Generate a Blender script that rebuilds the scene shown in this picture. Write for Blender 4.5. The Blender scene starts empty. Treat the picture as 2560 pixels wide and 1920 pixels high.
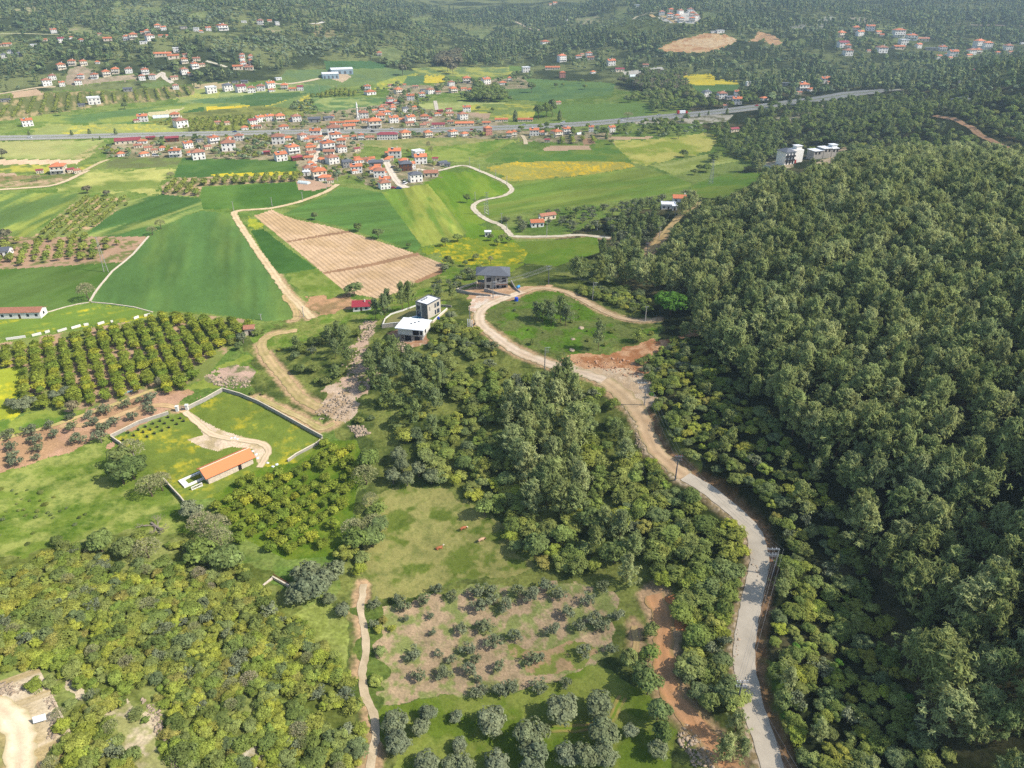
import bpy, math, random
import numpy as np
random.seed(7)
# ------------------------------------------------------------------ camera, light, exposure
PW, PH, PF = 2212.0, 1659.0, 1534.0      # pixel frame in which the photograph was measured, focal length in it
TH = math.radians(30.0)                  # pitch below the horizon
CAMZ = 140.0
C = bpy.context.scene.collection
sc = bpy.context.scene
cam = bpy.data.cameras.new('camera'); camo = bpy.data.objects.new('camera', cam); C.objects.link(camo)
camo.location = (0, 0, CAMZ); camo.rotation_euler = (math.radians(90) - TH, 0, 0)
cam.sensor_width = 36.0; cam.lens = 36.0 * PF / PW
cam.clip_start = 1.0; cam.clip_end = 20000
sc.camera = camo
SUN_EL = math.radians(44); SUN_AZ = (1.0, -0.26)     # horizontal direction towards the sun
world = bpy.data.worlds.new("World"); sc.world = world; world.use_nodes = True
wn = world.node_tree; wn.nodes.clear()
sky = wn.nodes.new('ShaderNodeTexSky'); sky.sky_type = 'NISHITA'; sky.sun_disc = False
sky.sun_elevation = SUN_EL; sky.sun_rotation = math.atan2(SUN_AZ[0], SUN_AZ[1])
sky.air_density = 1.2; sky.dust_density = 1.5
bg = wn.nodes.new('ShaderNodeBackground'); bg.inputs[1].default_value = 0.15
wo = wn.nodes.new('ShaderNodeOutputWorld')
wn.links.new(sky.outputs[0], bg.inputs[0]); wn.links.new(bg.outputs[0], wo.inputs[0])
sl = bpy.data.lights.new('sun', 'SUN'); sl.energy = 4.9; sl.angle = math.radians(0.5); sl.color = (1.0, 0.93, 0.81)
so = bpy.data.objects.new('sun', sl); C.objects.link(so)
_h = math.hypot(*SUN_AZ)
sdir = np.array([SUN_AZ[0]/_h*math.cos(SUN_EL), SUN_AZ[1]/_h*math.cos(SUN_EL), math.sin(SUN_EL)])
from mathutils import Vector, Matrix
so.rotation_euler = Vector(sdir).to_track_quat('Z', 'Y').to_euler()
so.location = (300, 0, 400)
sc.view_settings.view_transform = 'Standard'; sc.view_settings.look = 'None'
sc.view_settings.exposure = 0.45; sc.view_settings.gamma = 1
sc.view_settings.use_curve_mapping = False
sc.cycles.max_bounces = 5; sc.cycles.diffuse_bounces = 2; sc.cycles.transparent_max_bounces = 6
sc.cycles.transmission_bounces = 2; sc.cycles.glossy_bounces = 2; sc.cycles.volume_bounces = 0
sc.cycles.use_denoising = False
sc.cycles.use_adaptive_sampling = True; sc.cycles.adaptive_threshold = 0.01

# ------------------------------------------------------------------ pixel <-> world
ST, CT = math.sin(TH), math.cos(TH)
def raydir(px, py):
    dx = (np.asarray(px, float) - PW/2)/PF; dy = (PH/2 - np.asarray(py, float))/PF
    return dx, dy*ST + CT, dy*CT - ST
def proj(X, Y, Z):
    Zr = Z - CAMZ
    dep = Y*CT - Zr*ST
    up = Y*ST + Zr*CT
    dep = np.where(dep < 1, 1, dep)
    return PW/2 + PF*X/dep, PH/2 - PF*up/dep
def onplane(px, py, z):
    dx, dy, dz = raydir(px, py); t = (z - CAMZ)/dz
    return dx*t, dy*t, z
def lin(c, k=1.0):
    c = np.asarray(c, float)/255.0
    return np.where(c < .04045, c/12.92, ((c+.055)/1.055)**2.4)*k
# ------------------------------------------------------------------ noise
def _hash(ix, iy, s):
    n = (ix.astype(np.int64)*374761393 + iy.astype(np.int64)*668265263 + s*974634777) & 0x7fffffff
    n = ((n ^ (n >> 13))*1274126177) & 0x7fffffff
    return ((n ^ (n >> 16)) & 0xffffff)/float(0xffffff)
def vnoise(x, y, s=0):
    x0 = np.floor(x); y0 = np.floor(y); fx = x-x0; fy = y-y0
    fx = fx*fx*(3-2*fx); fy = fy*fy*(3-2*fy)
    a = _hash(x0, y0, s); b = _hash(x0+1, y0, s); c = _hash(x0, y0+1, s); d = _hash(x0+1, y0+1, s)
    return (a*(1-fx)+b*fx)*(1-fy) + (c*(1-fx)+d*fx)*fy
def fbm(x, y, s=0, o=4, g=0.5):
    v = 0; a = 1; t = 0
    for i in range(o):
        v = v + a*vnoise(x*2**i, y*2**i, s+i*17); t += a; a *= g
    return v/t
def sstep(a, b, x):
    t = np.clip((x-a)/(b-a), 0, 1); return t*t*(3-2*t)
# ------------------------------------------------------------------ terrain
CZ = [(0,700,0),(300,650,0),(600,600,0),(100,450,0),(500,420,0),(800,450,0),(1000,500,0),(1200,430,0),(1400,330,2),(300,300,0),(700,300,0),(1100,300,0),
 (0,260,0),(500,220,0),(900,230,0),(1300,240,3),(-500,500,0),(-500,300,0),(-600,800,0),(620,500,0),(800,600,0),(700,660,0),(960,560,0),
 (100,1000,-3),(480,1000,-3),(300,850,-1),(560,880,-1),(950,1150,-4),(1050,1240,-4),(880,1050,-3),(650,1100,-4),(1000,1400,-4),(1150,1600,-3),(900,1750,-3),(800,1450,-3),(250,1100,-2),
 (300,1300,1),(100,1450,6),(0,1659,10),(400,1659,6),(600,1450,0),(-400,1500,16),(-400,1200,4),(150,1560,8),
 (900,690,9),(870,700,8),(1080,620,9),(1200,640,10),(1050,700,11),(1200,790,12),(940,880,6),(820,900,2),(800,760,6),(720,740,3),(640,800,0),(860,640,1),(1000,590,1.5),(1130,540,1),(1300,560,4),(1400,690,11),(1380,840,12),(1440,1000,10),(1600,1130,8),(1640,1230,7),(1610,1400,4),(1640,1600,3),(1690,1750,2),(1170,700,12),
 (1200,1000,3),(1100,900,5),(1250,1150,1),(1350,1250,0),(1400,1400,-1),(1480,1550,0),(1540,1659,0),(1300,1600,-2),
 (1520,830,16),(1500,600,14),(1480,470,6),(1390,550,7),(1600,600,24),(1600,450,22),(1660,900,19),(1800,900,26),(1760,1130,12),(1860,1300,7),(2000,1300,10),(1850,1500,6),(2000,1600,9),(2212,1500,18),(2212,1200,25),(2100,900,34),(2212,700,44),(2000,600,38),(1800,520,36),
 (1700,412,30),(1850,388,38),(2000,400,43),(2212,390,47),(2500,900,46),(2500,500,55),(2500,1400,32),(2600,1900,22),
 (1700,350,5),(1780,340,6),(1850,325,8),(1600,370,2),(1540,400,2),(1450,440,3),(1250,600,9),(1280,470,2)]
CD = [(2000,330,560),(2212,350,520),(1900,300,640),(2100,275,610),(2212,320,600),(2212,270,600),(2212,200,690),(2212,150,820),(2450,300,560),(2450,200,640),(2450,130,800),(2000,230,800),
 (1500,200,960),(1650,215,900),(1800,195,930),(1934,193,930),(-500,215,950),(0,195,1020),(400,195,1060),(800,165,1180),(1100,165,1190),(1400,140,1230),(1700,150,1150),(2000,150,1120),(2300,110,1150),
 (-500,150,1060),(0,140,1110),(400,140,1130),(800,110,1380),(1100,110,1500),(1400,105,1330),(1750,115,1250),(2050,110,1270),
 (-500,90,1190),(0,90,1230),(400,95,1210),(800,70,1540),(1050,75,1800),(1250,70,1700),(1450,45,1480),(1560,85,1350),(1850,70,1480),(2150,60,1500),
 (-500,40,1400),(0,45,1420),(400,45,1450),(700,20,1800),(900,15,2200),(1020,5,2900),(1200,15,2300),(1450,10,1800),(1700,5,1950),(1900,0,2000),(2212,5,1800),(2500,20,1700),
 (0,-40,1900),(500,-40,2000),(-600,-40,1900),(1000,-60,3600),(1400,-60,2600),(1900,-60,2600),(2400,-60,2400),
 (0,-140,2700),(700,-140,3300),(-700,-140,2700),(1050,-130,4300),(1500,-140,3600),(2100,-150,3300),(2700,-150,3000)]
pts = []
for x, y, z in CZ:
    X, Y, Z = onplane(x, y, z); pts.append((float(X), float(Y), z))
for x, y, d in CD:
    dx, dy, dz = raydir(x, y); t = d/dy; pts.append((float(dx*t), d, float(CAMZ + dz*t)))
pts += [(0,-200,-3),(200,-100,20),(-200,-100,10),(350,50,50),(-350,50,6),(700,200,80),(-800,200,3),(0,20,-3),(60,60,2),(-60,50,6),(-1500,600,20),(1300,500,120)]
pts = np.array(pts); RC = 22.0
def _kern(r2): return np.sqrt(r2 + RC*RC)
_P = pts[:, :2]; _d2 = ((_P[:, None]-_P[None])**2).sum(-1)
_n = len(pts); _A = np.zeros((_n+3, _n+3)); _A[:_n, :_n] = _kern(_d2) - np.eye(_n)*4.0
_A[:_n, _n] = 1; _A[:_n, _n+1:] = _P/1000; _A[_n, :_n] = 1; _A[_n+1:, :_n] = (_P/1000).T
_w = np.linalg.solve(_A, np.concatenate([pts[:, 2], np.zeros(3)]))
def rbf(X, Y):
    sh = X.shape; X = X.ravel(); Y = Y.ravel(); out = np.empty(len(X))
    for i in range(0, len(X), 60000):
        x = X[i:i+60000]; y = Y[i:i+60000]
        r2 = (x[:, None]-_P[None, :, 0])**2 + (y[:, None]-_P[None, :, 1])**2
        out[i:i+60000] = _kern(r2) @ _w[:_n] + _w[_n] + _w[_n+1]*x/1000 + _w[_n+2]*y/1000
    return out.reshape(sh)
def height(X, Y):
    X = np.asarray(X, float); Y = np.asarray(Y, float)
    z = rbf(X, Y)
    hill = sstep(1050, 1600, np.hypot(X, Y))
    z = z + hill*22*(fbm(X/260., Y/260., 5, 3)-.5)*1.6
    nh = sstep(6, 20, z)*(1-hill)
    z = z + nh*5*(fbm(X/45., Y/45., 9, 3)-.5)
    return z
def atpx(px, py, zoff=0):
    """pixel of the photograph -> point on the terrain"""
    px = np.atleast_1d(np.asarray(px, float)); py = np.atleast_1d(np.asarray(py, float))
    dx, dy, dz = raydir(px, py)
    ts = np.concatenate([np.arange(60, 400, 4.), np.geomspace(400, 5000, 420)])
    lo = np.full(len(px), ts[0]); hi = np.full(len(px), 4800.); done = np.zeros(len(px), bool)
    X = dx[:, None]*ts; Y = dy[:, None]*ts; Z = CAMZ + dz[:, None]*ts
    below = Z < height(X, Y)
    for i in range(len(px)):
        k = np.argmax(below[i])
        if below[i, k]: hi[i] = ts[k]; lo[i] = ts[max(k-1, 0)]
    for _ in range(14):
        m = (lo+hi)/2; b = CAMZ+dz*m < height(dx*m, dy*m)
        hi = np.where(b, m, hi); lo = np.where(b, lo, m)
    m = (lo+hi)/2; X = dx*m; Y = dy*m
    return np.stack([X, Y, height(X, Y)+zoff], -1)
def T(c, r, x, y):      # coordinates measured in an enlarged tile of the photograph
    return (553*c + x/4., 414.75*r + y/4.)
def pxm(P):             # pixels (measured frame) per metre at a point
    dep = P[1]*CT - (P[2]-CAMZ)*ST
    return PF/dep

# ------------------------------------------------------------------ object helpers
def props(o, label=None, cat=None, group=None, kind=None):
    if label: o['label'] = label
    if cat: o['category'] = cat
    if group: o['group'] = group
    if kind: o['kind'] = kind
    return o
def empty(name, loc=(0,0,0), rz=0):
    o = bpy.data.objects.new(name, None); o.empty_display_size = 0.5
    o.location = loc; o.rotation_euler = (0, 0, rz); C.objects.link(o); return o
def np_mesh(name, V, F, cols=None, smooth=False, mats=()):
    me = bpy.data.meshes.new(name)
    V = np.asarray(V, np.float32).reshape(-1, 3); F = np.asarray(F, np.int32)
    k = F.shape[1]
    me.vertices.add(len(V)); me.vertices.foreach_set('co', V.ravel())
    me.loops.add(F.size); me.loops.foreach_set('vertex_index', F.ravel())
    me.polygons.add(len(F)); me.polygons.foreach_set('loop_start', np.arange(0, F.size, k, dtype=np.int32))
    me.polygons.foreach_set('loop_total', np.full(len(F), k, np.int32))
    if smooth: me.polygons.foreach_set('use_smooth', np.ones(len(F), bool))
    if cols is not None:
        a = me.color_attributes.new('col', 'FLOAT_COLOR', 'POINT')
        cc = np.ones((len(V), 4), np.float32); cc[:, :3] = cols; a.data.foreach_set('color', cc.ravel())
    for m in mats: me.materials.append(m)
    me.update(calc_edges=True); return me
class MB:
    def __init__(s): s.v = []; s.f = []
    def add(s, vs, fs):
        n = len(s.v); s.v += [tuple(v) for v in vs]; s.f += [tuple(i+n for i in f) for f in fs]; return s
    def box(s, x0, x1, y0, y1, z0, z1):
        return s.add([(x0,y0,z0),(x1,y0,z0),(x1,y1,z0),(x0,y1,z0),(x0,y0,z1),(x1,y0,z1),(x1,y1,z1),(x0,y1,z1)],
                     [(0,3,2,1),(4,5,6,7),(0,1,5,4),(1,2,6,5),(2,3,7,6),(3,0,4,7)])
    def tube(s, a, b, r0, r1=None, n=8):
        r1 = r0 if r1 is None else r1
        a = Vector(a); b = Vector(b); d = (b-a).normalized()
        u = d.cross(Vector((0,0,1)) if abs(d.z) < .9 else Vector((1,0,0))).normalized(); w = d.cross(u)
        vs = []
        for p, r in ((a, r0), (b, r1)):
            for i in range(n):
                t = 2*math.pi*i/n; vs.append(p + (u*math.cos(t) + w*math.sin(t))*r)
        fs = [(i, (i+1) % n, n+(i+1) % n, n+i) for i in range(n)] + [tuple(range(n-1, -1, -1)), tuple(range(n, 2*n))]
        return s.add(vs, fs)
    def prism(s, poly, z0, z1):     # poly list of (x,y) ccw
        n = len(poly)
        return s.add([(x,y,z0) for x,y in poly]+[(x,y,z1) for x,y in poly],
                     [tuple(range(n-1,-1,-1)), tuple(range(n,2*n))]+[(i,(i+1)%n,n+(i+1)%n,n+i) for i in range(n)])
    def mesh(s, name, m, smooth=False):
        me = bpy.data.meshes.new(name); me.from_pydata(s.v, [], s.f)
        if smooth: me.polygons.foreach_set('use_smooth', [True]*len(s.f))
        for q in (m if isinstance(m, (list, tuple)) else [m]): me.materials.append(q)
        me.update(); return me
    def obj(s, name, m, parent=None, smooth=False, loc=None, rz=None):
        o = bpy.data.objects.new(name, s.mesh(name, m, smooth)); C.objects.link(o)
        if parent: o.parent = parent
        if loc is not None: o.location = loc
        if rz is not None: o.rotation_euler = (0,0,rz)
        return o
def copy_tree(o, parent=None):
    c = o.copy(); C.objects.link(c)
    if parent: c.parent = parent
    for ch in o.children: copy_tree(ch, c)
    return c
ORD = "first second third fourth fifth sixth seventh eighth ninth tenth eleventh twelfth thirteenth fourteenth fifteenth sixteenth seventeenth eighteenth nineteenth".split()
TENS = {2:'twenty',3:'thirty',4:'forty',5:'fifty',6:'sixty',7:'seventy',8:'eighty',9:'ninety'}
TTH = {2:'twentieth',3:'thirtieth',4:'fortieth',5:'fiftieth',6:'sixtieth',7:'seventieth',8:'eightieth',9:'ninetieth'}
def ordw(n):
    if n < 20: return ORD[n-1]
    if n >= 100: return str(n)+'th'
    return TTH[n//10] if n % 10 == 0 else TENS[n//10]+'-'+ORD[n%10-1]
# ------------------------------------------------------------------ materials
def newmat(name):
    m = bpy.data.materials.new(name); m.use_nodes = True; t = m.node_tree; t.nodes.clear()
    o = t.nodes.new('ShaderNodeOutputMaterial'); return m, t, o
def solid(name, rgb, rough=0.8, var=0.12, scale=2.0, metal=0.0, spec=0.3, rnd=0.0, bump=0.0):
    """paint / plaster / metal with a little procedural mottling; rgb linear"""
    m, t, o = newmat(name); n = t.nodes; l = t.links
    b = n.new('ShaderNodeBsdfPrincipled'); b.inputs['Roughness'].default_value = rough; b.inputs['Metallic'].default_value = metal
    b.inputs['Specular IOR Level'].default_value = spec
    tc = n.new('ShaderNodeNewGeometry'); nz = n.new('ShaderNodeTexNoise'); nz.inputs['Scale'].default_value = scale; nz.inputs['Detail'].default_value = 4
    l.new(tc.outputs['Position'], nz.inputs['Vector'])
    mr = n.new('ShaderNodeMapRange'); mr.inputs['From Min'].default_value = .3; mr.inputs['From Max'].default_value = .7
    mr.inputs['To Min'].default_value = 1-var; mr.inputs['To Max'].default_value = 1+var
    l.new(nz.outputs[0], mr.inputs['Value'])
    fac = mr.outputs[0]
    if rnd:
        oi = n.new('ShaderNodeObjectInfo'); m2 = n.new('ShaderNodeMapRange'); m2.inputs['To Min'].default_value = 1-rnd; m2.inputs['To Max'].default_value = 1+rnd
        l.new(oi.outputs['Random'], m2.inputs['Value']); mm = n.new('ShaderNodeMath'); mm.operation = 'MULTIPLY'
        l.new(fac, mm.inputs[0]); l.new(m2.outputs[0], mm.inputs[1]); fac = mm.outputs[0]
    v = n.new('ShaderNodeVectorMath'); v.operation = 'SCALE'; v.inputs[0].default_value = tuple(rgb)
    l.new(fac, v.inputs['Scale']); l.new(v.outputs[0], b.inputs['Base Color'])
    if bump:
        bp = n.new('ShaderNodeBump'); bp.inputs['Strength'].default_value = bump; bp.inputs['Distance'].default_value = .1
        l.new(nz.outputs[0], bp.inputs['Height']); l.new(bp.outputs[0], b.inputs['Normal'])
    l.new(b.outputs[0], o.inputs[0]); return m
def leafmat(name, cols, trans=0.25, nscale=0.35, amp=0.35):
    """foliage: random tint from cols per tree, darker/lighter patches in the crown, light passing through"""
    m, t, o = newmat(name); n = t.nodes; l = t.links
    oi = n.new('ShaderNodeObjectInfo'); cr = n.new('ShaderNodeValToRGB'); cr.color_ramp.interpolation = 'LINEAR'
    e = cr.color_ramp.elements
    while len(e) < len(cols): e.new(0.5)
    for i, c in enumerate(cols):
        e[i].position = i/(len(cols)-1); e[i].color = (*c, 1)
    l.new(oi.outputs['Random'], cr.inputs[0])
    g = n.new('ShaderNodeNewGeometry'); nz = n.new('ShaderNodeTexNoise'); nz.inputs['Scale'].default_value = nscale; nz.inputs['Detail'].default_value = 3
    l.new(g.outputs['Position'], nz.inputs['Vector'])
    mr = n.new('ShaderNodeMapRange'); mr.inputs['From Min'].default_value = .3; mr.inputs['From Max'].default_value = .7
    mr.inputs['To Min'].default_value = 1-amp; mr.inputs['To Max'].default_value = 1+amp; l.new(nz.outputs[0], mr.inputs['Value'])
    ri = n.new('ShaderNodeMapRange'); ri.inputs['To Min'].default_value = .75; ri.inputs['To Max'].default_value = 1.25
    l.new(g.outputs['Random Per Island'], ri.inputs['Value'])
    mm = n.new('ShaderNodeMath'); mm.operation = 'MULTIPLY'; l.new(mr.outputs[0], mm.inputs[0]); l.new(ri.outputs[0], mm.inputs[1])
    v = n.new('ShaderNodeVectorMath'); v.operation = 'SCALE'; l.new(cr.outputs[0], v.inputs[0]); l.new(mm.outputs[0], v.inputs['Scale'])
    d = n.new('ShaderNodeBsdfDiffuse'); tr = n.new('ShaderNodeBsdfTranslucent'); mx = n.new('ShaderNodeMixShader')
    mx.inputs[0].default_value = trans
    hs = n.new('ShaderNodeHueSaturation'); hs.inputs['Hue'].default_value = .485; hs.inputs['Value'].default_value = 1.3; l.new(v.outputs[0], hs.inputs['Color'])
    l.new(v.outputs[0], d.inputs[0]); l.new(hs.outputs[0], tr.inputs[0])
    l.new(d.outputs[0], mx.inputs[1]); l.new(tr.outputs[0], mx.inputs[2]); l.new(mx.outputs[0], o.inputs[0]); return m
def groundmat(name, fine=1.5, amp=0.18, coarse=0.06, camp=0.12, bump=0.25, rough=0.95, stripe=None):
    """earth/grass: land-cover colour attribute times fine grain"""
    m, t, o = newmat(name); n = t.nodes; l = t.links
    at = n.new('ShaderNodeAttribute'); at.attribute_name = 'col'
    g = n.new('ShaderNodeNewGeometry')
    def noise(s, a, det=6):
        z = n.new('ShaderNodeTexNoise'); z.inputs['Scale'].default_value = s; z.inputs['Detail'].default_value = det
        l.new(g.outputs['Position'], z.inputs['Vector'])
        r = n.new('ShaderNodeMapRange'); r.inputs['From Min'].default_value = .3; r.inputs['From Max'].default_value = .7
        r.inputs['To Min'].default_value = 1-a; r.inputs['To Max'].default_value = 1+a; l.new(z.outputs[0], r.inputs['Value']); return r.outputs[0], z.outputs[0]
    a, az = noise(fine, amp); b, _ = noise(coarse, camp, 3)
    mm = n.new('ShaderNodeMath'); mm.operation = 'MULTIPLY'; l.new(a, mm.inputs[0]); l.new(b, mm.inputs[1]); fac = mm.outputs[0]
    if stripe:
        ang, per, samp = stripe[:3]
        mp = n.new('ShaderNodeMapping'); mp.inputs['Rotation'].default_value = (0, 0, -ang); l.new(g.outputs['Position'], mp.inputs['Vector'])
        wv = n.new('ShaderNodeTexWave'); wv.wave_type = 'BANDS'; wv.bands_direction = 'Y'; wv.inputs['Scale'].default_value = 0.314/per
        wv.inputs['Distortion'].default_value = 1.6; wv.inputs['Detail'].default_value = 1; wv.inputs['Detail Scale'].default_value = .3
        l.new(mp.outputs[0], wv.inputs['Vector'])
        r = n.new('ShaderNodeMapRange'); r.inputs['From Max'].default_value = stripe[3] if len(stripe) > 3 else 1
        r.inputs['To Min'].default_value = 1-samp; r.inputs['To Max'].default_value = 1+samp*.25; l.new(wv.outputs[1], r.inputs['Value'])
        m3 = n.new('ShaderNodeMath'); m3.operation = 'MULTIPLY'; l.new(fac, m3.inputs[0]); l.new(r.outputs[0], m3.inputs[1]); fac = m3.outputs[0]
    v = n.new('ShaderNodeVectorMath'); v.operation = 'SCALE'; l.new(at.outputs['Color'], v.inputs[0]); l.new(fac, v.inputs['Scale'])
    d = n.new('ShaderNodeBsdfDiffuse'); d.inputs['Roughness'].default_value = 1
    if bump:
        bp = n.new('ShaderNodeBump'); bp.inputs['Strength'].default_value = bump; bp.inputs['Distance'].default_value = .3
        l.new(az, bp.inputs['Height']); l.new(bp.outputs[0], d.inputs['Normal'])
    l.new(v.outputs[0], d.inputs[0]); l.new(d.outputs[0], o.inputs[0]); return m
# ------------------------------------------------------------------ land cover (polygons in photograph pixels, put on the terrain)
GK = 0.70
RX0, RX1, RY0, RY1 = -900, 3100, -150, 2300
def inpoly(px, py, poly):
    r = np.zeros(px.shape, bool); n = len(poly)
    for i in range(n):
        x1, y1 = poly[i]; x2, y2 = poly[(i+1) % n]
        if y1 == y2: continue
        c = ((y1 > py) != (y2 > py)) & (px < (x2-x1)*(py-y1)/(y2-y1)+x1)
        r ^= c
    return r
def raster(dst, poly, val):
    xs = [p[0] for p in poly]; ys = [p[1] for p in poly]
    x0 = max(int(min(xs))-1, RX0); x1 = min(int(max(xs))+2, RX1); y0 = max(int(min(ys))-1, RY0); y1 = min(int(max(ys))+2, RY1)
    if x1 <= x0 or y1 <= y0: return
    gx, gy = np.meshgrid(np.arange(x0, x1)+.5, np.arange(y0, y1)+.5)
    m = inpoly(gx, gy, poly); s = dst[y0-RY0:y1-RY0, x0-RX0:x1-RX0]; s[m] = val
def look(img, px, py, out=0):
    ix = np.floor(px).astype(int)-RX0; iy = np.floor(py).astype(int)-RY0
    ok = (ix >= 0) & (ix < RX1-RX0) & (iy >= 0) & (iy < RY1-RY0)
    r = np.full(px.shape, out, img.dtype); r[ok] = img[iy[ok], ix[ok]]; return r
COV = []      # dicts
def desat(c, f=.09):
    c = np.asarray(c, float).copy()
    if c[1] > c[0]*1.08: c[0] = c[0]*.8+c[1]*.2*.95; c[1] *= .97
    g = c.mean(); c = c*(1-f)+g*f
    return c*(.93 if c[1] > c[0]*1.12 else 1)
def cov(name, poly, A, B=None, ns=14, lo=.4, hi=.6, st=None, mat='crop', spk=0.0, tuft=0.0, o=3):
    COV.append(dict(name=name, poly=poly, A=lin(desat(A))*GK, B=lin(desat(B if B is not None else A))*GK, ns=ns, lo=lo, hi=hi, st=st, mat=mat, spk=spk, tuft=tuft, o=o))
G1=(96,140,72); G2=(84,128,54); G3=(74,126,52); GY=(138,158,70); YL=(214,190,40); TAN=(205,176,138); PK=(190,156,124); BR=(160,118,84); PALE=(165,168,105)
# hills and woods (painted on the one ground sheet)
cov(None, [(-900,-150),(3100,-150),(3100,250),(1500,215),(1100,165),(800,165),(560,175),(330,190),(0,200),(-900,220)], (70,86,50), (122,134,78), ns=55, lo=.4, hi=.62, mat='wild', tuft=.35)
cov(None, [(1500,215),(1700,190),(3100,170),(3100,2300),(1700,2300),(1640,1240),(1440,1000),(1390,850),(1430,700),(1330,620),(1100,560),(1300,470),(1480,430),(1640,350),(1540,290),(1500,250)], (58,70,40), (104,98,66), ns=22, lo=.52, hi=.72, mat='wild', tuft=.4)
cov(None, [(640,680),(800,640),(1050,560),(1300,560),(1420,700),(1380,840),(1640,1240),(1600,1700),(1450,1900),(700,1900),(750,1250),(820,1000),(700,930),(560,850),(500,740)], (82,104,48), (128,140,66), ns=9, lo=.35, hi=.65, mat='wild', tuft=.3)
cov(None, [(-900,1150),(0,1210),(200,1150),(420,1150),(560,1230),(760,1400),(800,1700),(800,2300),(-900,2300)], (102,118,50), (142,148,80), ns=8, lo=.4, hi=.7, mat='wild', tuft=.3)
# far fields on the plain
cov('green_field', [(-400,215),(60,262),(250,268),(380,290),(560,285),(560,215),(380,225),(150,250)], G1, GY, ns=40)
cov('flower_field', [(60,285),(110,268),(360,268),(400,275),(395,289),(300,292),(80,297)], (146,162,84), (196,184,66), ns=30, lo=.45, hi=.62)
cov('flower_field', [(445,230),(500,230),(565,226),(556,246),(445,245)], (206,184,50), (232,196,30), ns=20)
cov('straw_field', [(310,245),(398,233),(378,245),(330,254)], (196,184,138))
cov('green_field', [(380,247),(440,230),(443,245),(400,252)], (70,120,58))
cov('green_field', [(400,205),(470,192),(700,170),(735,150),(800,160),(720,190),(640,215),(560,222),(460,224),(380,222)], (98,142,84), (150,160,90), ns=45)
cov('green_field', [(700,132),(800,132),(835,140),(830,152),(705,150)], (74,124,70))
cov('green_field', [(620,152),(705,150),(840,147),(905,155),(830,180),(740,188),(650,180),(600,175)], (106,140,84), (120,150,80), ns=30)
cov('flower_strip', [(815,178),(860,165),(905,158),(880,175),(840,190),(800,196)], (150,160,70), (200,184,60), ns=12)
cov('straw_field', [(380,188),(430,180),(500,178),(500,190),(400,193)], (190,172,128))
cov('green_field', [(300,183),(370,172),(372,182),(330,190)], (120,150,80))
cov('flower_field', [(372,200),(440,190),(480,193),(470,212),(378,214)], (150,160,84), (200,186,70), ns=18)
cov('green_field', [(480,215),(560,200),(680,200),(690,215),(640,232),(560,232)], (76,122,64), (90,130,70), ns=20)
cov('meadow', [(560,232),(600,222),(670,200),(672,225),(650,245),(560,252)], (116,146,78), (196,180,60), ns=25, lo=.55, hi=.65, st=((560,250),(640,215),7,.12))
cov('green_field', [(670,212),(890,208),(905,222),(850,228),(800,238),(690,240)], (96,140,76), (150,162,92), ns=22, lo=.5, hi=.65)
cov('flower_field', [(917,163),(960,163),(960,178),(918,180)], (200,184,60), (220,190,40), ns=12)
cov('green_field', [(880,165),(916,163),(916,182),(868,184)], (92,138,84))
cov('green_field', [(890,148),(930,145),(1100,145),(1110,160),(1050,168),(900,160)], (118,150,84), (170,172,80), ns=20)
cov('straw_field', [(905,224),(1000,220),(1100,222),(1070,232),(1000,236),(910,240)], (172,178,104), (150,168,90), ns=22)
cov('green_field', [(1000,228),(1100,222),(1160,228),(1150,262),(1010,262),(1000,246)], (124,152,74), (180,176,70), ns=16)
cov('bare_plot', [(1010,243),(1060,244),(1055,258),(1018,256)], (178,152,124))
cov('green_field', [(1060,170),(1110,168),(1180,172),(1330,180),(1320,205),(1180,220),(1106,215),(1090,190)], (104,146,74), (92,138,78), ns=30)
cov('green_field', [(1200,225),(1400,222),(1410,245),(1330,260),(1230,262),(1195,240)], (106,148,68))
cov('green_field', [(1100,142),(1130,144),(1125,152),(1100,154)], (110,150,70))
cov('flower_field', [(1470,165),(1530,158),(1540,172),(1600,178),(1602,184),(1500,183)], (206,190,60), (224,196,40), ns=14)
cov('green_field', [(1490,184),(1600,182),(1590,196),(1510,198)], (92,140,72))
cov('meadow', [(1840,122),(1880,110),(1895,122),(1850,136)], (120,130,74), (96,112,60), ns=10)
cov('meadow', [(1880,52),(1930,45),(2030,66),(2025,74),(1960,72),(1900,62)], (140,150,92))
cov('meadow', [(1990,130),(2060,125),(2180,118),(2190,135),(2100,140),(2000,144)], (140,158,70), (110,140,60), ns=16)
cov('meadow', [(2090,92),(2130,84),(2140,92),(2100,100)], (150,160,80))
cov('orchard_ground', [(20,205),(70,200),(240,196),(420,185),(420,205),(330,220),(240,226),(150,240),(0,262),(-200,262),(-200,215)], (110,118,62), (176,156,108), st=((60,240),(75,205),9,.0), ns=12, lo=.5, hi=.7)
cov('bare_plot', [(25,197),(80,193),(95,205),(30,212)], (196,166,132))
cov('orchard_ground', [(560,228),(690,240),(640,250),(560,256),(400,262),(330,256),(330,250)], (104,116,58), (136,140,70), ns=15)
cov('orchard_ground', [(300,262),(560,252),(580,262),(560,284),(400,288),(380,272)], (110,122,56), (140,146,70), ns=15)
cov('village_ground', [(560,262),(720,240),(830,225),(850,185),(900,185),(1130,165),(1150,190),(900,205),(900,232),(1000,245),(1106,268),(1106,280),(1330,285),(1330,312),(1106,305),(1100,300),(860,305),(790,310),(760,345),(960,355),(960,380),(870,412),(810,405),(760,370),(720,395),(660,405),(640,385),(655,340),(600,345),(500,345),(400,345),(250,340),(220,320),(300,293),(553,288)], (128,126,86), (168,152,120), ns=9, mat='wild', tuft=.25)
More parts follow.
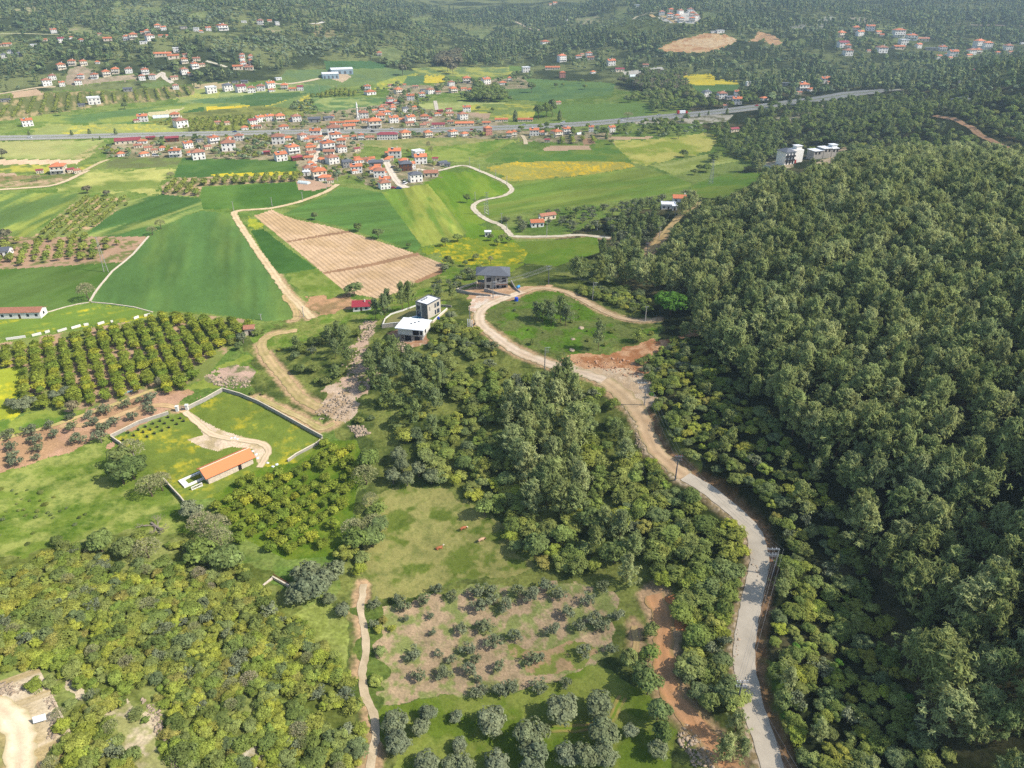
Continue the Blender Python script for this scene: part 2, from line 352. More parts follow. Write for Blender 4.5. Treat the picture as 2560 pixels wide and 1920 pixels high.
# middle fields
cov('straw_field', [(-200,308),(225,303),(190,328),(150,343),(-200,344)], (166,166,100), (150,160,88), ns=40)
cov('meadow', [(225,303),(215,325),(190,343),(152,344),(180,328)], (120,140,70), (180,170,110), ns=8)
cov('bare_strip', [(-200,345),(178,345),(165,354),(-200,358)], (212,184,150))
cov('green_field', [(-200,358),(165,355),(230,346),(200,360),(180,372),(70,376),(-200,374)], (112,142,64), (176,172,70), ns=16, lo=.5, hi=.6)
cov('bare_plot', [(-200,374),(36,374),(34,383),(-200,384)], (188,160,130))
cov('green_field', [(-200,384),(100,378),(185,366),(190,370),(150,385),(60,394),(-200,400)], (100,128,60), (150,130,90), ns=10)
cov('bare_plot', [(70,390),(130,385),(150,386),(100,402),(-200,412),(-200,398)], (178,152,118), (120,130,70), ns=6)
cov('green_field', [(250,342),(395,340),(380,360),(200,366)], (122,148,70), (110,124,70), ns=12)
cov('meadow', [(190,369),(375,364),(355,388),(350,405),(340,418),(128,413),(120,402)], (124,152,66), (176,176,96), ns=22, lo=.4, hi=.65)
cov('green_field', [(395,341),(560,345),(640,348),(640,370),(560,380),(376,384),(383,360)], (72,124,54), (92,136,60), ns=40)
cov('flower_strip', [(452,376),(640,370),(638,378),(470,383)], (206,186,40), (160,170,60), ns=8)
cov('orchard_ground', [(350,402),(375,384),(470,382),(640,377),(642,392),(560,396),(436,403),(430,424),(350,422)], (188,160,124), (110,120,64), ns=5)
cov('green_field', [(436,404),(560,397),(640,394),(642,404),(650,410),(700,400),(730,404),(650,432),(590,450),(520,451),(440,452),(432,430)], (70,122,44), (92,142,56), ns=60)
cov('green_field', [(-300,425),(0,416),(168,418),(172,428),(70,500),(58,512),(0,508),(-300,520)], (98,138,66), (150,160,70), ns=26, lo=.5, hi=.7, st=((0,500),(160,420),8,.14))
cov('orchard_ground', [(175,424),(282,428),(275,446),(200,492),(180,507),(70,512)], (124,142,72), (190,160,120), ns=7, lo=.55, hi=.65)
cov('green_field', [(283,432),(350,420),(432,428),(438,453),(400,465),(357,487),(330,505),(310,511),(186,511),(205,490)], (74,126,58), (150,170,84), ns=34, lo=.56, hi=.72, st=((210,500),(400,435),7,.14))
cov('orchard_ground', [(-300,520),(0,511),(70,512),(322,511),(300,535),(270,562),(262,566),(40,580),(-300,592)], (172,140,112), (112,122,64), ns=6, lo=.5, hi=.62)
cov('green_field', [(-300,592),(40,580),(265,566),(243,585),(213,622),(192,650),(80,677),(-300,708)], (78,122,46), (92,132,58), ns=50, st=((0,680),(220,600),8,.12))
cov('green_field', [(501,463),(530,492),(553,538),(590,590),(620,634),(640,662),(636,690),(575,694),(425,674),(325,672),(197,651),(215,622),(245,586),(274,562),(304,534),(322,511),(357,487),(400,466),(437,455)], (84,134,64), (116,154,68), ns=55, lo=.35, hi=.75, st=((400,660),(430,470),10,.17))
cov('flower_field', [(197,653),(327,674),(318,686),(160,712),(12,738),(-300,800),(-300,710),(80,680)], (108,146,54), (206,190,36), ns=13, lo=.52, hi=.66, st=((0,720),(300,672),7,.05))
cov('orchard_ground', [(-300,805),(12,740),(318,688),(400,676),(530,690),(545,715),(490,760),(440,820),(300,868),(150,890),(45,880),(40,800),(0,797),(-300,860)], (176,146,114), (122,140,66), ns=9, lo=.44, hi=.54)
cov('flower_field', [(-300,860),(0,798),(48,787),(45,830),(32,900),(-300,960)], (150,168,48), (196,190,40), ns=8)
cov('meadow', [(-300,960),(32,902),(48,885),(150,892),(300,870),(430,825),(470,800),(500,770),(560,800),(480,838),(330,848),(222,880),(137,912),(0,940),(-300,1000)], (96,140,48), (138,158,62), ns=9, tuft=.2)
cov('olive_ground', [(-300,1010),(0,945),(140,912),(225,880),(330,845),(420,840),(435,856),(400,875),(360,890),(242,945),(210,955),(0,1022),(-300,1090)], (190,150,120), (176,140,104), ns=10, mat='soil')
cov('meadow', [(-300,1090),(0,1022),(210,957),(245,948),(400,1080),(380,1100),(420,1150),(200,1150),(0,1210),(-300,1230)], (116,148,52), (150,158,78), ns=7, lo=.38, hi=.66, tuft=.45)
# centre
cov('flower_strip', [(530,470),(556,480),(568,493),(542,497)], (150,168,48), (190,180,50), ns=4)
cov('green_field', [(542,498),(568,494),(622,536),(684,580),(604,592),(575,560)], (58,112,44), (68,122,50), ns=30)
cov('meadow', [(605,594),(684,581),(748,632),(742,636),(646,641),(625,617)], (112,146,52), (134,154,70), ns=9, tuft=.15)
cov('bare_plot', [(646,643),(742,636),(765,662),(752,668),(718,676),(682,685),(664,664)], (188,146,106), (150,124,84), ns=8, mat='soil')
cov('ploughed_field', [(548,466),(588,453),(612,465),(640,474),(700,486),(753,500),(830,525),(903,549),(960,571),(953,587),(900,609),(860,632),(840,650),(805,642),(750,633),(700,592),(620,524)], (206,174,136), (196,164,122), ns=20, mat='plough')
cov('ploughed_headland', [(620,524),(618,521),(700,506),(753,498),(757,502),(704,510)], (152,118,88))
cov('ploughed_headland', [(700,592),(697,588),(800,569),(903,545),(908,551),(804,575)], (160,124,92))
cov('ploughed_headland', [(958,572),(955,590),(900,612),(896,607),(945,585)], (164,124,90))
cov('green_field', [(612,462),(700,425),(735,404),(780,408),(824,416),(870,475),(910,532),(898,542),(830,520),(753,494),(700,480),(640,468)], (88,142,60), (100,150,66), ns=45, st=((640,470),(900,440),7,.15))
cov('green_field', [(824,416),(870,404),(925,398),(960,440),(1010,500),(990,516),(912,533),(870,475)], (112,156,54), (150,166,66), ns=30, lo=.4, hi=.6, st=((905,520),(850,415),6,.18))
cov('meadow', [(925,398),(965,372),(1020,366),(1092,398),(1104,412),(1086,420),(1020,432),(1014,455),(1045,478),(1090,505),(1110,520),(1010,518),(1010,500),(960,440)], (104,156,40), (128,166,50), ns=22, st=((1000,500),(930,410),9,.05))
cov('flower_field', [(908,536),(1000,516),(1110,522),(1140,545),(1130,565),(1070,590),(1000,575),(962,570)], (126,158,44), (208,188,36), ns=11, lo=.5, hi=.62, tuft=.1)
cov('green_field', [(1140,545),(1110,522),(1190,520),(1290,510),(1295,545),(1200,575),(1130,568)], (100,146,42), (116,150,50), ns=14)
cov('meadow', [(965,350),(1040,345),(1120,300),(1105,305),(1010,300),(940,320),(900,335),(1000,356)], (124,150,62), (150,166,76), ns=16)
cov('green_field', [(900,318),(1000,300),(1100,302),(1060,330),(1000,350),(940,345)], (104,150,52), (140,162,70), ns=18)
cov('straw_field', [(770,300),(1000,298),(1080,302),(1000,312),(860,322),(790,315)], (156,152,90), (130,140,76), ns=10)
cov('green_field', [(1048,345),(1108,306),(1136,325),(1120,348),(1055,352)], (84,134,52), (110,150,60), ns=18)
cov('bare_plot', [(1172,322),(1188,315),(1272,314),(1278,323),(1175,326)], (190,160,128))
cov('bare_plot', [(1258,300),(1276,298),(1287,310),(1260,314)], (170,136,104))
cov('bare_strip', [(1315,298),(1330,295),(1412,295),(1400,301),(1318,302)], (196,166,128))
cov('green_field', [(1138,326),(1280,324),(1288,312),(1282,300),(1318,303),(1350,335),(1364,350),(1200,350),(1118,350)], (92,142,56), (120,152,58), ns=16)
cov('meadow', [(1320,304),(1440,300),(1530,285),(1545,300),(1532,325),(1405,356),(1366,350),(1350,335)], (138,160,56), (186,180,90), ns=22, lo=.4, hi=.65)
cov('straw_field', [(1405,357),(1535,332),(1598,347),(1525,360),(1456,378)], (164,172,92), (140,160,70), ns=12, st=((1410,360),(1590,340),6,.06))
cov('flower_field', [(1050,360),(1106,350),(1200,349),(1350,350),(1373,359),(1330,368),(1250,380),(1106,392),(1085,385)], (164,158,70), (222,184,34), ns=14, lo=.42, hi=.55)
cov('green_field', [(1104,414),(1092,392),(1110,392),(1250,381),(1373,362),(1460,382),(1500,400),(1460,415),(1290,440),(1180,450),(1060,472),(1030,450),(1034,438),(1080,428)], (110,152,56), (136,164,66), ns=40, st=((1100,440),(1440,380),7,.14))
cov('green_field', [(1490,400),(1570,375),(1660,372),(1640,388),(1600,410),(1560,430),(1500,425)], (98,146,52), (120,150,56), ns=15)
cov('meadow', [(1530,285),(1700,270),(1680,300),(1660,330),(1600,345),(1535,325),(1545,300)], (100,132,50), (84,104,44), ns=12, tuft=.3)
cov('meadow', [(1070,690),(1062,668),(1110,645),(1200,635),(1260,658),(1310,685),(1370,702),(1430,705),(1400,730),(1330,750),(1215,772),(1140,745)], (94,142,40), (112,128,64), ns=8, tuft=.25, mat='wild')
cov('meadow', [(640,700),(760,660),(900,620),(1000,570),(1045,570),(1040,620),(1000,630),(960,650),(1010,690),(960,700),(830,690),(760,700),(700,730),(560,760),(540,730)], (104,144,48), (136,148,70), ns=9, tuft=.2, mat='wild')
# barn plot
cov('walled_meadow', [(245,948),(400,888),(430,876),(480,847),(560,870),(695,950),(690,965),(640,1000),(580,1010),(540,1060),(400,1085)], (122,150,56), (192,180,48), ns=11, lo=.5, hi=.62, tuft=.15)
cov('gravel_yard', [(396,892),(408,888),(440,910),(480,930),(530,945),(575,955),(585,975),(560,1010),(552,990),(545,970),(500,965),(470,975),(440,968),(405,950),(440,940),(425,915)], (218,196,168), (190,170,130), ns=5, mat='soil')
cov('orchard_ground', [(460,1070),(560,1010),(640,1000),(700,955),(770,950),(790,1010),(770,1060),(760,1130),(730,1200),(620,1210),(500,1150)], (96,138,34), (120,150,44), ns=6, tuft=.25)
# pasture, olive grove, lower green
cov('pasture', [(820,1075),(850,1055),(900,1045),(945,1050),(965,1080),(1000,1090),(1040,1110),(1080,1140),(1110,1190),(1150,1235),(1090,1260),(1000,1265),(945,1285),(880,1290),(835,1280),(822,1200)], (156,152,86), (116,140,54), ns=7, lo=.5, hi=.66, tuft=.3)
cov('grove_ground', [(835,1310),(880,1298),(1000,1285),(1160,1270),(1300,1260),(1332,1300),(1340,1400),(1310,1470),(1220,1480),(1080,1500),(980,1508),(850,1515),(840,1400)], (186,160,126), (142,150,84), ns=4, lo=.42, hi=.62, mat='soil', tuft=.2)
cov('meadow', [(1145,1400),(1260,1385),(1310,1420),(1280,1465),(1170,1460)], (132,148,66), (180,150,110), ns=4, lo=.5, hi=.62, tuft=.2)
cov('meadow', [(850,1517),(980,1510),(1080,1502),(1220,1482),(1330,1450),(1400,1520),(1440,1600),(1420,1900),(780,1900),(830,1660),(835,1560)], (116,150,46), (138,156,66), ns=7, tuft=.25)
cov('verge', [(800,1300),(838,1300),(850,1400),(852,1520),(835,1570),(800,1500)], (112,140,58), (96,124,52), ns=4, tuft=.3, mat='wild')
cov('clearing', [(640,1340),(700,1310),(770,1320),(778,1400),(760,1440),(700,1400)], (132,150,66), (150,160,80), ns=4, mat='wild')
# bare earth
cov('earth_bank', [(1203,775),(1245,767),(1330,757),(1405,740),(1466,720),(1515,702),(1500,722),(1450,740),(1380,775),(1372,800),(1400,832),(1365,818),(1306,798),(1210,786)], (176,120,78), (206,160,118), ns=4, mat='soil')
cov('earth_bank', [(1640,1170),(1660,1190),(1668,1240),(1660,1260),(1645,1230)], (170,124,92), (150,110,80), ns=2, mat='soil')
cov('rubble_ground', [(765,1060),(790,1040),(815,1050),(830,1080),(800,1110),(765,1105)], (90,130,50))
COV.pop()
cov('rubble_ground', [(668,880),(690,860),(712,835),(735,832),(750,850),(770,880),(755,900),(735,912),(700,905),(680,898)], (200,176,150), (176,150,116), ns=3, mat='soil')
cov('rubble_ground', [(440,812),(480,800),(530,790),(550,800),(540,830),(500,838),(450,828)], (190,160,140), (120,130,80), ns=4, mat='soil')
cov('rubble_ground', [(770,740),(790,700),(812,690),(806,720),(790,745),(790,800),(760,860),(735,840),(750,790)], (200,170,145), (120,130,70), ns=3, lo=.5, hi=.6, mat='soil')
cov('house_yard', [(985,628),(1060,608),(1110,615),(1165,612),(1180,625),(1100,650),(1060,660),(985,640)], (206,168,130), (190,150,112), ns=4, mat='soil')
cov('house_yard', [(840,722),(870,712),(930,700),(925,740),(880,745)], (178,132,98), (206,180,150), ns=3, mat='soil')
cov('red_earth', [(1373,1290),(1412,1275),(1448,1288),(1452,1340),(1440,1372),(1416,1360),(1410,1330),(1400,1352),(1374,1348)], (226,154,98), (208,136,86), ns=4, mat='soil')
cov('rocky_clearing', [(-200,1510),(-100,1480),(20,1460),(90,1445),(100,1480),(70,1500),(120,1540),(128,1600),(90,1700),(-200,1800)], (170,150,104), (206,190,164), ns=4, mat='soil')
cov('rocky_clearing', [(120,1470),(180,1462),(200,1475),(280,1490),(300,1500),(360,1550),(358,1600),(385,1659),(385,1760),(290,1760),(300,1640),(262,1560),(270,1510),(200,1495)], (150,150,92), (196,180,150), ns=5, lo=.45, hi=.65, mat='soil')
cov('rocky_clearing', [(480,1790),(490,1640),(540,1600),(560,1592),(555,1660),(560,1790)], (160,150,110), (200,190,170), ns=4, mat='soil')
cov('quarry', [(1425,104),(1450,92),(1480,82),(1510,74),(1550,72),(1585,82),(1592,90),(1560,102),(1520,114),(1440,112)], (226,188,134), (206,154,104), ns=9, lo=.4, hi=.6, mat='soil')
cov('quarry', [(1585,82),(1592,90),(1572,97),(1510,104),(1470,92),(1500,84)], (232,200,152), (220,180,130), ns=6, mat='soil')
cov('quarry', [(1620,84),(1640,68),(1662,74),(1682,84),(1690,96),(1670,98),(1645,84),(1615,92)], (216,170,120), (190,150,110), ns=7, mat='soil')
cov('spoil_heap', [(1700,56),(1760,46),(1790,32),(1805,38),(1790,46),(1820,52),(1770,62),(1720,62)], (176,172,156), (150,156,120), ns=8, mat='soil')
cov('spoil_heap', [(1828,38),(1850,36),(1890,42),(1905,50),(1860,50)], (166,156,132), mat='soil')
cov('bare_plot', [(1640,355),(1696,342),(1700,354),(1712,360),(1700,368),(1660,364)], (214,196,160), (196,170,130), ns=5, mat='soil')
cov('bare_plot', [(1740,360),(1800,330),(1840,312),(1836,322),(1800,345),(1770,362)], (200,176,140), mat='soil')
cov('bare_plot', [(640,392),(655,384),(700,395),(725,400),(680,412),(645,410)], (188,154,126))
cov('bare_plot', [(690,163),(730,152),(760,165),(740,178)], (196,172,140))
cov('bare_plot', [(140,180),(150,148),(175,142),(200,150),(195,170),(290,160),(300,172),(230,178),(160,186)], (176,156,130), (150,140,110), ns=6)
cov('rock_cutting', [(1350,262),(1450,252),(1540,247),(1585,248),(1570,262),(1500,268),(1380,268)], (188,180,160), (120,120,84), ns=7, lo=.45, hi=.6)
cov('rock_cutting', [(1660,262),(1700,245),(1790,225),(1800,232),(1730,262),(1680,272)], (180,168,140), (110,110,70), ns=7)
cov('paved_yard', [(1345,155),(1430,144),(1435,154),(1350,165)], (196,190,176))
cov('paved_yard', [(1420,38),(1500,22),(1515,40),(1500,52),(1440,48)], (206,200,188))
cov('meadow', [(665,62),(690,48),(720,66),(722,80),(690,82)], (150,140,96), (110,110,70), ns=12)
cov('dry_grass', [(1290,45),(1400,38),(1440,55),(1390,75),(1300,65)], (104,122,66), (84,96,54), ns=25, tuft=.3)
for P_c, q in (([(248,4),(266,2),(264,16),(250,14)],0),([(305,18),(345,17),(350,26),(315,25)],0),([(98,46),(130,44),(134,54),(104,55)],0),([(143,62),(180,57),(214,68),(200,76),(150,74)],1),([(820,106),(850,102),(880,112),(875,128),(840,132),(815,122)],0),
  ([(1331,26),(1350,23),(1365,38),(1345,42),(1330,36)],0),([(1503,24),(1540,25),(1562,44),(1540,50),(1515,40)],0),([(1000,70),(1050,62),(1080,74),(1040,84)],0),([(700,20),(760,12),(770,22),(715,30)],0),([(1140,92),(1200,84),(1215,96),(1160,104)],0),([(1240,40),(1290,34),(1300,50),(1250,54)],1),([(880,42),(930,36),(940,50),(890,54)],0),([(1700,90),(1740,84),(1750,100),(1710,104)],0),([(30,20),(80,14),(90,26),(40,30)],1),([(1110,60),(1150,66),(1140,78),(1108,72)],0),([(1930,84),(1985,78),(2000,90),(1940,96)],0),([(560,62),(600,56),(610,68),(570,72)],1),([(410,30),(450,24),(455,38),(415,40)],0)):
    cov('hill_clearing', P_c, ((128,144,84),(160,150,112))[q], ((104,124,70),(126,134,84))[q], ns=18, mat='wild', tuft=.3)
cov('junction_apron', [(1210,786),(1260,790),(1310,797),(1350,808),(1380,825),(1392,845),(1394,875),(1380,885),(1360,868),(1320,840),(1250,812)], (214,190,158), (204,176,140), ns=4, mat='soil')
cov('turning_area', [(1034,672),(1030,652),(1040,640),(1075,634),(1110,638),(1095,650),(1060,668),(1045,690)], (228,212,192), (214,180,150), ns=3, mat='soil')
covmap = np.zeros((RY1-RY0, RX1-RX0), np.int16)
for i, c in enumerate(COV): raster(covmap, c['poly'], i+1)
BASE = dict(name='ground', A=lin((100,124,56))*GK, B=lin((128,142,74))*GK, ns=18, lo=.4, hi=.6, st=None, mat='wild', spk=0, tuft=.25, o=3)
def covcol(c, X, Y, D):
    """base colour of a cover at ground points: two tints mixed by noise, drilling lines, tufts"""
    if c['st']:
        p, q = c['st'][:2]; a = onplane(*p, 0); b = onplane(*q, 0); d = np.array([b[0]-a[0], b[1]-a[1]]); d /= np.hypot(*d)
        U = (X*d[0]+Y*d[1])/(c['ns']*2.6); V = (Y*d[0]-X*d[1])/(c['ns']*.42); n = fbm(U, V, 31, c['o']+1, .62)
    else: n = fbm(X/c['ns'], Y/c['ns'], 31, c['o']+1, .66)
    t = sstep(c['lo'], c['hi'], n)
    if c['name'] and c['name'].startswith(('flower', 'walled')):
        sp = fbm(X/2.2, Y/2.2, 71, 4, .75); t = sstep(c['lo']-.06, c['hi']+.1, n)*sstep(.38, .62, sp)*.95
    t = t[..., None]
    col = c['A']*(1-t) + c['B']*t
    if c['st']:
        p, q, per, amp = c['st']; a = onplane(*p, 0); b = onplane(*q, 0)
        d = np.array([b[0]-a[0], b[1]-a[1]]); d /= np.hypot(*d)
        s = X*(-d[1]) + Y*d[0]; al = X*d[0] + Y*d[1]
        w = (vnoise(s/per, al/140., 77)-.5)*1.3 + (vnoise(s/(per*.35), al/60., 78)-.5)*.7
        col = col*(1+amp*2*w[..., None])
    if c['tuft']:
        fade = 1/(1+(D/900.)**2)
        k = fbm(X/1.3, Y/1.3, 55, 3, .7); k2 = fbm(X/5., Y/5., 56, 3, .6)
        m = (sstep(.5, .66, k)*.7 + sstep(.55, .68, k2)*.6)*c['tuft']*fade
        col = col*(1-m[..., None]*np.array([1.0, .75, 1.0]))
    m3 = fbm(V*c['ns']*.42/2.2, U*c['ns']*2.6/7., 95, 4, .7) if c['st'] else fbm(X/4.5, Y/4.5, 95, 4, .7)
    g = 1 + .34*(m3-.5) + .2*(fbm(X/60., Y/60., 91, 2)-.5)
    return np.clip(col*g[..., None], 0.003, .95)
CMATS = dict(crop=groundmat('crop_ground', 2.2, .16, .03, .08, .3), wild=groundmat('wild_ground', 1.1, .3, .09, .15, .6), soil=groundmat('soil', 1.8, .2, .2, .1, .7))
_a = atpx([620, 800], [500, 610]); _b = atpx([700], [565])
pd = atpx([640, 790], [470, 580]); pang = math.atan2(pd[1,1]-pd[0,1], pd[1,0]-pd[0,0])
CMATS['plough'] = groundmat('ploughed_soil', 1.6, .16, .1, .08, .6, stripe=(pang, 2.6, .22, .6))
# ------------------------------------------------------------------ roads (centre lines in photograph pixels)
def catmull(P, step):
    P = np.asarray(P, float); out = []
    Q = np.vstack([2*P[0]-P[1], P, 2*P[-1]-P[-2]])
    for i in range(1, len(Q)-2):
        n = max(2, int(np.hypot(*(Q[i+1]-Q[i]))/step))
        for k in range(n):
            t = k/n
            out.append(.5*((2*Q[i])+(-Q[i-1]+Q[i+1])*t+(2*Q[i-1]-5*Q[i]+4*Q[i+1]-Q[i+2])*t*t+(-Q[i-1]+3*Q[i]-3*Q[i+1]+Q[i+2])*t**3))
    out.append(P[-1]); return np.array(out)
ROADS = []
def road(name, px, w, A, B=None, ruts=True, off=.07, step=None, smooth_edge=.35, grass=False):
    P = atpx([p[0] for p in px], [p[1] for p in px])[:, :2]
    D = np.hypot(*P.mean(0)); step = step or max(.8, D/350)
    L = catmull(P, step)
    ROADS.append(dict(name=name, L=L, w=w, A=lin(A)*GK, B=lin(B if B is not None else A)*GK, ruts=ruts, off=off, se=smooth_edge, grass=grass))
R_up = [(1480,1030),(1450,1003),(1422,980),(1408,955),(1397,930),(1388,905),(1372,880),(1340,848),(1305,822),(1260,806),(1190,787),(1131,765),(1098,747),(1065,722),(1040,702),(1036,685),(1042,670),(1063,655),(1103,640),(1131,630),(1168,622),(1218,630),(1256,647),(1293,667),(1331,684),(1376,693),(1418,691)]
R_low = [(1720,1780),(1676,1680),(1655,1610),(1632,1544),(1616,1482),(1607,1419),(1615,1344),(1636,1244),(1641,1215),(1638,1192),(1628,1150),(1600,1115),(1558,1080),(1520,1052),(1480,1030)]
road('road', R_low, 4.8, (222,210,190), (210,198,178), ruts=False, off=.10, smooth_edge=.12)
road('dirt_road', R_up[:7], 5.6, (218,190,152), (206,174,136))
road('dirt_road', R_up[6:9], 6.5, (218,192,156), (206,178,140))
road('dirt_road', R_up[8:20], 4.8, (226,208,186), (214,190,160))
road('dirt_road', R_up[19:], 3.2, (212,186,152), (196,168,132))
road('dirt_road', [(1515,436),(1503,444),(1485,455),(1468,467),(1448,490),(1423,520),(1405,540),(1393,557)], 5.2, (206,180,130), (196,164,112))
road('country_road', [(900,365),(940,370),(998,358),(1040,371),(1085,391),(1102,403),(1104,414),(1085,424),(1055,430),(1034,436),(1023,445),(1028,457),(1053,475),(1083,487),(1103,507),(1113,511),(1181,511),(1215,510),(1256,508),(1318,514)], 4.0, (224,214,192), (210,196,170))
road('field_track', [(730,398),(703,415),(653,434),(620,443),(585,450),(545,453),(515,456),(506,463),(525,495),(553,537),(585,582),(620,632),(648,660),(674,688)], 4.2, (222,200,164), (204,180,140))
road('field_track', [(618,636),(616,645),(628,655),(637,670),(640,685),(632,692)], 3.0, (206,176,132), (180,160,112))
road('dirt_track', [(642,714),(600,720),(575,731),(565,745),(572,765),(590,790),(612,815),(632,840),(655,864),(690,882)], 4.0, (204,176,134), (170,156,104))
road('dirt_track', [(553,857),(615,887),(658,907),(693,926),(723,915)], 2.2, (206,184,140), (170,160,100))
road('stone_path', [(786,1262),(783,1285),(779,1319),(788,1364),(790,1407),(783,1457),(788,1500),(808,1546),(811,1594),(800,1650),(790,1760)], 1.8, (222,204,174), (190,172,140), ruts=False)
road('dirt_track', [(1412,1285),(1432,1340),(1433,1400),(1436,1450),(1452,1500),(1490,1548),(1530,1590),(1580,1660),(1640,1760)], 4.8, (218,162,112), (206,164,124))
road('gravel_track', [(-160,1500),(-80,1505),(0,1530),(36,1570),(45,1612),(42,1660),(30,1780)], 5.0, (232,214,186), (214,194,164))
road('field_track', [(-60,415),(0,410),(60,406),(112,401),(150,388),(190,368)], 4.5, (214,194,162), (200,180,150))
road('village_street', [(680,368),(678,355),(684,335),(690,318),(700,304),(712,290)], 5.0, (220,206,188))
road('village_street', [(830,343),(838,358),(848,378),(860,395),(878,406)], 6.0, (222,210,192))
road('village_street', [(944,238),(942,228),(940,218)], 5.0, (206,196,180))
road('dirt_track', [(0,950),(87,927),(137,912),(180,897),(225,882),(290,858),(332,842)], 2.0, (204,178,128), (180,170,110))
road('dirt_track', [(130,921),(192,917),(240,904),(300,882),(357,876),(400,889)], 2.4, (206,176,134), (190,160,120))
road('dirt_track', [(400,889),(425,912),(462,940),(520,950),(565,958),(580,975),(560,1010)], 2.4, (220,198,168))
road('dirt_track', [(2019,250),(2045,255),(2071,262),(2109,285),(2150,308),(2186,323),(2240,345)], 5.5, (190,150,116))
road('dirt_track', [(1370,1352),(1374,1390),(1371,1410)], 1.6, (196,170,120))
road('dirt_track', [(1345,1505),(1332,1530),(1312,1560),(1250,1573),(1172,1573)], 2.0, (190,160,104), (120,150,50), grass=True)
road('village_street', [(1128,292),(1134,302),(1136,312)], 4.0, (206,190,160))
road('country_road', [(1368,42),(1395,30),(1415,28)], 7, (206,192,160)); road('country_road', [(1405,32),(1440,38),(1460,50)], 8, (210,180,130))
road('country_road', [(1100,44),(1120,50),(1140,60),(1180,66)], 7, (206,190,160))
road('country_road', [(180,370),(215,352),(235,345)], 4, (196,180,140))
road('country_road', [(-40,209),(20,200),(80,190),(120,188)], 6, (200,180,150)); road('country_road', [(0,74),(60,73),(130,75)], 6, (170,170,130))
road('country_road', [(335,170),(350,158),(355,168),(372,180)], 7, (214,204,188)); road('country_road', [(445,132),(490,145)], 6, (206,200,180))
road('country_road', [(575,178),(610,182),(650,178),(690,170)], 7, (214,196,166)); road('country_road', [(670,52),(690,50),(700,47)], 7, (220,214,200))
road('country_road', [(1950,193),(1900,196),(1834,202),(1800,206),(1775,210)], 6, (206,196,166))
road('country_road', [(2050,50),(2100,54),(2160,55),(2260,58)], 8, (176,160,140))
HW = [(-500,306),(-250,302),(0,298.5),(300,292),(553,287),(740,284),(900,282),(1106,275.5),(1250,268.5),(1330,262),(1400,255.5),(1520,245),(1600,236),(1659,228.5),(1720,220),(1784,212),(1834,203.5),(1880,199),(1934,194)]
rdpts = np.concatenate([r['L'][::max(1, int(2/np.hypot(*(r['L'][1]-r['L'][0]))))] for r in ROADS])
rdw = np.concatenate([np.full(len(r['L'][::max(1, int(2/np.hypot(*(r['L'][1]-r['L'][0]))))]), r['w']/2) for r in ROADS])
HWL = catmull(atpx([p[0] for p in HW], [p[1] for p in HW])[:, :2], 6.0)
def roaddist(X, Y, extra=None):
    """distance to the edge of the closest road"""
    P = rdpts; W = rdw
    X = X.ravel(); Y = Y.ravel(); out = np.empty(len(X))
    P = np.vstack([P, HWL]); W = np.concatenate([W, np.full(len(HWL), 11.5)])
    for i in range(0, len(X), 20000):
        d = np.hypot(X[i:i+20000, None]-P[None, :, 0], Y[i:i+20000, None]-P[None, :, 1])-W
        out[i:i+20000] = d.min(1)
    return out
# bank cut into the hill beside the lower road, dip on the valley side
bank = catmull(atpx([p[0] for p in R_low], [p[1] for p in R_low])[:, :2], 3.0)
bank = np.vstack([bank, catmull(atpx([p[0] for p in R_up[:7]], [p[1] for p in R_up[:7]])[:, :2], 3.0)])
bank = bank[np.r_[True, np.hypot(*np.diff(bank, axis=0).T) > .5]]
bt = np.gradient(bank, axis=0); bt /= np.hypot(bt[:, 0], bt[:, 1])[:, None]
height0 = height
bz = height0(bank[:, 0], bank[:, 1]); bz = np.convolve(np.pad(bz, 4, 'edge'), np.ones(9)/9, 'valid')
bl = np.r_[0, np.cumsum(np.hypot(*np.diff(bank, axis=0).T))]; bs = np.gradient(bz, bl)
bw = sstep(0, 18, bl[-1]-bl)
def height(X, Y):
    X = np.asarray(X, float); Y = np.asarray(Y, float); z = height0(X, Y); sh = z.shape
    Xf = X.ravel(); Yf = Y.ravel(); zf = z.ravel().copy()
    m = np.where((Xf > bank[:, 0].min()-24) & (Xf < bank[:, 0].max()+24) & (Yf > bank[:, 1].min()-24) & (Yf < bank[:, 1].max()+24))[0]
    for i in range(0, len(m), 30000):
        k = m[i:i+30000]; dx = Xf[k][:, None]-bank[None, :, 0]; dy = Yf[k][:, None]-bank[None, :, 1]
        d = np.hypot(dx, dy); j = d.argmin(1); r = np.arange(len(k)); dxx = dx[r, j]; dyy = dy[r, j]
        al = bt[j, 0]*dxx+bt[j, 1]*dyy; side = bt[j, 0]*dyy-bt[j, 1]*dxx; dd = np.abs(side)+np.maximum(np.abs(al)-2.5, 0)
        flat = (1-sstep(3.2, 9, dd))*bw[j]
        zz = zf[k]*(1-flat) + (bz[j]+bs[j]*al)*flat
        zz = zz + bw[j]*np.where(side < 0, 1.5*sstep(3.6, 6.0, dd)*(1-sstep(8, 20, dd)), -1.0*sstep(3.0, 6, dd)*(1-sstep(8, 16, dd)))
        zf[k] = zz
    return zf.reshape(sh)
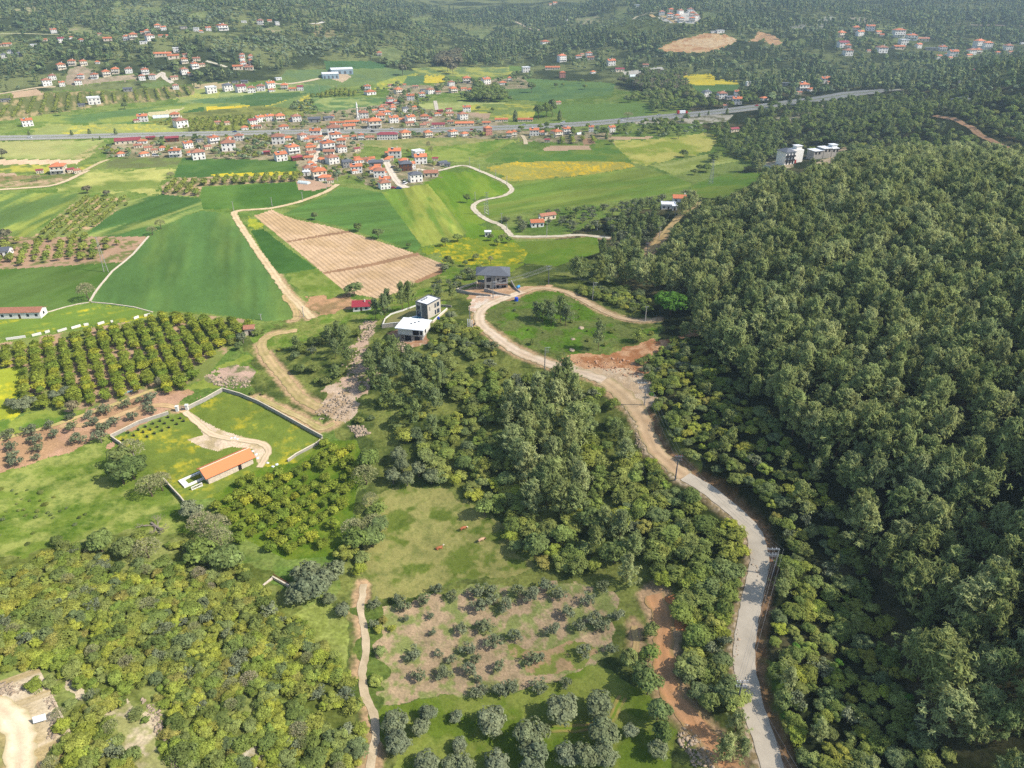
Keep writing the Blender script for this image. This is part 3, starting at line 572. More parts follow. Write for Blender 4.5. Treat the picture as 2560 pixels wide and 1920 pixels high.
# ------------------------------------------------------------------ the ground: one sheet on a polar grid, finest where it is looked at
az = np.concatenate([np.radians(np.arange(-180, -44, 3.0)), np.radians(np.arange(-44, 44, .075)), np.radians(np.arange(44, 180.1, 3.0))])
dep = np.concatenate([np.arange(88, 62, -2.0), np.arange(62, 7.0, -.072)]); r1 = CAMZ/np.tan(np.radians(dep))
r2 = np.arange(r1[-1]+6, 2700, 6.0); r3 = np.arange(2720, 6500, 45.0); rr = np.concatenate([r1, r2, r3])
A_, R_ = np.meshgrid(az, rr); GX = R_*np.sin(A_); GY = R_*np.cos(A_)
GZ = height(GX, GY)
near = 1-sstep(300, 900, R_)
rd_g = np.full(GX.shape, 50.); _q = (R_ < 700) & (GY > 20) & (np.abs(A_) < .8); rd_g[_q] = roaddist(GX[_q], GY[_q])
GZ = GZ + near*sstep(.1, 1.2, rd_g)*.3*(fbm(GX/2.2, GY/2.2, 61, 3, .6)-.5)
nr, na = GX.shape
cx = (GX[:-1, :-1]+GX[1:, 1:])/2; cy = (GY[:-1, :-1]+GY[1:, 1:])/2; cz = (GZ[:-1, :-1]+GZ[1:, 1:])/2
fpx, fpy = proj(cx, cy, cz)
SOFT = np.array([True]+[c['mat'] in ('wild', 'soil') or c['name'] in ('meadow', 'hill_clearing', 'flower_strip', 'verge', 'pasture', 'flower_field') for c in COV])
def cover_at(X, Y, px, py):
    a = look(covmap, px, py); w = np.clip(pxm_arr(X, Y), .8, 10)
    wx = (fbm(X/7, Y/7, 21, 3)-.5)*w*9 + (fbm(X/40, Y/40, 23, 2)-.5)*w*16; wy = (fbm(X/7, Y/7, 22, 3)-.5)*w*6
    b = look(covmap, px+wx, py+wy)
    return np.where(SOFT[a] & SOFT[b], b, a)
def pxm_arr(X, Y): return PF/np.maximum(Y*CT+CAMZ*ST, 10)
fid = np.where((cy > 25) & (np.abs(A_[:-1, :-1]) < math.radians(50)), cover_at(cx, cy, fpx, fpy), 0)
vi = np.arange(nr*na).reshape(nr, na)
F = np.stack([vi[:-1, :-1], vi[:-1, 1:], vi[1:, 1:], vi[1:, :-1]], -1)
VX = GX.ravel(); VY = GY.ravel(); VZ = GZ.ravel(); VR = R_.ravel()
wild_ids = [0]+[i+1 for i, c in enumerate(COV) if c['name'] is None]
painted = {}
for k in range(1, len(COV)+1):
    c = COV[k-1]
    if c['name'] is None: continue
    m = fid == k
    if m.sum() < 4: continue
    f = F[m][:, ::-1]; u, inv = np.unique(f, return_inverse=True)
    col = covcol(c, VX[u], VY[u], VR[u])
    nm = c['name']
    me = np_mesh(nm, np.stack([VX[u], VY[u], VZ[u]], -1), inv.reshape(-1, 4), col, True, [CMATS[c['mat']]])
    o = bpy.data.objects.new(nm, me); C.objects.link(o); props(o, kind='structure')
m = np.isin(fid, wild_ids); f = F[m][:, ::-1]; u, inv = np.unique(f, return_inverse=True)
ux, uy = proj(VX[u], VY[u], VZ[u]); uid = np.where(VY[u] > 25, cover_at(VX[u], VY[u], ux, uy), 0)
col = covcol(BASE, VX[u], VY[u], VR[u])
for k in wild_ids[1:]:
    q = uid == k
    if q.any(): col[q] = covcol(COV[k-1], VX[u][q], VY[u][q], VR[u][q])
# worn earth beside the tracks
nearroad = np.where((np.abs(ux-1106) < 1300) & (VR[u] < 420))[0]
rdv = roaddist(VX[u][nearroad], VY[u][nearroad]); e = (1-sstep(.2, 2.6, rdv+1.2*(fbm(VX[u][nearroad]/1.7, VY[u][nearroad]/1.7, 44, 3)-.5)*2))[:, None]
col[nearroad] = col[nearroad]*(1-e) + lin((190,160,124))*GK*e
# brown cut face on the hill side of the road, pale stones on the valley side
kb = np.where((VX[u] > bank[:, 0].min()-12) & (VX[u] < bank[:, 0].max()+12) & (VY[u] > bank[:, 1].min()-5) & (VY[u] < bank[:, 1].max()+5))[0]
for i in range(0, len(kb), 20000):
    k = kb[i:i+20000]; x = VX[u][k]; y = VY[u][k]; dx = x[:, None]-bank[None, :, 0]; dy = y[:, None]-bank[None, :, 1]; j = np.hypot(dx, dy).argmin(1); r_ = np.arange(len(k))
    side = bt[j, 0]*dy[r_, j]-bt[j, 1]*dx[r_, j]; dd = np.abs(side); ins = np.hypot(dx, dy)[r_, j] < dd+2
    w = .75*(np.where(side < 0, sstep(2.0, 2.6, dd)*(1-sstep(3.6, 5.6, dd+3*(fbm(x/2.5, y/2.5, 46, 4)-.5))), 0)*ins)[:, None]; q = fbm(x/1.1, y/1.1, 47, 4, .7)[:, None]
    col[k] = col[k]*(1-w)+GK*(lin((158,118,86))*(1-q)+lin((120,96,66))*q)*w
    w = (np.where(side > 0, sstep(2.0, 2.5, dd)*(1-sstep(3.0, 4.6, dd+2*(fbm(x/2, y/2, 48, 3)-.5))), 0)*ins)[:, None]*.7; q = sstep(.45, .6, fbm(x/.7, y/.7, 49, 3))[:, None]
    col[k] = col[k]*(1-w)+GK*(lin((206,190,164))*q+lin((150,136,96))*(1-q))*w
me = np_mesh('ground', np.stack([VX[u], VY[u], VZ[u]], -1), inv.reshape(-1, 4), col, True, [CMATS['wild']])
o = bpy.data.objects.new('ground', me); C.objects.link(o); props(o, kind='structure')
# road strips
RM = groundmat('road_surface', 2.5, .07, .3, .05, .2); RC2 = groundmat('concrete_surface', 3.5, .04, .25, .04, .05)
def strip(name, L, w, colf, off, mat, cross=8, ragged=0.0, kind='structure'):
    t = np.gradient(L, axis=0); t /= np.hypot(t[:, 0], t[:, 1])[:, None]; nrm = np.stack([-t[:, 1], t[:, 0]], -1)
    s = np.linspace(-1, 1, cross+1); al = np.concatenate([[0], np.cumsum(np.hypot(*np.diff(L, axis=0).T))])
    wl = w/2*(1+ragged*(vnoise(al/1.4, al*0, 3)-.5)*1.2); wr = w/2*(1+ragged*(vnoise(al/1.4, al*0+9, 4)-.5)*1.2)
    S = np.where(s[None] < 0, s[None]*wl[:, None], s[None]*wr[:, None])
    X = L[:, None, 0]+nrm[:, None, 0]*S; Y = L[:, None, 1]+nrm[:, None, 1]*S
    Z = height(X, Y)+off+np.hypot(X, Y)*.0002
    V = np.stack([X, Y, Z], -1).reshape(-1, 3); n, c = X.shape; q = np.arange(n*c).reshape(n, c)
    F = np.stack([q[:-1, :-1], q[:-1, 1:], q[1:, 1:], q[1:, :-1]], -1).reshape(-1, 4)
    cc = colf(X.ravel(), Y.ravel(), np.broadcast_to(s[None], X.shape).ravel())
    me = np_mesh(name, V, F, cc, True, [mat]); o = bpy.data.objects.new(name, me); C.objects.link(o); props(o, kind=kind); return o
for r in ROADS:
    def cf(X, Y, s, r=r):
        n = np.clip(fbm(X/3.5, Y/3.5, 12, 5, .7)*2.2-.6, 0, 1)[:, None]; c = r['A']*(1-n)+r['B']*n*.92
        if r['ruts']:
            g = np.exp(-((np.abs(s)-.45)/.16)**2)[:, None]; c = c*(1+.14*g)*(1-.10*np.exp(-(s/.2)**2)[:, None])
            e = sstep(.7, 1.0, np.abs(s)+.25*(fbm(X/1.2, Y/1.2, 8, 3)-.5)*2)[:, None]*.6
            c = c*(1-e)+np.array(lin((150,146,92))*GK)*e
        if r['grass']:
            g = np.exp(-(s/.35)**2)[:, None]; c = c*(1-g)+lin((120,150,50))*GK*g
        return c
    strip(r['name'], r['L'], r['w'], cf, r['off'], RC2 if not r['ruts'] and r['name'] == 'road' else RM, ragged=r['se'])
# highway: two carriageways, median, lines
ah = lambda X, Y, s: np.tile(lin((150,150,146))*GK, (len(X), 1))*(1+.1*(fbm(X/8, Y/8, 2, 3)[:, None]-.5))
tt = np.gradient(HWL, axis=0); tt /= np.hypot(tt[:, 0], tt[:, 1])[:, None]; nn = np.stack([-tt[:, 1], tt[:, 0]], -1)
HWZ = height(HWL[:, 0], HWL[:, 1])
for s in (-1, 1):
    strip('highway', HWL+nn*6.4*s, 10.0, ah, .25, RC2, cross=6)
    for q, w in ((1.9, .35), (10.9, .35), (6.4, .25)):
        strip('road_line', HWL+nn*q*s, w, lambda X, Y, s: np.tile(lin((225,225,220))*GK, (len(X), 1)), .34, RC2, cross=1)
strip('median', HWL, 2.6, lambda X, Y, s: np.tile(lin((120,126,84))*GK, (len(X), 1)), .3, RM, cross=2)
strip('road_shoulder', HWL-nn*12.2, 1.6, lambda X, Y, s: np.tile(lin((196,190,170))*GK, (len(X), 1)), .2, RM, cross=2)
# ------------------------------------------------------------------ vegetation prototypes
rng = np.random.default_rng(11)
def leaves(Cn, N, S, asp=1.6, rs=rng):
    """one small quad per centre, facing N"""
    Cn = np.asarray(Cn, float); N = np.asarray(N, float); N = N/np.maximum(np.linalg.norm(N, axis=1, keepdims=True), 1e-6)
    R = rs.normal(size=N.shape); U = np.cross(N, R); U /= np.maximum(np.linalg.norm(U, axis=1, keepdims=True), 1e-6); W = np.cross(N, U)
    S = np.asarray(S)[:, None]*np.ones((len(Cn), 1)); a = U*S*asp/2; b = W*S/2
    V = np.stack([Cn-a-b*.6, Cn+a*.2-b, Cn+a+b*.5, Cn-a*.3+b], 1).reshape(-1, 3)
    return V
def crown_mesh(name, V, mat):
    F = np.arange(len(V)).reshape(-1, 4); return np_mesh(name, V, F, None, False, [mat])
def dirs(n, rs): d = rs.normal(size=(n, 3)); return d/np.linalg.norm(d, axis=1, keepdims=True)
def round_crown(seed, nl, ls, nc=26, R=.5, zc=.58, hz=.42, cr=.2, droop=0, gap=.0, up=.25):
    """lumpy broad-leaved crown: leaf faces over many overlapping clumps"""
    rs = np.random.default_rng(seed); d = dirs(nc, rs); d[:, 2] = np.abs(d[:, 2])*1.15-.35; d /= np.linalg.norm(d, axis=1, keepdims=True)
    k = rs.uniform(.35, .95, nc)[:, None]; cc = d*k*np.array([R-cr*.6, R-cr*.6, hz-cr*.5])+np.array([0, 0, zc]); rad = cr*rs.uniform(.65, 1.25, nc)
    lob = 1+.18*np.sin(np.arctan2(cc[:, 1], cc[:, 0])*rs.integers(2, 4)+rs.uniform(0, 6)); cc[:, :2] *= lob[:, None]
    j = rs.integers(0, nc, nl); e = dirs(nl, rs); e[:, 2] = np.where(e[:, 2] < -.3, -e[:, 2], e[:, 2])
    P = cc[j]+e*rad[j][:, None]*rs.uniform(.75, 1.05, nl)[:, None]*np.array([1, 1, .85])
    out = (P-np.array([0, 0, zc]))/np.array([R, R, hz]); keep = np.linalg.norm(out, axis=1) > .38
    P = P[keep]; e = e[keep]; out = out[keep]
    N = e*.8+out*.5+rs.normal(size=P.shape)*.35+np.array([0, 0, up])
    return leaves(P, N, ls*rs.uniform(.6, 1.4, len(P)), 1.5, rs)
def pine_crown(seed, nb, nt, ls, base=.22, R=.34, per=6, asp=3.0, tr=.03):
    """pine: separate rising arms carrying needle tufts, open between the arms, a short leader on top"""
    rs = np.random.default_rng(seed); P = []; N = []; S = []; D = []; g0 = rs.uniform(0, 6.28); sk = rs.uniform(-.25, .25, 2)
    def tuft(c, d, k):
        for _ in range(k):
            e = rs.normal(size=3); e /= np.linalg.norm(e); e[2] = abs(e[2])*.9; r = tr*rs.uniform(.5, 1.25)
            P.append(c+e*r*np.array([1.1, 1.1, .8])); N.append(e+np.array([d[0]*.4, d[1]*.4, .4])+rs.normal(size=3)*.3); S.append(ls*rs.uniform(.6, 1.3)); D.append(d+rs.normal(size=3)*.3)
    for i in range(nb):
        h = base+(.97-base)*((i+.5)/nb)**.85+rs.uniform(-.02, .02); t = (h-base)/(1-base)
        a = g0+i*2.4+rs.uniform(-.4, .4); lop = 1+sk[0]*math.cos(a)+sk[1]*math.sin(a)
        L = R*lop*(1-max(t, 0)**1.25)**.9*(.6+.4*min(1, max(t, 0)*4+.2))*rs.uniform(.5, 1.25)+.02
        rise = rs.uniform(.3, .7)+max(t, 0)*1.0
        for k in range(nt):
            f = .28+.72*(k+1)/nt; spr = .025+.05*f*(1-t)
            c = np.array([math.cos(a)*L*f, math.sin(a)*L*f, h-.03+rise*L*f**1.6])+rs.normal(size=3)*np.array([spr, spr, .012])
            tuft(c, np.array([math.cos(a), math.sin(a), rise+1.0]), per)
    for k in range(5): tuft(np.array([rs.normal()*.012, rs.normal()*.012, .9+.025*k]), np.array([0, 0, 1.]), per)
    P = np.array(P); N = np.array(N); D = np.array(D); S = np.array(S)[:, None]; N /= np.linalg.norm(N, axis=1, keepdims=True)
    U = D-N*(D*N).sum(1, keepdims=True); U /= np.maximum(np.linalg.norm(U, axis=1, keepdims=True), 1e-6); W = np.cross(N, U); a = U*S*asp/2; b = W*S/2
    return np.stack([P-a-b*.6, P-a+b*.6, P+a+b*.5, P+a-b*.5], 1).reshape(-1, 3)
def olive_crown(seed, nl, ls, open_=.5):
    rs = np.random.default_rng(seed); nc = 15; P = []; a = rs.uniform(0, 6.28, nc); r = rs.uniform(.1, .42, nc); z = rs.uniform(.5, .86, nc)-r*.35
    cc = np.stack([np.cos(a)*r, np.sin(a)*r, z], -1); rad = rs.uniform(.1, .19, nc)
    j = rs.integers(0, nc, nl); e = dirs(nl, rs); P = cc[j]+e*rad[j][:, None]*np.cbrt(rs.uniform(.25, 1, nl))[:, None]*np.array([1, 1, .9])
    N = e+rs.normal(size=P.shape)*.5+np.array([0, 0, .3])
    return leaves(P, N, ls*rs.uniform(.6, 1.3, nl), 2.0, rs)
def bare_crown(seed, nl=700, ls=.03):
    rs = np.random.default_rng(seed); P = []; N = []; S = []
    d = dirs(nl, rs); d[:, 2] = np.abs(d[:, 2])-.25; r = np.cbrt(rs.uniform(.15, 1, nl)); P = d*r[:, None]*np.array([.45, .45, .42])+np.array([0, 0, .55])
    N = rs.normal(size=P.shape); return leaves(P, N, ls*rs.uniform(.5, 1.3, nl), 3.5, rs)
def spire_crown(seed, nl=900, ls=.035, R=.13):
    rs = np.random.default_rng(seed); h = rs.uniform(.05, 1, nl); a = rs.uniform(0, 6.28, nl); r = R*np.sin(np.clip(h, 0, 1)**.6*3.14)**.7*(.8+.35*vnoise(h*9, a*2, seed))+.01
    P = np.stack([np.cos(a)*r, np.sin(a)*r, h], -1); N = np.stack([np.cos(a), np.sin(a), h*0+.5], -1)+rs.normal(size=(nl, 3))*.4
    return leaves(P, N, ls*rs.uniform(.6, 1.3, nl), 2, rs)
def trunk_mb(seed, h=.6, r=.03, limbs=4, lean=.04, spread=.22):
    rs = random.Random(seed); mb = MB(); p = Vector((0, 0, -.03)); n = 4; q = p
    for i in range(n):
        q2 = Vector((rs.uniform(-lean, lean), rs.uniform(-lean, lean), h*(i+1)/n)); mb.tube(q, q2, r*(1-.17*i), r*(1-.17*(i+1)), 6); q = q2
    for k in range(limbs):
        a = k*6.28/max(limbs, 1)+rs.uniform(-.5, .5); z0 = h*rs.uniform(.35, .8)
        mb.tube((0, 0, z0), (math.cos(a)*spread, math.sin(a)*spread, z0+rs.uniform(.12, .28)), r*.5, r*.15, 5)
    return mb
L_ = lambda r, g, b: tuple(float(x) for x in lin((r, g, b))*1.3)
LM = dict(
 pine=leafmat('pine_needles', [L_(109,121,75), L_(131,141,90), L_(120,128,77), L_(147,153,104), L_(114,126,84)], .4),
 pine_dark=leafmat('dark_pine_needles', [L_(100,114,70), L_(116,128,78), L_(106,118,82)], .34),
 citrus=leafmat('citrus_leaves', [L_(104,116,44), L_(122,130,52), L_(98,116,46), L_(142,142,50)], .34),
 citrus_far=leafmat('orchard_leaves', [L_(118,126,62), L_(132,138,66), L_(108,124,60)], .34),
 olive=leafmat('olive_leaves', [L_(90,98,74), L_(102,108,84), L_(95,102,72), L_(110,115,88)], .12, amp=.2),
 shrub=leafmat('scrub_leaves', [L_(108,126,58), L_(136,144,60), L_(120,130,80), L_(144,148,62), L_(104,120,60), L_(140,138,64), L_(122,136,66), L_(134,128,70)], .36),
 shrub_dark=leafmat('dark_scrub_leaves', [L_(94,108,58), L_(112,124,62), L_(98,110,76), L_(130,134,64), L_(90,104,56), L_(120,126,70)], .34),
 broad=leafmat('broad_leaves', [L_(98,114,60), L_(116,130,68), L_(104,118,74), L_(88,104,56), L_(122,130,78)], .38),
 bright=leafmat('spring_leaves', [L_(74,108,42), L_(80,114,46)], .3),
 bare=leafmat('pale_twigs', [L_(132,132,96), L_(124,126,86), L_(138,130,104)], .2, amp=.15),
 brown=leafmat('brownish_leaves', [L_(98,98,74), L_(94,94,74), L_(108,100,76)], .15),
 far=leafmat('far_leaves', [L_(80,98,62), L_(100,114,70), L_(92,106,78), L_(118,126,80), L_(76,92,58)], .15, nscale=.05),
 farolive=leafmat('far_olive_leaves', [L_(100,114,86), L_(112,122,94)], .1, nscale=.05),
)
BARK = solid('bark', lin((116,98,82))*.6, .9, .3, 6); BARKP = solid('pine_bark', lin((122,92,74))*.6, .9, .3, 6); BARKO = solid('olive_bark', lin((150,138,124))*.6, .9, .3, 6)
KIND = {}   # kind -> list of (crown mesh, trunk mesh)
def kind(name, crowns, trunks): KIND[name] = [(c, trunks[i % len(trunks)]) for i, c in enumerate(crowns)]
tp = [trunk_mb(i, .93, .016, 5, .012, .16).mesh('pine_trunk', BARKP) for i in range(2)]
tb = [trunk_mb(i+5, .6, .03, 4).mesh('tree_trunk', BARK) for i in range(2)]
to = [trunk_mb(i+9, .45, .04, 5, .03, .3).mesh('olive_trunk', BARKO) for i in range(2)]
ts = [trunk_mb(i+19, .5, .025, 4, .03, .2).mesh('shrub_stem', BARK) for i in range(2)]
kind('pine', [crown_mesh('pine_crown', pine_crown(i, 26+2*i, 7, .024, .1+.035*i, .29+.025*(i%4), 9, 4.0, .028), LM['pine']) for i in range(6)], tp)
kind('pinedark', [crown_mesh('pine_crown', pine_crown(i+10, 24, 7, .026, .28, .34, 10, 3.8, .034), LM['pine_dark']) for i in range(3)], tp)
kind('citrus', [crown_mesh('citrus_crown', round_crown(i+20, 900, .085, 24, .5, .55, .45, .22), LM['citrus']) for i in range(3)], tb)
kind('citrusfar', [crown_mesh('orchard_crown', round_crown(i+25, 260, .15, 14, .5, .55, .45, .24), LM['citrus_far']) for i in range(2)], tb)
kind('olive', [crown_mesh('olive_crown', olive_crown(i+30, 520, .06), LM['olive']) for i in range(4)], to)
kind('oliveold', [crown_mesh('olive_crown', round_crown(i+40, 2400, .055, 44, .5, .52, .46, .16, gap=.3), LM['olive']) for i in range(3)], to)
kind('shrub', [crown_mesh('shrub_crown', round_crown(i+50, 2000, .052, 30, .52, .48, .46, .15+.015*i), LM['shrub']) for i in range(4)], ts)
kind('shrubdark', [crown_mesh('shrub_crown', round_crown(i+60, 2000, .054, 30, .5, .48, .48, .14+.015*i), LM['shrub_dark']) for i in range(4)], ts)
kind('broad', [crown_mesh('broadleaf_crown', round_crown(i+70, 1700, .068, 40, .5, .58, .42, .17), LM['broad']) for i in range(4)], tb)
kind('bright', [crown_mesh('broadleaf_crown', round_crown(80, 3000, .05, 60, .52, .56, .44, .14), LM['bright'])], tb)
kind('brown', [crown_mesh('broadleaf_crown', round_crown(i+84, 1100, .08, 30, .48, .56, .44, .18), LM['brown']) for i in range(2)], tb)
kind('bare', [crown_mesh('bare_crown', bare_crown(i+90, 900, .022), LM['bare']) for i in range(3)], tb)
kind('cypress', [crown_mesh('cypress_crown', spire_crown(i+95, 900, .04, .16), LM['pine_dark']) for i in range(2)], tb)
kind('far', [crown_mesh('far_crown', round_crown(i+100, 190, .19, 12, .48, .55, .45, .24), LM['far']) for i in range(4)], tb)
kind('farpine', [crown_mesh('far_pine_crown', pine_crown(i+110, 16, 3, .09, .15, .27, 4, 2.0, .05), LM['far']) for i in range(3)], tp)
kind('farolive', [crown_mesh('far_olive_crown', round_crown(i+115, 150, .2, 10, .52, .5, .45, .25), LM['farolive']) for i in range(2)], tb)
ASP = dict(pine=1.0, pinedark=.95, shrubdark=1.4, olive=1.2, oliveold=1.15, shrub=1.5, citrus=1.1)
# ------------------------------------------------------------------ planting zones, photograph pixels -> ground
VZ_ = []
def zone(key, poly, sp, mix, dens=1.0, clump=0, row=None): VZ_.append(dict(key=key, poly=poly, sp=sp, mix=mix, dens=dens, clump=clump, row=row))
# mix entries: kind, weight, hmin, hmax
zone('far hills', [(-900,-150),(3100,-150),(3100,240),(1900,205),(1640,225),(1500,196),(1300,160),(1130,140),(1090,150),(900,140),(850,128),(700,128),(620,150),(560,160),(480,176),(330,180),(280,192),(140,190),(20,198),(-900,220)], 9.5, [('far',5,6,11),('farpine',6,9,15),('farolive',3,4,6)], .85, .55)
zone('far olive slopes', [(440,75),(560,50),(620,90),(740,75),(800,80),(760,115),(690,125),(620,125),(560,110),(470,120)], 9, [('farolive',6,4,7),('far',2,5,9)], .8, .3)
zone('far olive slopes', [(240,20),(330,5),(460,20),(540,30),(540,60),(400,70),(340,60),(250,60)], 9, [('farolive',6,4,7),('far',2,5,9)], .8, .3)
zone('open hill', [(1280,50),(1320,35),(1420,38),(1500,60),(1400,75),(1300,75)], 8, [('far',5,3,6),('farolive',2,3,5)], .7, .5)
zone('open hill', [(820,85),(900,60),(1000,60),(1060,85),(1000,120),(880,120)], 9, [('far',5,4,8)], .7, .5)
zone('valley woods', [(1640,225),(1900,205),(3100,240),(3100,335),(2212,330),(2100,335),(1850,335),(1700,348),(1640,355),(1600,345),(1560,330),(1545,300),(1530,285),(1640,270)], 6.5, [('broad',5,5,9),('shrubdark',3,3,5),('pinedark',2,8,12),('olive',1,4,6)], .96, .25)
zone('valley woods', [(1290,245),(1400,200),(1500,190),(1560,200),(1640,215),(1640,232),(1500,238),(1400,245),(1330,252)], 8, [('broad',6,6,10),('bare',.5,6,9)], .9, .1)
zone('pine plantation', [(1335,180),(1400,165),(1480,165),(1500,185),(1460,205),(1380,200)], 6, [('brown',2,9,12),('pinedark',4,9,13)], 1)
zone('hedges', [(1150,205),(1290,195),(1310,240),(1240,250),(1240,225),(1160,225)], 11, [('broad',6,6,11),('cypress',.5,10,13)], .6, .2)
zone('far trees', [(1060,190),(1090,192),(1160,198),(1165,225),(1060,226),(1000,222),(990,205)], 8, [('broad',6,7,11),('brown',1,8,12)], .9)
zone('far trees', [(750,140),(800,128),(880,145),(990,165),(900,168),(830,170),(750,170)], 10, [('far',6,6,11)], .8,.2)
zone('far trees', [(950,130),(990,120),(1000,160),(940,155)], 8, [('brown',6,12,16)], 1)
# pines and scrub right of the road
PINEPOLY = [(1500,448),(1545,412),(1600,378),(1670,352),(1720,366),(1760,372),(1850,338),(2212,330),(3100,330),(3100,2300),(2180,2300),(2000,1659),(1930,1500),(1900,1400),(1860,1290),(1820,1210),(1740,1080),(1640,960),(1540,850),(1470,770),(1430,720),(1420,700),(1350,650),(1280,625),(1200,600),(1120,570),(1150,545),(1250,548),(1330,560),(1390,560),(1412,540),(1470,475)]
zone('forested hill', PINEPOLY, 4.9, [('pine',9,9.5,15.5),('pine',4,6,10),('pinedark',2,8,13),('shrubdark',1.2,3,4),('bare',.12,6,9),('broad',.4,5,8)], .94, 0)
zone('loop pines', [(1120,570),(1150,545),(1250,548),(1330,560),(1390,560),(1415,600),(1440,650),(1425,700),(1350,650),(1280,625),(1200,600)], 6.5, [('pine',5,10,15),('pinedark',4,9,13),('shrubdark',1,3,4)], .95)
zone('loop scrub', [(1260,640),(1330,668),(1410,686),(1425,700),(1440,650),(1400,640),(1330,630),(1270,622),(1245,628)], 3.6, [('shrubdark',5,2.5,4),('shrub',2,2,3.5)], .95)
zone('crest scrub', [(1850,335),(3100,325),(3100,352),(2212,350),(1900,352),(1780,372),(1700,372),(1650,362),(1640,356)], 5.5, [('shrubdark',4,3,5),('broad',3,5,8)], .97)
zone('road scrub', [(1470,722),(1530,760),(1620,860),(1720,980),(1800,1090),(1860,1200),(1900,1290),(1940,1400),(1980,1520),(2060,1640),(2140,1800),(2140,2300),(1850,2300),(1750,1760),(1700,1640),(1680,1560),(1664,1480),(1664,1400),(1672,1320),(1684,1240),(1676,1180),(1640,1130),(1590,1085),(1510,1030),(1452,985),(1424,930),(1405,870),(1392,820),(1376,790),(1400,770),(1450,745)], 3.0, [('shrubdark',6,2.0,3.9),('shrub',3,1.8,3.4),('pine',.5,5,8),('olive',.4,3,4),('bright',.12,1.8,2.6)], .96, 0)
# middle slope between the pasture and the road
zone('middle slope', [(760,770),(830,740),(900,745),(1010,730),(1060,745),(1130,780),(1190,800),(1290,835),(1345,870),(1370,900),(1385,950),(1410,990),(1450,1020),(1530,1070),(1580,1110),(1608,1160),(1608,1200),(1600,1260),(1590,1330),(1580,1430),(1590,1500),(1610,1580),(1640,1680),(1580,1680),(1545,1590),(1490,1530),(1460,1470),(1452,1400),(1450,1280),(1400,1270),(1345,1262),(1260,1240),(1160,1225),(1110,1190),(1085,1130),(1030,1095),(1000,1060),(945,1040),(920,1000),(830,905),(790,860),(770,810)], 3.6, [('shrubdark',7,3,5.5),('shrub',3,3,5),('broad',1,4,6.5),('olive',.4,3.5,5)], .97, .06)
zone('middle pines', [(1120,850),(1190,820),(1240,850),(1250,920),(1265,1000),(1260,1090),(1220,1150),(1160,1140),(1120,1040),(1100,960),(1090,900)], 6, [('pine',8,11,16),('shrubdark',2,3,5)], .97)
zone('middle pines', [(1270,1120),(1370,1140),(1400,1200),(1395,1262),(1330,1255),(1270,1215)], 6, [('pine',8,8,11),('broad',3,5,8)], .95)
zone('spur pines', [(790,770),(850,765),(920,810),(960,830),(1000,890),(940,960),(860,920),(800,880),(760,840),(770,800)], 5.6, [('pinedark',6,8,12),('shrubdark',3,3,5)], .85)
zone('spur pines', [(1290,875),(1330,890),(1370,900),(1385,960),(1350,1000),(1300,990),(1280,940)], 5.5, [('pine',6,6,9),('shrubdark',3,3,5)], .9)
zone('spur scrub', [(1010,755),(1060,755),(1130,790),(1180,810),(1100,850),(1040,850),(980,800),(960,770)], 3.9, [('shrubdark',5,2.5,4.5),('olive',1,3.5,5),('shrub',2,2.5,4)], .6, .2)
zone('spur scrub', [(620,770),(700,720),(770,700),(790,730),(770,800),(740,830),(690,850),(650,830)], 4.2, [('shrubdark',6,2.5,4.5),('olive',2,3,4.5),('pinedark',.7,6,9)], .6, .3)
zone('house scrub', [(840,750),(900,742),(940,720),(960,700),(1020,712),(1060,745),(1010,757),(930,765)], 3.4, [('shrubdark',6,2.5,4.5),('shrub',2,2,4)], .85)
zone('yard edge', [(960,560),(1010,570),(1040,585),(1020,610),(960,640),(930,640),(930,600)], 5, [('olive',4,3,5),('shrubdark',3,2,4)], .5)
zone('upper pines', [(1120,535),(1190,530),(1260,555),(1230,590),(1120,575)], 6, [('pinedark',8,10,15)], .95)
zone('track pines', [(1320,545),(1300,520),(1330,490),(1360,455),(1400,450),(1440,470),(1420,510),(1400,530),(1340,560)], 6, [('pinedark',6,7,10),('olive',4,4,6)], .8)
zone('farm olives', [(1080,470),(1140,455),(1230,448),(1330,432),(1400,425),(1440,440),(1370,460),(1330,495),(1290,505),(1160,507),(1110,500)], 6, [('olive',7,4,5.5),('broad',2,4,6),('shrubdark',1,2,4)], .8, .2)
zone('farm trees', [(1240,440),(1320,415),(1400,405),(1500,395),(1500,430),(1460,440),(1380,440),(1300,445)], 7, [('broad',5,5,8),('olive',2,4,6),('bare',1,6,8)], .8)
# left bottom scrub
zone('lower scrub', [(-900,1200),(0,1236),(60,1225),(140,1190),(200,1175),(300,1165),(420,1180),(500,1215),(560,1270),(600,1330),(650,1340),(690,1390),(740,1440),(775,1500),(790,1560),(790,1700),(760,2300),(-900,2300)], 2.15, [('shrub',10,1.3,3.3),('olive',.5,2.6,3.8),('bare',.25,3,4.5),('shrubdark',2,2.2,4)], .98, .07)
zone('clear', [(-300,1500),(-100,1470),(20,1452),(100,1447),(110,1470),(60,1490),(75,1500),(118,1505),(128,1540),(125,1600),(100,1660),(60,1700),(-300,1800)], 9, [('shrub',1,1,1.6)], .2)
zone('clear2', [(215,1478),(300,1478),(330,1500),(365,1545),(362,1580),(370,1610),(395,1659),(395,1760),(300,1760),(290,1640),(262,1580),(265,1520),(225,1500)], 5, [('shrub',5,1.2,2.6)], .6)
zone('valley trees', [(180,1190),(240,1172),(330,1185),(420,1190),(480,1165),(520,1200),(500,1240),(380,1220),(260,1230)], 6.5, [('bare',3,7,10),('broad',4,6,9)], .9)
zone('valley trees', [(700,960),(770,965),(800,1010),(800,1060),(790,1120),(770,1100),(760,1040)], 6, [('bare',3,8,11),('broad',3,6,9)], .95)
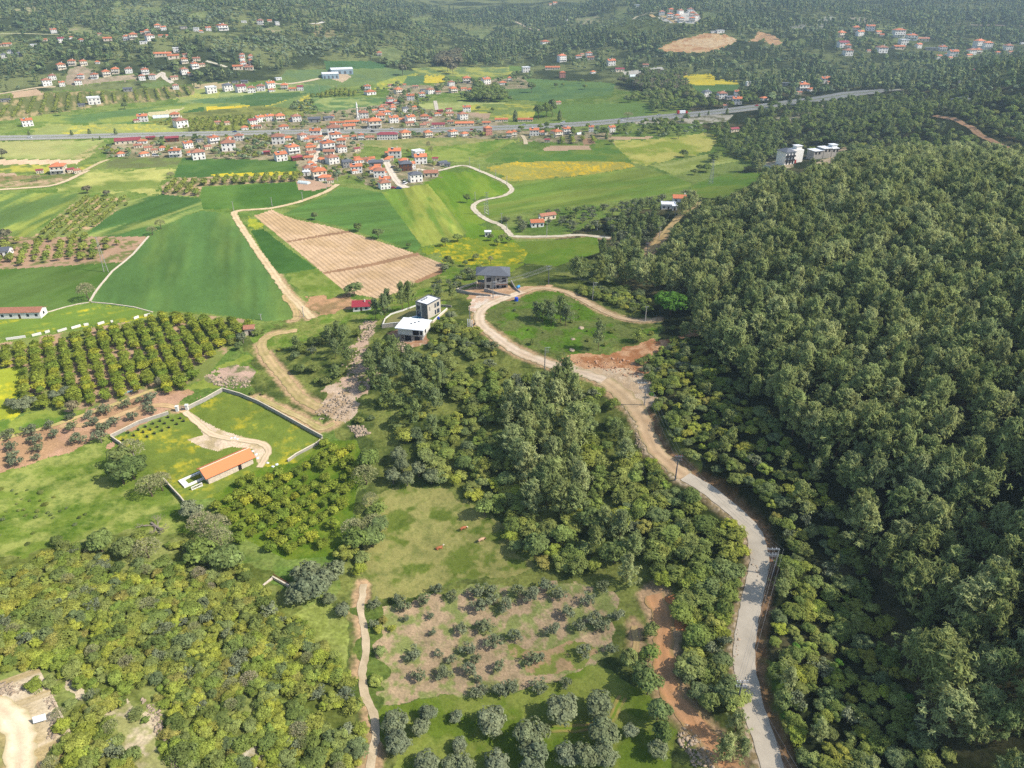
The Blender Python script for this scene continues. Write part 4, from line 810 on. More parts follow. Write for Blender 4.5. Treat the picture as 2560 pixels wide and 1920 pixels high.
zone('valley trees', [(740,1150),(780,1120),(808,1080),(826,1100),(822,1200),(832,1290),(790,1290),(760,1240),(740,1200)], 5, [('broad',4,5,8),('shrub',2,3,5),('bare',.6,6,8)], .95)
zone('stream trees', [(1020,1050),(1080,1020),(1110,1060),(1120,1110),(1080,1130),(1035,1095)], 4.6, [('broad',4,4,6),('shrub',3,3,4)], .85)
zone('roadside bush', [(800,1310),(840,1310),(852,1380),(850,1520),(820,1540),(800,1480)], 4, [('shrub',4,1.5,3)], .5)
zone('meadow bushes', [(-200,1040),(0,1050),(90,1060),(200,1120),(180,1165),(100,1195),(0,1225),(-200,1220)], 3.0, [('shrubdark',4,.5,1.3)], .5, .35)
zone('grass bushes', [(1340,1260),(1375,1300),(1370,1400),(1340,1470),(1352,1500),(1420,1530),(1450,1620),(1440,1480),(1440,1400),(1420,1350),(1400,1390),(1372,1290)], 4, [('shrub',3,2,4),('broad',2,3,5)], .5)
zone('loop meadow', [(1080,690),(1110,655),(1190,645),(1260,670),(1320,700),(1400,710),(1360,740),(1215,765),(1150,745)], 5, [('shrubdark',4,.8,1.8)], .35)
zone('slope scrub', [(560,860),(640,905),(700,935),(770,925),(830,915),(760,890),(720,930),(650,880),(600,830),(540,800),(500,830)], 4, [('shrubdark',3,1.5,3)], .3)
zone('left edge', [(385,705),(440,675),(500,690),(540,700),(560,720),(520,760),(480,740),(440,700)], 5, [('olive',4,4,6),('broad',2,4,6),('shrubdark',2,3,4)], .8)
zone('river scrub', [(560,755),(640,730),(620,760),(590,780),(575,760)], 5, [('shrub',3,1,2)], .3)
# orchards in rows: row = (pixel a, pixel b, along spacing, across spacing)
zone('big citrus orchard', [(-300,830),(0,760),(12,745),(80,735),(320,692),(420,672),(530,690),(545,715),(500,740),(440,790),(400,850),(300,865),(220,880),(120,890),(45,880),(45,800),(0,800),(-300,880)], 1, [('citrus',9,3.4,4.6)], .95, 0, ((67,829),(56,740),3.6,5.2))
zone('lower citrus orchard', [(452,1080),(560,1015),(640,1005),(700,960),(755,960),(790,1010),(760,1080),(745,1120),(700,1190),(600,1205),(520,1180),(480,1120)], 1, [('citrus',9,3.0,3.9)], .96, 0, ((480,1100),(640,1010),3.7,4.7))
zone('row orchard', [(350,405),(385,390),(640,374),(642,393),(560,397),(436,404),(426,422),(350,421)], 1, [('citrusfar',9,4.2,5.2)], 1, 0, ((440,402),(452,385),4.0,7.5))
zone('slant orchard', [(180,427),(282,430),(274,446),(205,490),(180,505),(75,510)], 1, [('citrusfar',9,2.6,3.6)], .95, 0, ((75,508),(175,430),3.6,6.5))
zone('field orchard', [(-300,530),(0,515),(275,512),(280,525),(230,540),(215,560),(40,575),(-300,588)], 1, [('citrusfar',9,3.4,5)], .75, 0, ((40,570),(60,515),5,6))
zone('far orchard', [(20,210),(240,200),(330,192),(420,190),(420,205),(330,218),(240,224),(150,238),(0,260),(-200,262),(-200,215)], 1, [('citrusfar',9,3.6,5)], .95, 0, ((60,240),(72,207),5,13))
zone('far orchard', [(300,263),(540,254),(560,262),(555,282),(400,287),(380,275)], 1, [('citrusfar',9,3.6,5)], .95, 0, ((440,280),(450,258),5.5,7))
zone('far orchard', [(790,302),(990,298),(1000,325),(960,345),(860,330),(800,325)], 1, [('citrusfar',7,3,5),('olive',2,3,5)], .7, 0, ((860,325),(866,300),6,9))
zone('far orchard', [(675,196),(770,196),(775,208),(670,212)], 1, [('citrusfar',9,4,6)], .95, 0, ((700,212),(702,195),5,6))
zone('far orchard', [(800,370),(850,372),(870,390),(850,408),(820,405),(750,385)], 1, [('olive',9,3,4)], .9, 0, ((810,400),(780,372),4.5,6))
zone('far orchard', [(1190,285),(1290,285),(1300,312),(1200,312)], 1, [('citrusfar',9,4,5)], .9, 0, ((1220,310),(1216,288),5,10))
zone('village trees', [(560,265),(720,242),(830,228),(855,188),(900,170),(1130,160),(1150,190),(900,205),(1000,245),(1106,268),(1106,276),(900,280),(740,282),(560,284)], 7.5, [('citrusfar',4,3,5),('far',4,4,7),('farolive',4,3,5)], .92, .1)
zone('village trees', [(270,300),(400,293),(740,287),(1106,280),(1330,276),(1330,300),(1106,302),(860,306),(800,312),(770,340),(960,360),(940,385),(870,410),(810,405),(760,370),(720,392),(660,400),(640,380),(640,345),(400,345),(240,342),(225,320)], 7, [('citrusfar',4,3,5),('far',4,3,6),('farolive',3,3,5)], .85, .12)
zone('village trees', [(1000,285),(1106,282),(1240,276),(1400,265),(1500,262),(1530,285),(1440,298),(1300,296),(1106,298)], 8, [('broad',4,5,9),('farolive',4,3,5)], .7, .2)
zone('village trees', [(740,162),(1150,150),(1150,205),(1050,210),(1000,215),(880,205),(750,200)], 9, [('far',4,5,9)], .35, .2)
zone('hedges', [(620,238),(640,222),(760,226),(850,228),(845,240),(700,248)], 7, [('farolive',4,3,5),('far',3,4,7)], .8)
zone('hedges', [(205,352),(390,348),(385,364),(200,366)], 5, [('citrusfar',4,3,4.5)], .9)
zone('far trees', [(1030,190),(1070,192),(1090,225),(1000,222)], 7, [('broad',6,8,12)], 1)
zone('hill terrace', [(90,170),(150,155),(200,150),(330,160),(330,185),(200,186),(100,190)], 10, [('far',4,4,7)], .4)
zone('upper hamlets', [(0,75),(60,70),(250,70),(420,55),(560,45),(640,50),(640,75),(420,95),(240,100),(60,130),(0,130)], 10, [('far',5,5,9)], .65, .3)
zone('upper hamlets', [(1800,95),(1900,60),(2010,80),(2150,100),(2220,120),(2100,135),(1980,125),(1850,125)], 9, [('far',5,5,9)], .5, .3)
zone('bright tree gap', [(1405,672),(1490,672),(1490,725),(1405,725)], 4, [('shrubdark',3,1.5,2.5)], .4)
vegmap = np.zeros((RY1-RY0, RX1-RX0), np.int16)
for i, z in enumerate(VZ_): raster(vegmap, z['poly'], i+1)
for i, c in enumerate(COV):        # no planting on crops, earth and paving
    if c['name'] in ('green_field','flower_field','straw_field','bare_plot','bare_strip','ploughed_field','ploughed_headland','gravel_yard','pasture','quarry','rubble_ground','junction_apron','turning_area','earth_bank','red_earth','house_yard','paved_yard','flower_strip','walled_meadow','hill_clearing'):
        m = covmap == i+1; vegmap[m & ~np.isin(vegmap, [k+1 for k, z in enumerate(VZ_) if z['row']])] = 0
protmap = np.zeros((RY1-RY0, RX1-RX0), bool)
PROT = ('green_field','flower_field','straw_field','bare_plot','bare_strip','ploughed_field','ploughed_headland','gravel_yard','pasture','rubble_ground','junction_apron','turning_area','red_earth','house_yard','walled_meadow','quarry')
for i, c in enumerate(COV):
    if c['name'] in PROT: protmap[covmap == i+1] = True
def stamp(px, py, r):
    x0, x1, y0, y1 = int(px-r)-RX0, int(px+r)+1-RX0, int(py-r)-RY0, int(py+r)+1-RY0
    if x0 < 0 or y0 < 0 or x1 >= RX1-RX0 or y1 >= RY1-RY0: return
    protmap[y0:y1, x0:x1] = True
for r in ROADS:
    L = r['L']; Zr = height(L[:, 0], L[:, 1]); qx, qy = proj(L[:, 0], L[:, 1], Zr)
    for a, b, p in zip(qx, qy, L):
        w = r['w']*.42*PF/(p[1]*CT+(CAMZ)*ST)
        if p[1] > 40: stamp(a, b, max(w*.8, 1))
_qx, _qy = proj(HWL[:, 0], HWL[:, 1], height(HWL[:, 0], HWL[:, 1]))
for a, b in zip(_qx, _qy): stamp(a, b, 3.0)
PLANTS = []   # rows: kind, x, y, z, height, width, rot, zone key
HOUSE_XY = []
def scatter():
    out = []
    for i, z in enumerate(VZ_):
        P = np.array(z['poly'], float); P[:, 0] = np.clip(P[:, 0], -330, 2560); P[:, 1] = np.clip(P[:, 1], -60, 1950)
        W = atpx(P[:, 0], P[:, 1]); big = z['key'] == 'far hills'
        x0, y0 = W[:, :2].min(0)-20; x1, y1 = W[:, :2].max(0)+20
        if big: y1 = min(y1, 2900); x0 = max(x0, -2300); x1 = min(x1, 2300)
        r = np.random.default_rng(1000+i)
        if z['row']:
            a = atpx([z['row'][0][0], z['row'][1][0]], [z['row'][0][1], z['row'][1][1]]); d = a[1, :2]-a[0, :2]; d /= np.hypot(*d); n = np.array([-d[1], d[0]])
            c = W[:, :2].mean(0); Rr = np.hypot(x1-x0, y1-y0)
            s, t = np.meshgrid(np.arange(-Rr, Rr, z['row'][2]), np.arange(-Rr, Rr, z['row'][3])); s = s+r.normal(size=s.shape)*.2; t = t+r.normal(size=s.shape)*.15
            X = (c[0]+d[0]*s+n[0]*t).ravel(); Y = (c[1]+d[1]*s+n[1]*t).ravel()
        else:
            sp = z['sp']; gx, gy = np.meshgrid(np.arange(x0, x1, sp), np.arange(y0, y1, sp)); gx = gx+(np.arange(gx.shape[0])[:, None] % 2)*sp/2
            X = (gx+r.uniform(-.42, .42, gx.shape)*sp).ravel(); Y = (gy+r.uniform(-.42, .42, gx.shape)*sp).ravel()
        m = (np.abs(X) < np.maximum(Y, 40)*.95+20) & (Y > 30); X = X[m]; Y = Y[m]
        Z = height(X, Y); px, py = proj(X, Y, Z); m = look(vegmap, px, py) == i+1
        X, Y, Z = X[m], Y[m], Z[m]
        m = r.random(len(X)) < z['dens']
        if z['clump']:
            n = fbm(X/(90. if Y.mean() > 700 else 14.), Y/(90. if Y.mean() > 700 else 14.), 200+i, 3); th = np.quantile(n, z['clump']) if len(n) else 0
            m &= (n > th) | (r.random(len(X)) < .35)
        X, Y, Z = X[m], Y[m], Z[m]
        m = roaddist(X, Y) > (2.5 if z['key'] == 'road scrub' else 1.8 if z['key'] == 'middle slope' else 1.0 if z['sp'] < 5 else 1.6); X, Y, Z = X[m], Y[m], Z[m]
        if len(HOUSE_XY):
            H = np.array(HOUSE_XY); ok = np.ones(len(X), bool)
            for j in range(0, len(X), 20000):
                q = (np.hypot(X[j:j+20000, None]-H[None, :, 0], Y[j:j+20000, None]-H[None, :, 1]) < H[None, :, 2]).any(1); ok[j:j+20000] = ~q
            X, Y, Z = X[ok], Y[ok], Z[ok]
        if not len(X): continue
        w = np.array([q[1] for q in z['mix']], float); w /= w.sum(); kk = r.choice(len(w), len(X), p=w)
        # species come in patches
        hs = np.array([r.uniform(z['mix'][q][2], z['mix'][q][3]) for q in kk])
        tx, ty = proj(X, Y, Z+hs*.85); blk = look(protmap, tx, ty) & (np.hypot(X, Y) < 1700)
        tx, ty = proj(X, Y, Z+hs*.5); blk |= look(protmap, tx, ty) & (np.hypot(X, Y) < 1700)
        for j in range(len(X)):
            if blk[j]: continue
            k, _, h0, h1 = z['mix'][kk[j]]; h = hs[j]; out.append((k, X[j], Y[j], Z[j], h, h*ASP.get(k, 1.0)*r.uniform(.75, 1.25), r.uniform(0, 6.28), z['key']))
    return out
# ------------------------------------------------------------------ buildings
K = .62
c_ = lambda r, g, b, k=K: lin((r, g, b))*k
HM = dict(
 white=solid('white_render', c_(240,236,228,.8), .8, .06, .7, rnd=.12), cream=solid('cream_render', c_(226,212,186,.8), .8, .08, .7, rnd=.1),
 grey=solid('grey_render', c_(170,168,162), .8, .12, .7), stone=solid('pale_stone', c_(224,208,186,.75), .9, .22, 2.2, bump=.5), bluew=solid('pale_blue_render', c_(176,200,214), .8, .06, .7),
 pink=solid('pink_render', c_(214,150,130), .8, .06, .7), orange=solid('clay_tiles', c_(220,134,92), .8, .2, 1.6, rnd=.2), tiles=solid('old_clay_tiles', c_(186,128,102), .85, .22, 1.4, rnd=.15),
 red=solid('dark_red_sheet', c_(164,78,84), .55, .08, 1, rnd=.1), slate=solid('grey_roofing', c_(112,116,124), .6, .08, 1), concrete=solid('bare_concrete', c_(190,184,174), .9, .15, .8),
 glass=solid('window_glass', lin((52,62,74)), .15, .2, 1, spec=.6), wood=solid('brown_wood', c_(124,80,54), .8, .2, 3), sheet=solid('white_sheet', c_(236,238,240,.8), .5, .05, 1),
 steel=solid('galvanised_steel', c_(186,190,196), .4, .1, 2, metal=.5), tank=solid('solar_panel', lin((40,48,66)), .2, .1, 1, spec=.6), door=solid('dark_door', c_(86,66,56), .6, .1, 2),
 redp=solid('red_paint', c_(190,60,50), .6, .1, 1), dark=solid('dark_interior', lin((34,32,34)), .9, .1, 1), poly=solid('greenhouse_film', c_(214,224,222,.8), .35, .08, .6))
def roof_hip(mb, w, d, z, h, o=.5, th=.14):
    x, y = w/2+o, d/2+o; r = max(x-y, .4) if w >= d else .4; ry = 0 if w >= d else y-x
    if w >= d: A, B = (-r, 0, z+h), (r, 0, z+h)
    else: A, B = (0, -ry, z+h), (0, ry, z+h)
    v = [(-x,-y,z),(x,-y,z),(x,y,z),(-x,y,z),A,B,(-x,-y,z-th),(x,-y,z-th),(x,y,z-th),(-x,y,z-th)]
    if w >= d: f = [(0,1,5,4),(1,2,5),(2,3,4,5),(3,0,4)]
    else: f = [(0,1,4),(1,2,5,4),(2,3,5),(3,0,4,5)]
    return mb.add(v, f+[(9,8,7,6),(0,6,7,1),(1,7,8,2),(2,8,9,3),(3,9,6,0)])
def roof_gable(mb, w, d, z, h, o=.5, th=.14):   # ridge along x
    x, y = w/2+o, d/2+o
    v = [(-x,-y,z),(x,-y,z),(x,y,z),(-x,y,z),(-x,0,z+h),(x,0,z+h)]; v += [(a,b,c-th) for a,b,c in v]
    return mb.add(v, [(0,1,5,4),(2,3,4,5),(7,6,10,11),(9,8,11,10),(0,6,7,1),(2,8,9,3),(1,7,11,5),(5,11,8,2),(3,9,10,4),(4,10,6,0)])
def house(name, w, d, st, roof, wall, rmat, win=(3,2), chim=True, solar=False, balcony=False, ground_z=-1.5, rh=None, o=.5):
    root = empty(name); h = st*2.9+.2
    mb = MB().box(-w/2, w/2, -d/2, d/2, ground_z, h)
    if roof == 'gable': mb.add([(-w/2,-d/2,h),(-w/2,d/2,h),(-w/2,0,h+(rh or d*.25)*.93),(w/2,-d/2,h),(w/2,d/2,h),(w/2,0,h+(rh or d*.25)*.93)], [(0,2,1),(3,4,5)])
    mb.obj('wall', HM[wall], root)
    rb = MB(); rh = rh or min(w, d)*.24
    if roof == 'hip': roof_hip(rb, w, d, h+.14, rh, o)
    elif roof == 'gable': roof_gable(rb, w, d, h+.14, rh, o)
    else:
        rb.box(-w/2-.35, w/2+.35, -d/2-.35, d/2+.35, h+.003, h+.25)
        if roof == 'parapet': rb.box(-w/2-.35, w/2+.35, -d/2-.35, -d/2-.15, h+.25, h+.8).box(-w/2-.35, w/2+.35, d/2+.15, d/2+.35, h+.25, h+.8).box(-w/2-.35,-w/2-.15,-d/2-.15,d/2+.15,h+.25,h+.8).box(w/2+.15,w/2+.35,-d/2-.15,d/2+.15,h+.25,h+.8)
    ro = rb.obj('roof', HM[rmat], root)
    if chim: MB().box(w*.18, w*.18+.6, -.2, .45, h, h+rh+.9).box(w*.18-.08, w*.18+.68, -.28, .53, h+rh+.9, h+rh+1.02).obj('chimney', HM['white'], ro)
    if solar:
        p = root; z0 = h+rh*.55+.3
        MB().add([(-w*.28,-d*.3,z0-.2),(-w*.28+1.9,-d*.3,z0-.2),(-w*.28+1.9,-d*.3+1.2,z0+.6),(-w*.28,-d*.3+1.2,z0+.6),(-w*.28,-d*.3+.1,z0-.3),(-w*.28+1.9,-d*.3+.1,z0-.3),(-w*.28+1.9,-d*.3+1.3,z0+.5),(-w*.28,-d*.3+1.3,z0+.5)], [(0,1,2,3),(7,6,5,4),(0,4,5,1),(2,6,7,3),(1,5,6,2),(3,7,4,0)]).obj('solar_panel', HM['tank'], p)
        MB().tube((-w*.28-.1,-d*.3+1.35,z0+.8), (-w*.28+2.0,-d*.3+1.35,z0+.8), .28, n=8).obj('water_tank', HM['sheet'], p)
    for s in range(st):
        z0 = s*2.9+1.0; n = win[0]
        for i in range(n):
            x = -w/2+w*(i+.5)/n
            if s == 0 and i == n//2: MB().box(x-.5, x+.5, -d/2-.04, -d/2+.1, .05, 2.2).obj('door', HM['door'], root)
            else: MB().box(x-.6, x+.6, -d/2-.04, -d/2+.1, z0, z0+1.3).obj('window', HM['glass'], root)
        for i in range(win[1]):
            y = -d/2+d*(i+.5)/win[1]
            MB().box(w/2-.1, w/2+.04, y-.6, y+.6, z0, z0+1.3).obj('window', HM['glass'], root)
    if balcony:
        b = MB().box(-w/2+.3, w/2-.3, -d/2-1.4, -d/2-.003, 2.85, 3.05)
        for x in (-w/2+.3, w/2-.42): b.box(x, x+.12, -d/2-1.4, -d/2-1.28, -.5, 2.85)
        b.box(-w/2+.3, w/2-.3, -d/2-1.4, -d/2-1.34, 3.05, 3.95); b.obj('balcony', HM['white'], root)
    return root
# letter: prototypes (10 m wide), descriptions
HP = {
 'O': ([house('house',10,8.5,2,'hip','white','orange',(3,2),solar=True,balcony=True), house('house',10,9,2,'hip','white','tiles',(3,2)), house('house',10,8,2,'gable','white','orange',(3,2),solar=True), house('house',10,9.5,2,'hip','cream','orange',(3,2),balcony=True)], 10, 'two-storey house with orange tiled roof'),
 'o': ([house('cottage',10,6.5,1,'gable','cream','tiles',(3,1)), house('cottage',10,7.5,1,'hip','white','orange',(3,1),chim=False), house('cottage',10,6,1,'gable','stone','orange',(2,1),chim=False)], 10, 'low cottage with clay tiled roof'),
 'r': ([house('shed',10,5,1,'gable','wood','red',(2,1),chim=False), house('shed',10,5.5,1,'gable','cream','red',(3,1),chim=False)], 10, 'low shed with dark red roof'),
 'R': ([house('house',10,8,2,'gable','white','red',(3,2))], 10, 'two-storey house with dark red roof'),
 'G': ([house('house',10,8,2,'hip','white','slate',(3,2)), house('house',10,8,2,'gable','grey','slate',(3,2))], 10, 'two-storey house with grey roof'),
 'g': ([house('shed',10,5.5,1,'gable','grey','slate',(2,1),chim=False), house('shed',10,6,1,'flat','concrete','slate',(2,1),chim=False)], 10, 'low building with grey roof'),
 'F': ([house('house',10,8,2,'parapet','white','sheet',(3,2),chim=False)], 10, 'white house with flat roof'),
 'f': ([house('shed',10,6,1,'flat','white','sheet',(2,1),chim=False)], 10, 'low white building with flat roof'),
 'L': ([house('long_house',24,9,2,'hip','white','red',(8,2),chim=True)], 24, 'long white two-storey building with dark red roof'),
 'l': ([house('long_house',22,7,1,'gable','cream','orange',(6,1))], 22, 'long low building with orange tiled roof'),
 'm': ([house('long_shed',22,9,1,'gable','cream','red',(5,1),chim=False)], 22, 'long shed with dull red sheet roof'),
 'B': ([house('apartment_block',12,9,3,'hip','white','orange',(4,3),balcony=True)], 12, 'three-storey apartment block with orange roof'),
 'P': ([house('house',10,8,3,'hip','pink','orange',(3,2))], 10, 'pink three-storey house'),
 'K': ([house('house',10,9,2,'hip','wood','slate',(3,2))], 10, 'brown wooden house with grey roof'),
}
def greenhouse():
    root = empty('greenhouse'); mb = MB(); n = 8
    v = []; f = []
    for x in (-6, 6):
        for i in range(n+1): a = math.pi*i/n; v.append((x, -3*math.cos(a), 3*math.sin(a)*.8-.1))
    for i in range(n): f.append((i, i+1, n+2+i, n+1+i))
    mb.add(v, f+[tuple(range(n, -1, -1)), tuple(range(n+1, 2*n+2))]).obj('film_cover', HM['poly'], root)
    h = MB()
    for x in (-6.05, -3, 0, 3, 6.05):
        for i in range(n): a = math.pi*i/n; b = math.pi*(i+1)/n; h.tube((x,-3.05*math.cos(a),3.05*math.sin(a)*.8-.1), (x,-3.05*math.cos(b),3.05*math.sin(b)*.8-.1), .05, n=4)
    h.obj('hoop_frame', HM['steel'], root); return root
HP['h'] = ([greenhouse()], 12, 'white arched greenhouse')
H10 = """210,1390,110,O 312,1328,115,O 348,1390,105,r 190,1242,120,O 275,1212,80,o 470,1300,95,o 455,1385,88,o 470,1345,95,o 490,1218,105,o 400,1208,80,O 515,1185,105,O 532,1232,75,o 615,1300,125,O 670,1168,125,O 685,1215,105,O 735,1318,92,O 735,1258,88,O 628,1338,105,o 655,1415,110,O 575,1402,60,o 782,1448,92,G 865,1495,112,O 880,1408,90,o 935,1402,85,o 1032,1440,135,g 1030,1492,120,o 1002,1395,60,o 540,1545,135,O 448,1500,90,O 592,1562,115,o 640,1584,60,o 470,1432,60,o 1065,1530,110,O 1110,1600,100,O 1128,1572,85,o 1108,1632,105,O 1200,1365,118,O 1275,1410,98,o 1400,1362,105,F 1420,1415,118,O 1130,1402,60,o 1290,1475,118,K 1375,1572,125,G 1510,1530,135,o 1608,1430,90,g 1652,1442,60,g
770,1205,68,o 906,1210,60,O 982,1210,85,o 1135,1206,205,L 1287,1196,98,O 845,1202,50,o 1485,1186,78,O 1700,1180,84,O 1802,1176,70,o 2002,1168,70,P 2187,1190,60,O 870,1310,62,r 80,1330,80,h
30,1056,80,O 115,1046,80,O 205,1046,88,O 345,1052,88,O 20,1112,60,o 235,1117,90,o 500,1060,118,g 620,1042,90,g 700,1082,140,l 830,1072,140,l 800,1120,115,o 930,1020,88,O 940,1062,80,o 1020,1106,125,O 1075,1042,88,O 1187,1062,88,O 1090,990,68,o 1330,1058,88,O 1325,1088,88,o 1250,1052,70,o 1455,1046,80,O 1575,1096,130,m 1565,1002,70,o 1668,1002,78,o 1785,1032,88,O 1800,1088,185,l 1680,1072,60,o 1820,967,76,O 1665,962,62,r 1990,1082,80,o 2120,1052,130,l 1442,1100,60,o
1160,892,70,O 1080,962,78,o 1130,990,78,o 1182,947,60,o 1178,928,45,o 1292,972,60,G 1372,942,40,o 1110,930,68,o 1022,972,50,o 1335,867,74,O 1432,840,60,O 1502,812,70,O 1447,790,58,g 1377,762,58,o 1227,812,74,O 1165,752,58,o 960,782,68,O 982,820,100,o 1572,812,50,o 1282,747,32,o 1685,742,60,O 1702,802,70,O 1790,782,60,o 1820,717,78,O 1985,727,78,O 1852,792,70,o 2132,732,68,o 2190,702,40,O
40,787,78,O 122,762,78,O 130,792,60,o 245,772,68,O 312,787,70,o 380,782,60,R 190,692,60,f 1065,482,50,O 1232,146,30,o 1890,140,30,o 35,212,58,O 115,190,42,o 182,217,40,F 345,980,0,o"""
H00 = """230,1092,95,O 1230,1052,92,O 1510,1032,85,O 1555,1102,115,O 1175,1060,50,r 500,1500,125,O 340,1500,58,r 605,1492,68,r 662,1500,55,o 1100,1242,235,m 1480,1227,120,r 1295,1212,85,r 1225,1242,85,o 1620,1282,85,O 1842,1237,95,O 1980,1217,60,o 2065,1217,85,O 1970,1302,130,O 1708,1377,120,O 1648,1342,80,o 1510,1357,108,O 1275,1300,76,o 1330,1322,60,o 1400,1300,60,o 1240,1352,85,o 1190,1280,76,o 1040,1352,66,o 1790,1292,66,o 1720,1230,66,g 1380,1020,150,h
2180,1082,78,R 2110,1122,66,o 2190,1112,50,o 1880,1077,58,o 1960,1080,50,o 805,902,110,F 1100,792,80,g 40,882,80,g 700,922,60,g 1965,787,88,G 2075,797,90,R 2170,802,78,O 2030,722,58,g 2110,722,66,g 1820,807,95,F 1515,772,58,O
525,602,74,O 620,567,68,O 718,567,64,O 450,692,64,O 400,742,82,O 535,747,50,O 672,732,64,O 695,682,58,O 815,682,64,O 915,662,72,O 995,637,68,O 1110,632,64,O 1250,642,68,O 1225,692,60,O 1315,687,62,O 840,552,40,o 1500,692,70,o 1590,642,68,O 1680,592,68,O 1740,577,58,o 1590,547,62,O 1490,512,105,o 1400,490,170,l 1600,492,60,o 1520,452,58,F 1695,527,68,o 1640,652,40,o 2090,502,48,O 2090,532,48,O 2100,572,56,O 2165,512,44,O 2165,552,44,O 2150,582,58,o 2050,602,95,o 2150,607,78,o
1270,292,50,O 1360,252,58,O 1412,262,48,O 1390,322,48,o 1440,322,40,o 1230,292,40,o 1290,352,76,O 1150,342,76,O 1090,347,58,O 1235,382,68,f 925,355,78,o 860,307,35,o 1580,250,66,g 1695,272,50,F 1800,267,50,O 1915,262,95,O 1735,282,40,o 2105,197,50,f 460,287,54,O 525,367,58,R 380,357,50,o 610,337,45,o 700,357,50,o 60,402,70,o 285,402,58,f 20,402,50,o 30,502,46,G 85,472,46,G 160,492,50,G"""
H20 = """115,1052,150,l 192,1172,90,O 268,1162,72,o 385,1182,88,O 475,1155,84,O 585,1162,74,h 685,1140,48,O 860,1142,64,O 305,1232,54,r 18,1182,48,O 400,902,50,o 435,672,56,P 350,602,145,l 120,625,74,F 430,535,78,B 575,502,58,o 605,482,40,o 665,492,58,O 680,517,68,o 855,567,76,O 930,622,88,r 700,635,50,o 1155,577,58,o 285,377,78,o 1060,664,105,h 1920,1142,96,r 1680,837,80,G 1815,852,84,O 1945,827,54,O 1945,902,88,O 1880,862,80,g 2180,867,70,o 1845,932,45,o 2040,742,40,F
1295,132,54,O 1375,112,54,O 1365,152,56,O 1455,122,54,O 1425,167,56,O 1460,192,56,O 1540,110,54,O 1560,142,54,O 1590,167,56,O 1555,192,58,O 1080,72,48,F 480,177,32,f 330,46,32,o 370,37,42,o 1740,287,48,f 1800,287,76,f"""
H30 = """160,742,84,g 300,785,105,O 375,787,66,o 270,817,50,o 495,720,80,O 525,725,40,o 630,322,74,O 650,412,95,R 695,422,56,O 690,482,80,O 765,277,68,O 795,312,66,O 885,267,78,O 955,292,58,o 1130,322,105,B 1245,347,92,O 1172,388,80,F 1350,357,95,o 985,312,44,o 985,457,95,O 870,452,40,o 1135,427,108,o 1300,417,58,O 1415,437,95,g 1510,442,68,O 1600,490,80,O 1560,482,50,o 1475,512,50,O 1575,512,40,o 1820,415,88,B 1895,425,78,B 1760,472,70,O 1810,462,60,O 1740,492,58,o 2075,432,68,O 2100,467,58,o 1990,467,50,o 1770,617,44,r 2200,382,40,f 1215,102,40,o 1300,86,32,o"""
hrows = []
for c, s in ((1, H10), (0, H00), (2, H20), (3, H30)):
    for t in s.split():
        x, y, w, k = t.split(','); w = float(w)
        if w < 1: continue
        hrows.append((553*c+float(x)/4, float(y)/4, w/4, k))
ri_ = random.Random(12); base_ = list(hrows)
for h in base_:
    if 555 < h[0] < 960 and 222 < h[1] < 405 and ri_.random() < .55:
        x, y = h[0]+ri_.uniform(-16, 16), h[1]+ri_.uniform(-9, 3)
        if all(abs(x-g[0]) > 9 or abs(y-g[1]) > 3.2 for g in hrows if g is not h) and not (275 < y < 292): hrows.append((x, y, ri_.uniform(10, 17), ri_.choice('oooorO')))
HQ = atpx([h[0] for h in hrows], [h[1] for h in hrows])
def region(px, py, k):
    if px < 560 and py < 110 and px > 250: return 'on the wooded upper slope'
    if px <= 250 and py < 135: return 'in the top corner hamlet among trees'
    if px < 340 and py < 190: return 'in the white hillside terrace above the orchards'
    if px < 560 and py < 170: return 'in the hamlet where the hill meets fields'
    if px < 560 and py < 232: return 'among fields beyond the yellow strip'
    if px < 700 and py < 200 and py >= 60: return 'in the hamlet beside the white warehouses'
    if px < 560 and py < 290: return 'among orchards beyond the highway'
    if px < 560 and py < 346: return 'in the village end below the highway'
    if px < 560: return 'alone among the near fields'
    if px < 1110 and py < 60: return 'high on the far forested slope'
    if px < 1110 and py < 215: return 'in the outlying hamlet behind the village'
    if px < 1110 and py < 284: return 'in the village beyond the highway'
    if px < 1110 and py < 312: return 'along the near side of the highway'
    if px < 760: return 'along the steep village street'
    if px < 1110: return 'at the near end of the village'
    if px > 1410 and px < 1520 and py < 55: return 'in the new white development'
    if px > 1640 and py < 160: return 'in the hill village above the valley'
    if px > 1500 and py > 180: return 'beside the climbing highway'
    if py < 120: return 'on the far hill by the quarry'
    if py < 180: return 'in the hillside hamlet below the woods'
    return 'between the highway and the meadow'
groups = {}
for i, h in enumerate(hrows): groups.setdefault((region(*h[:2], h[3]), h[3]), []).append(i)
used = set(); rh_ = random.Random(5)
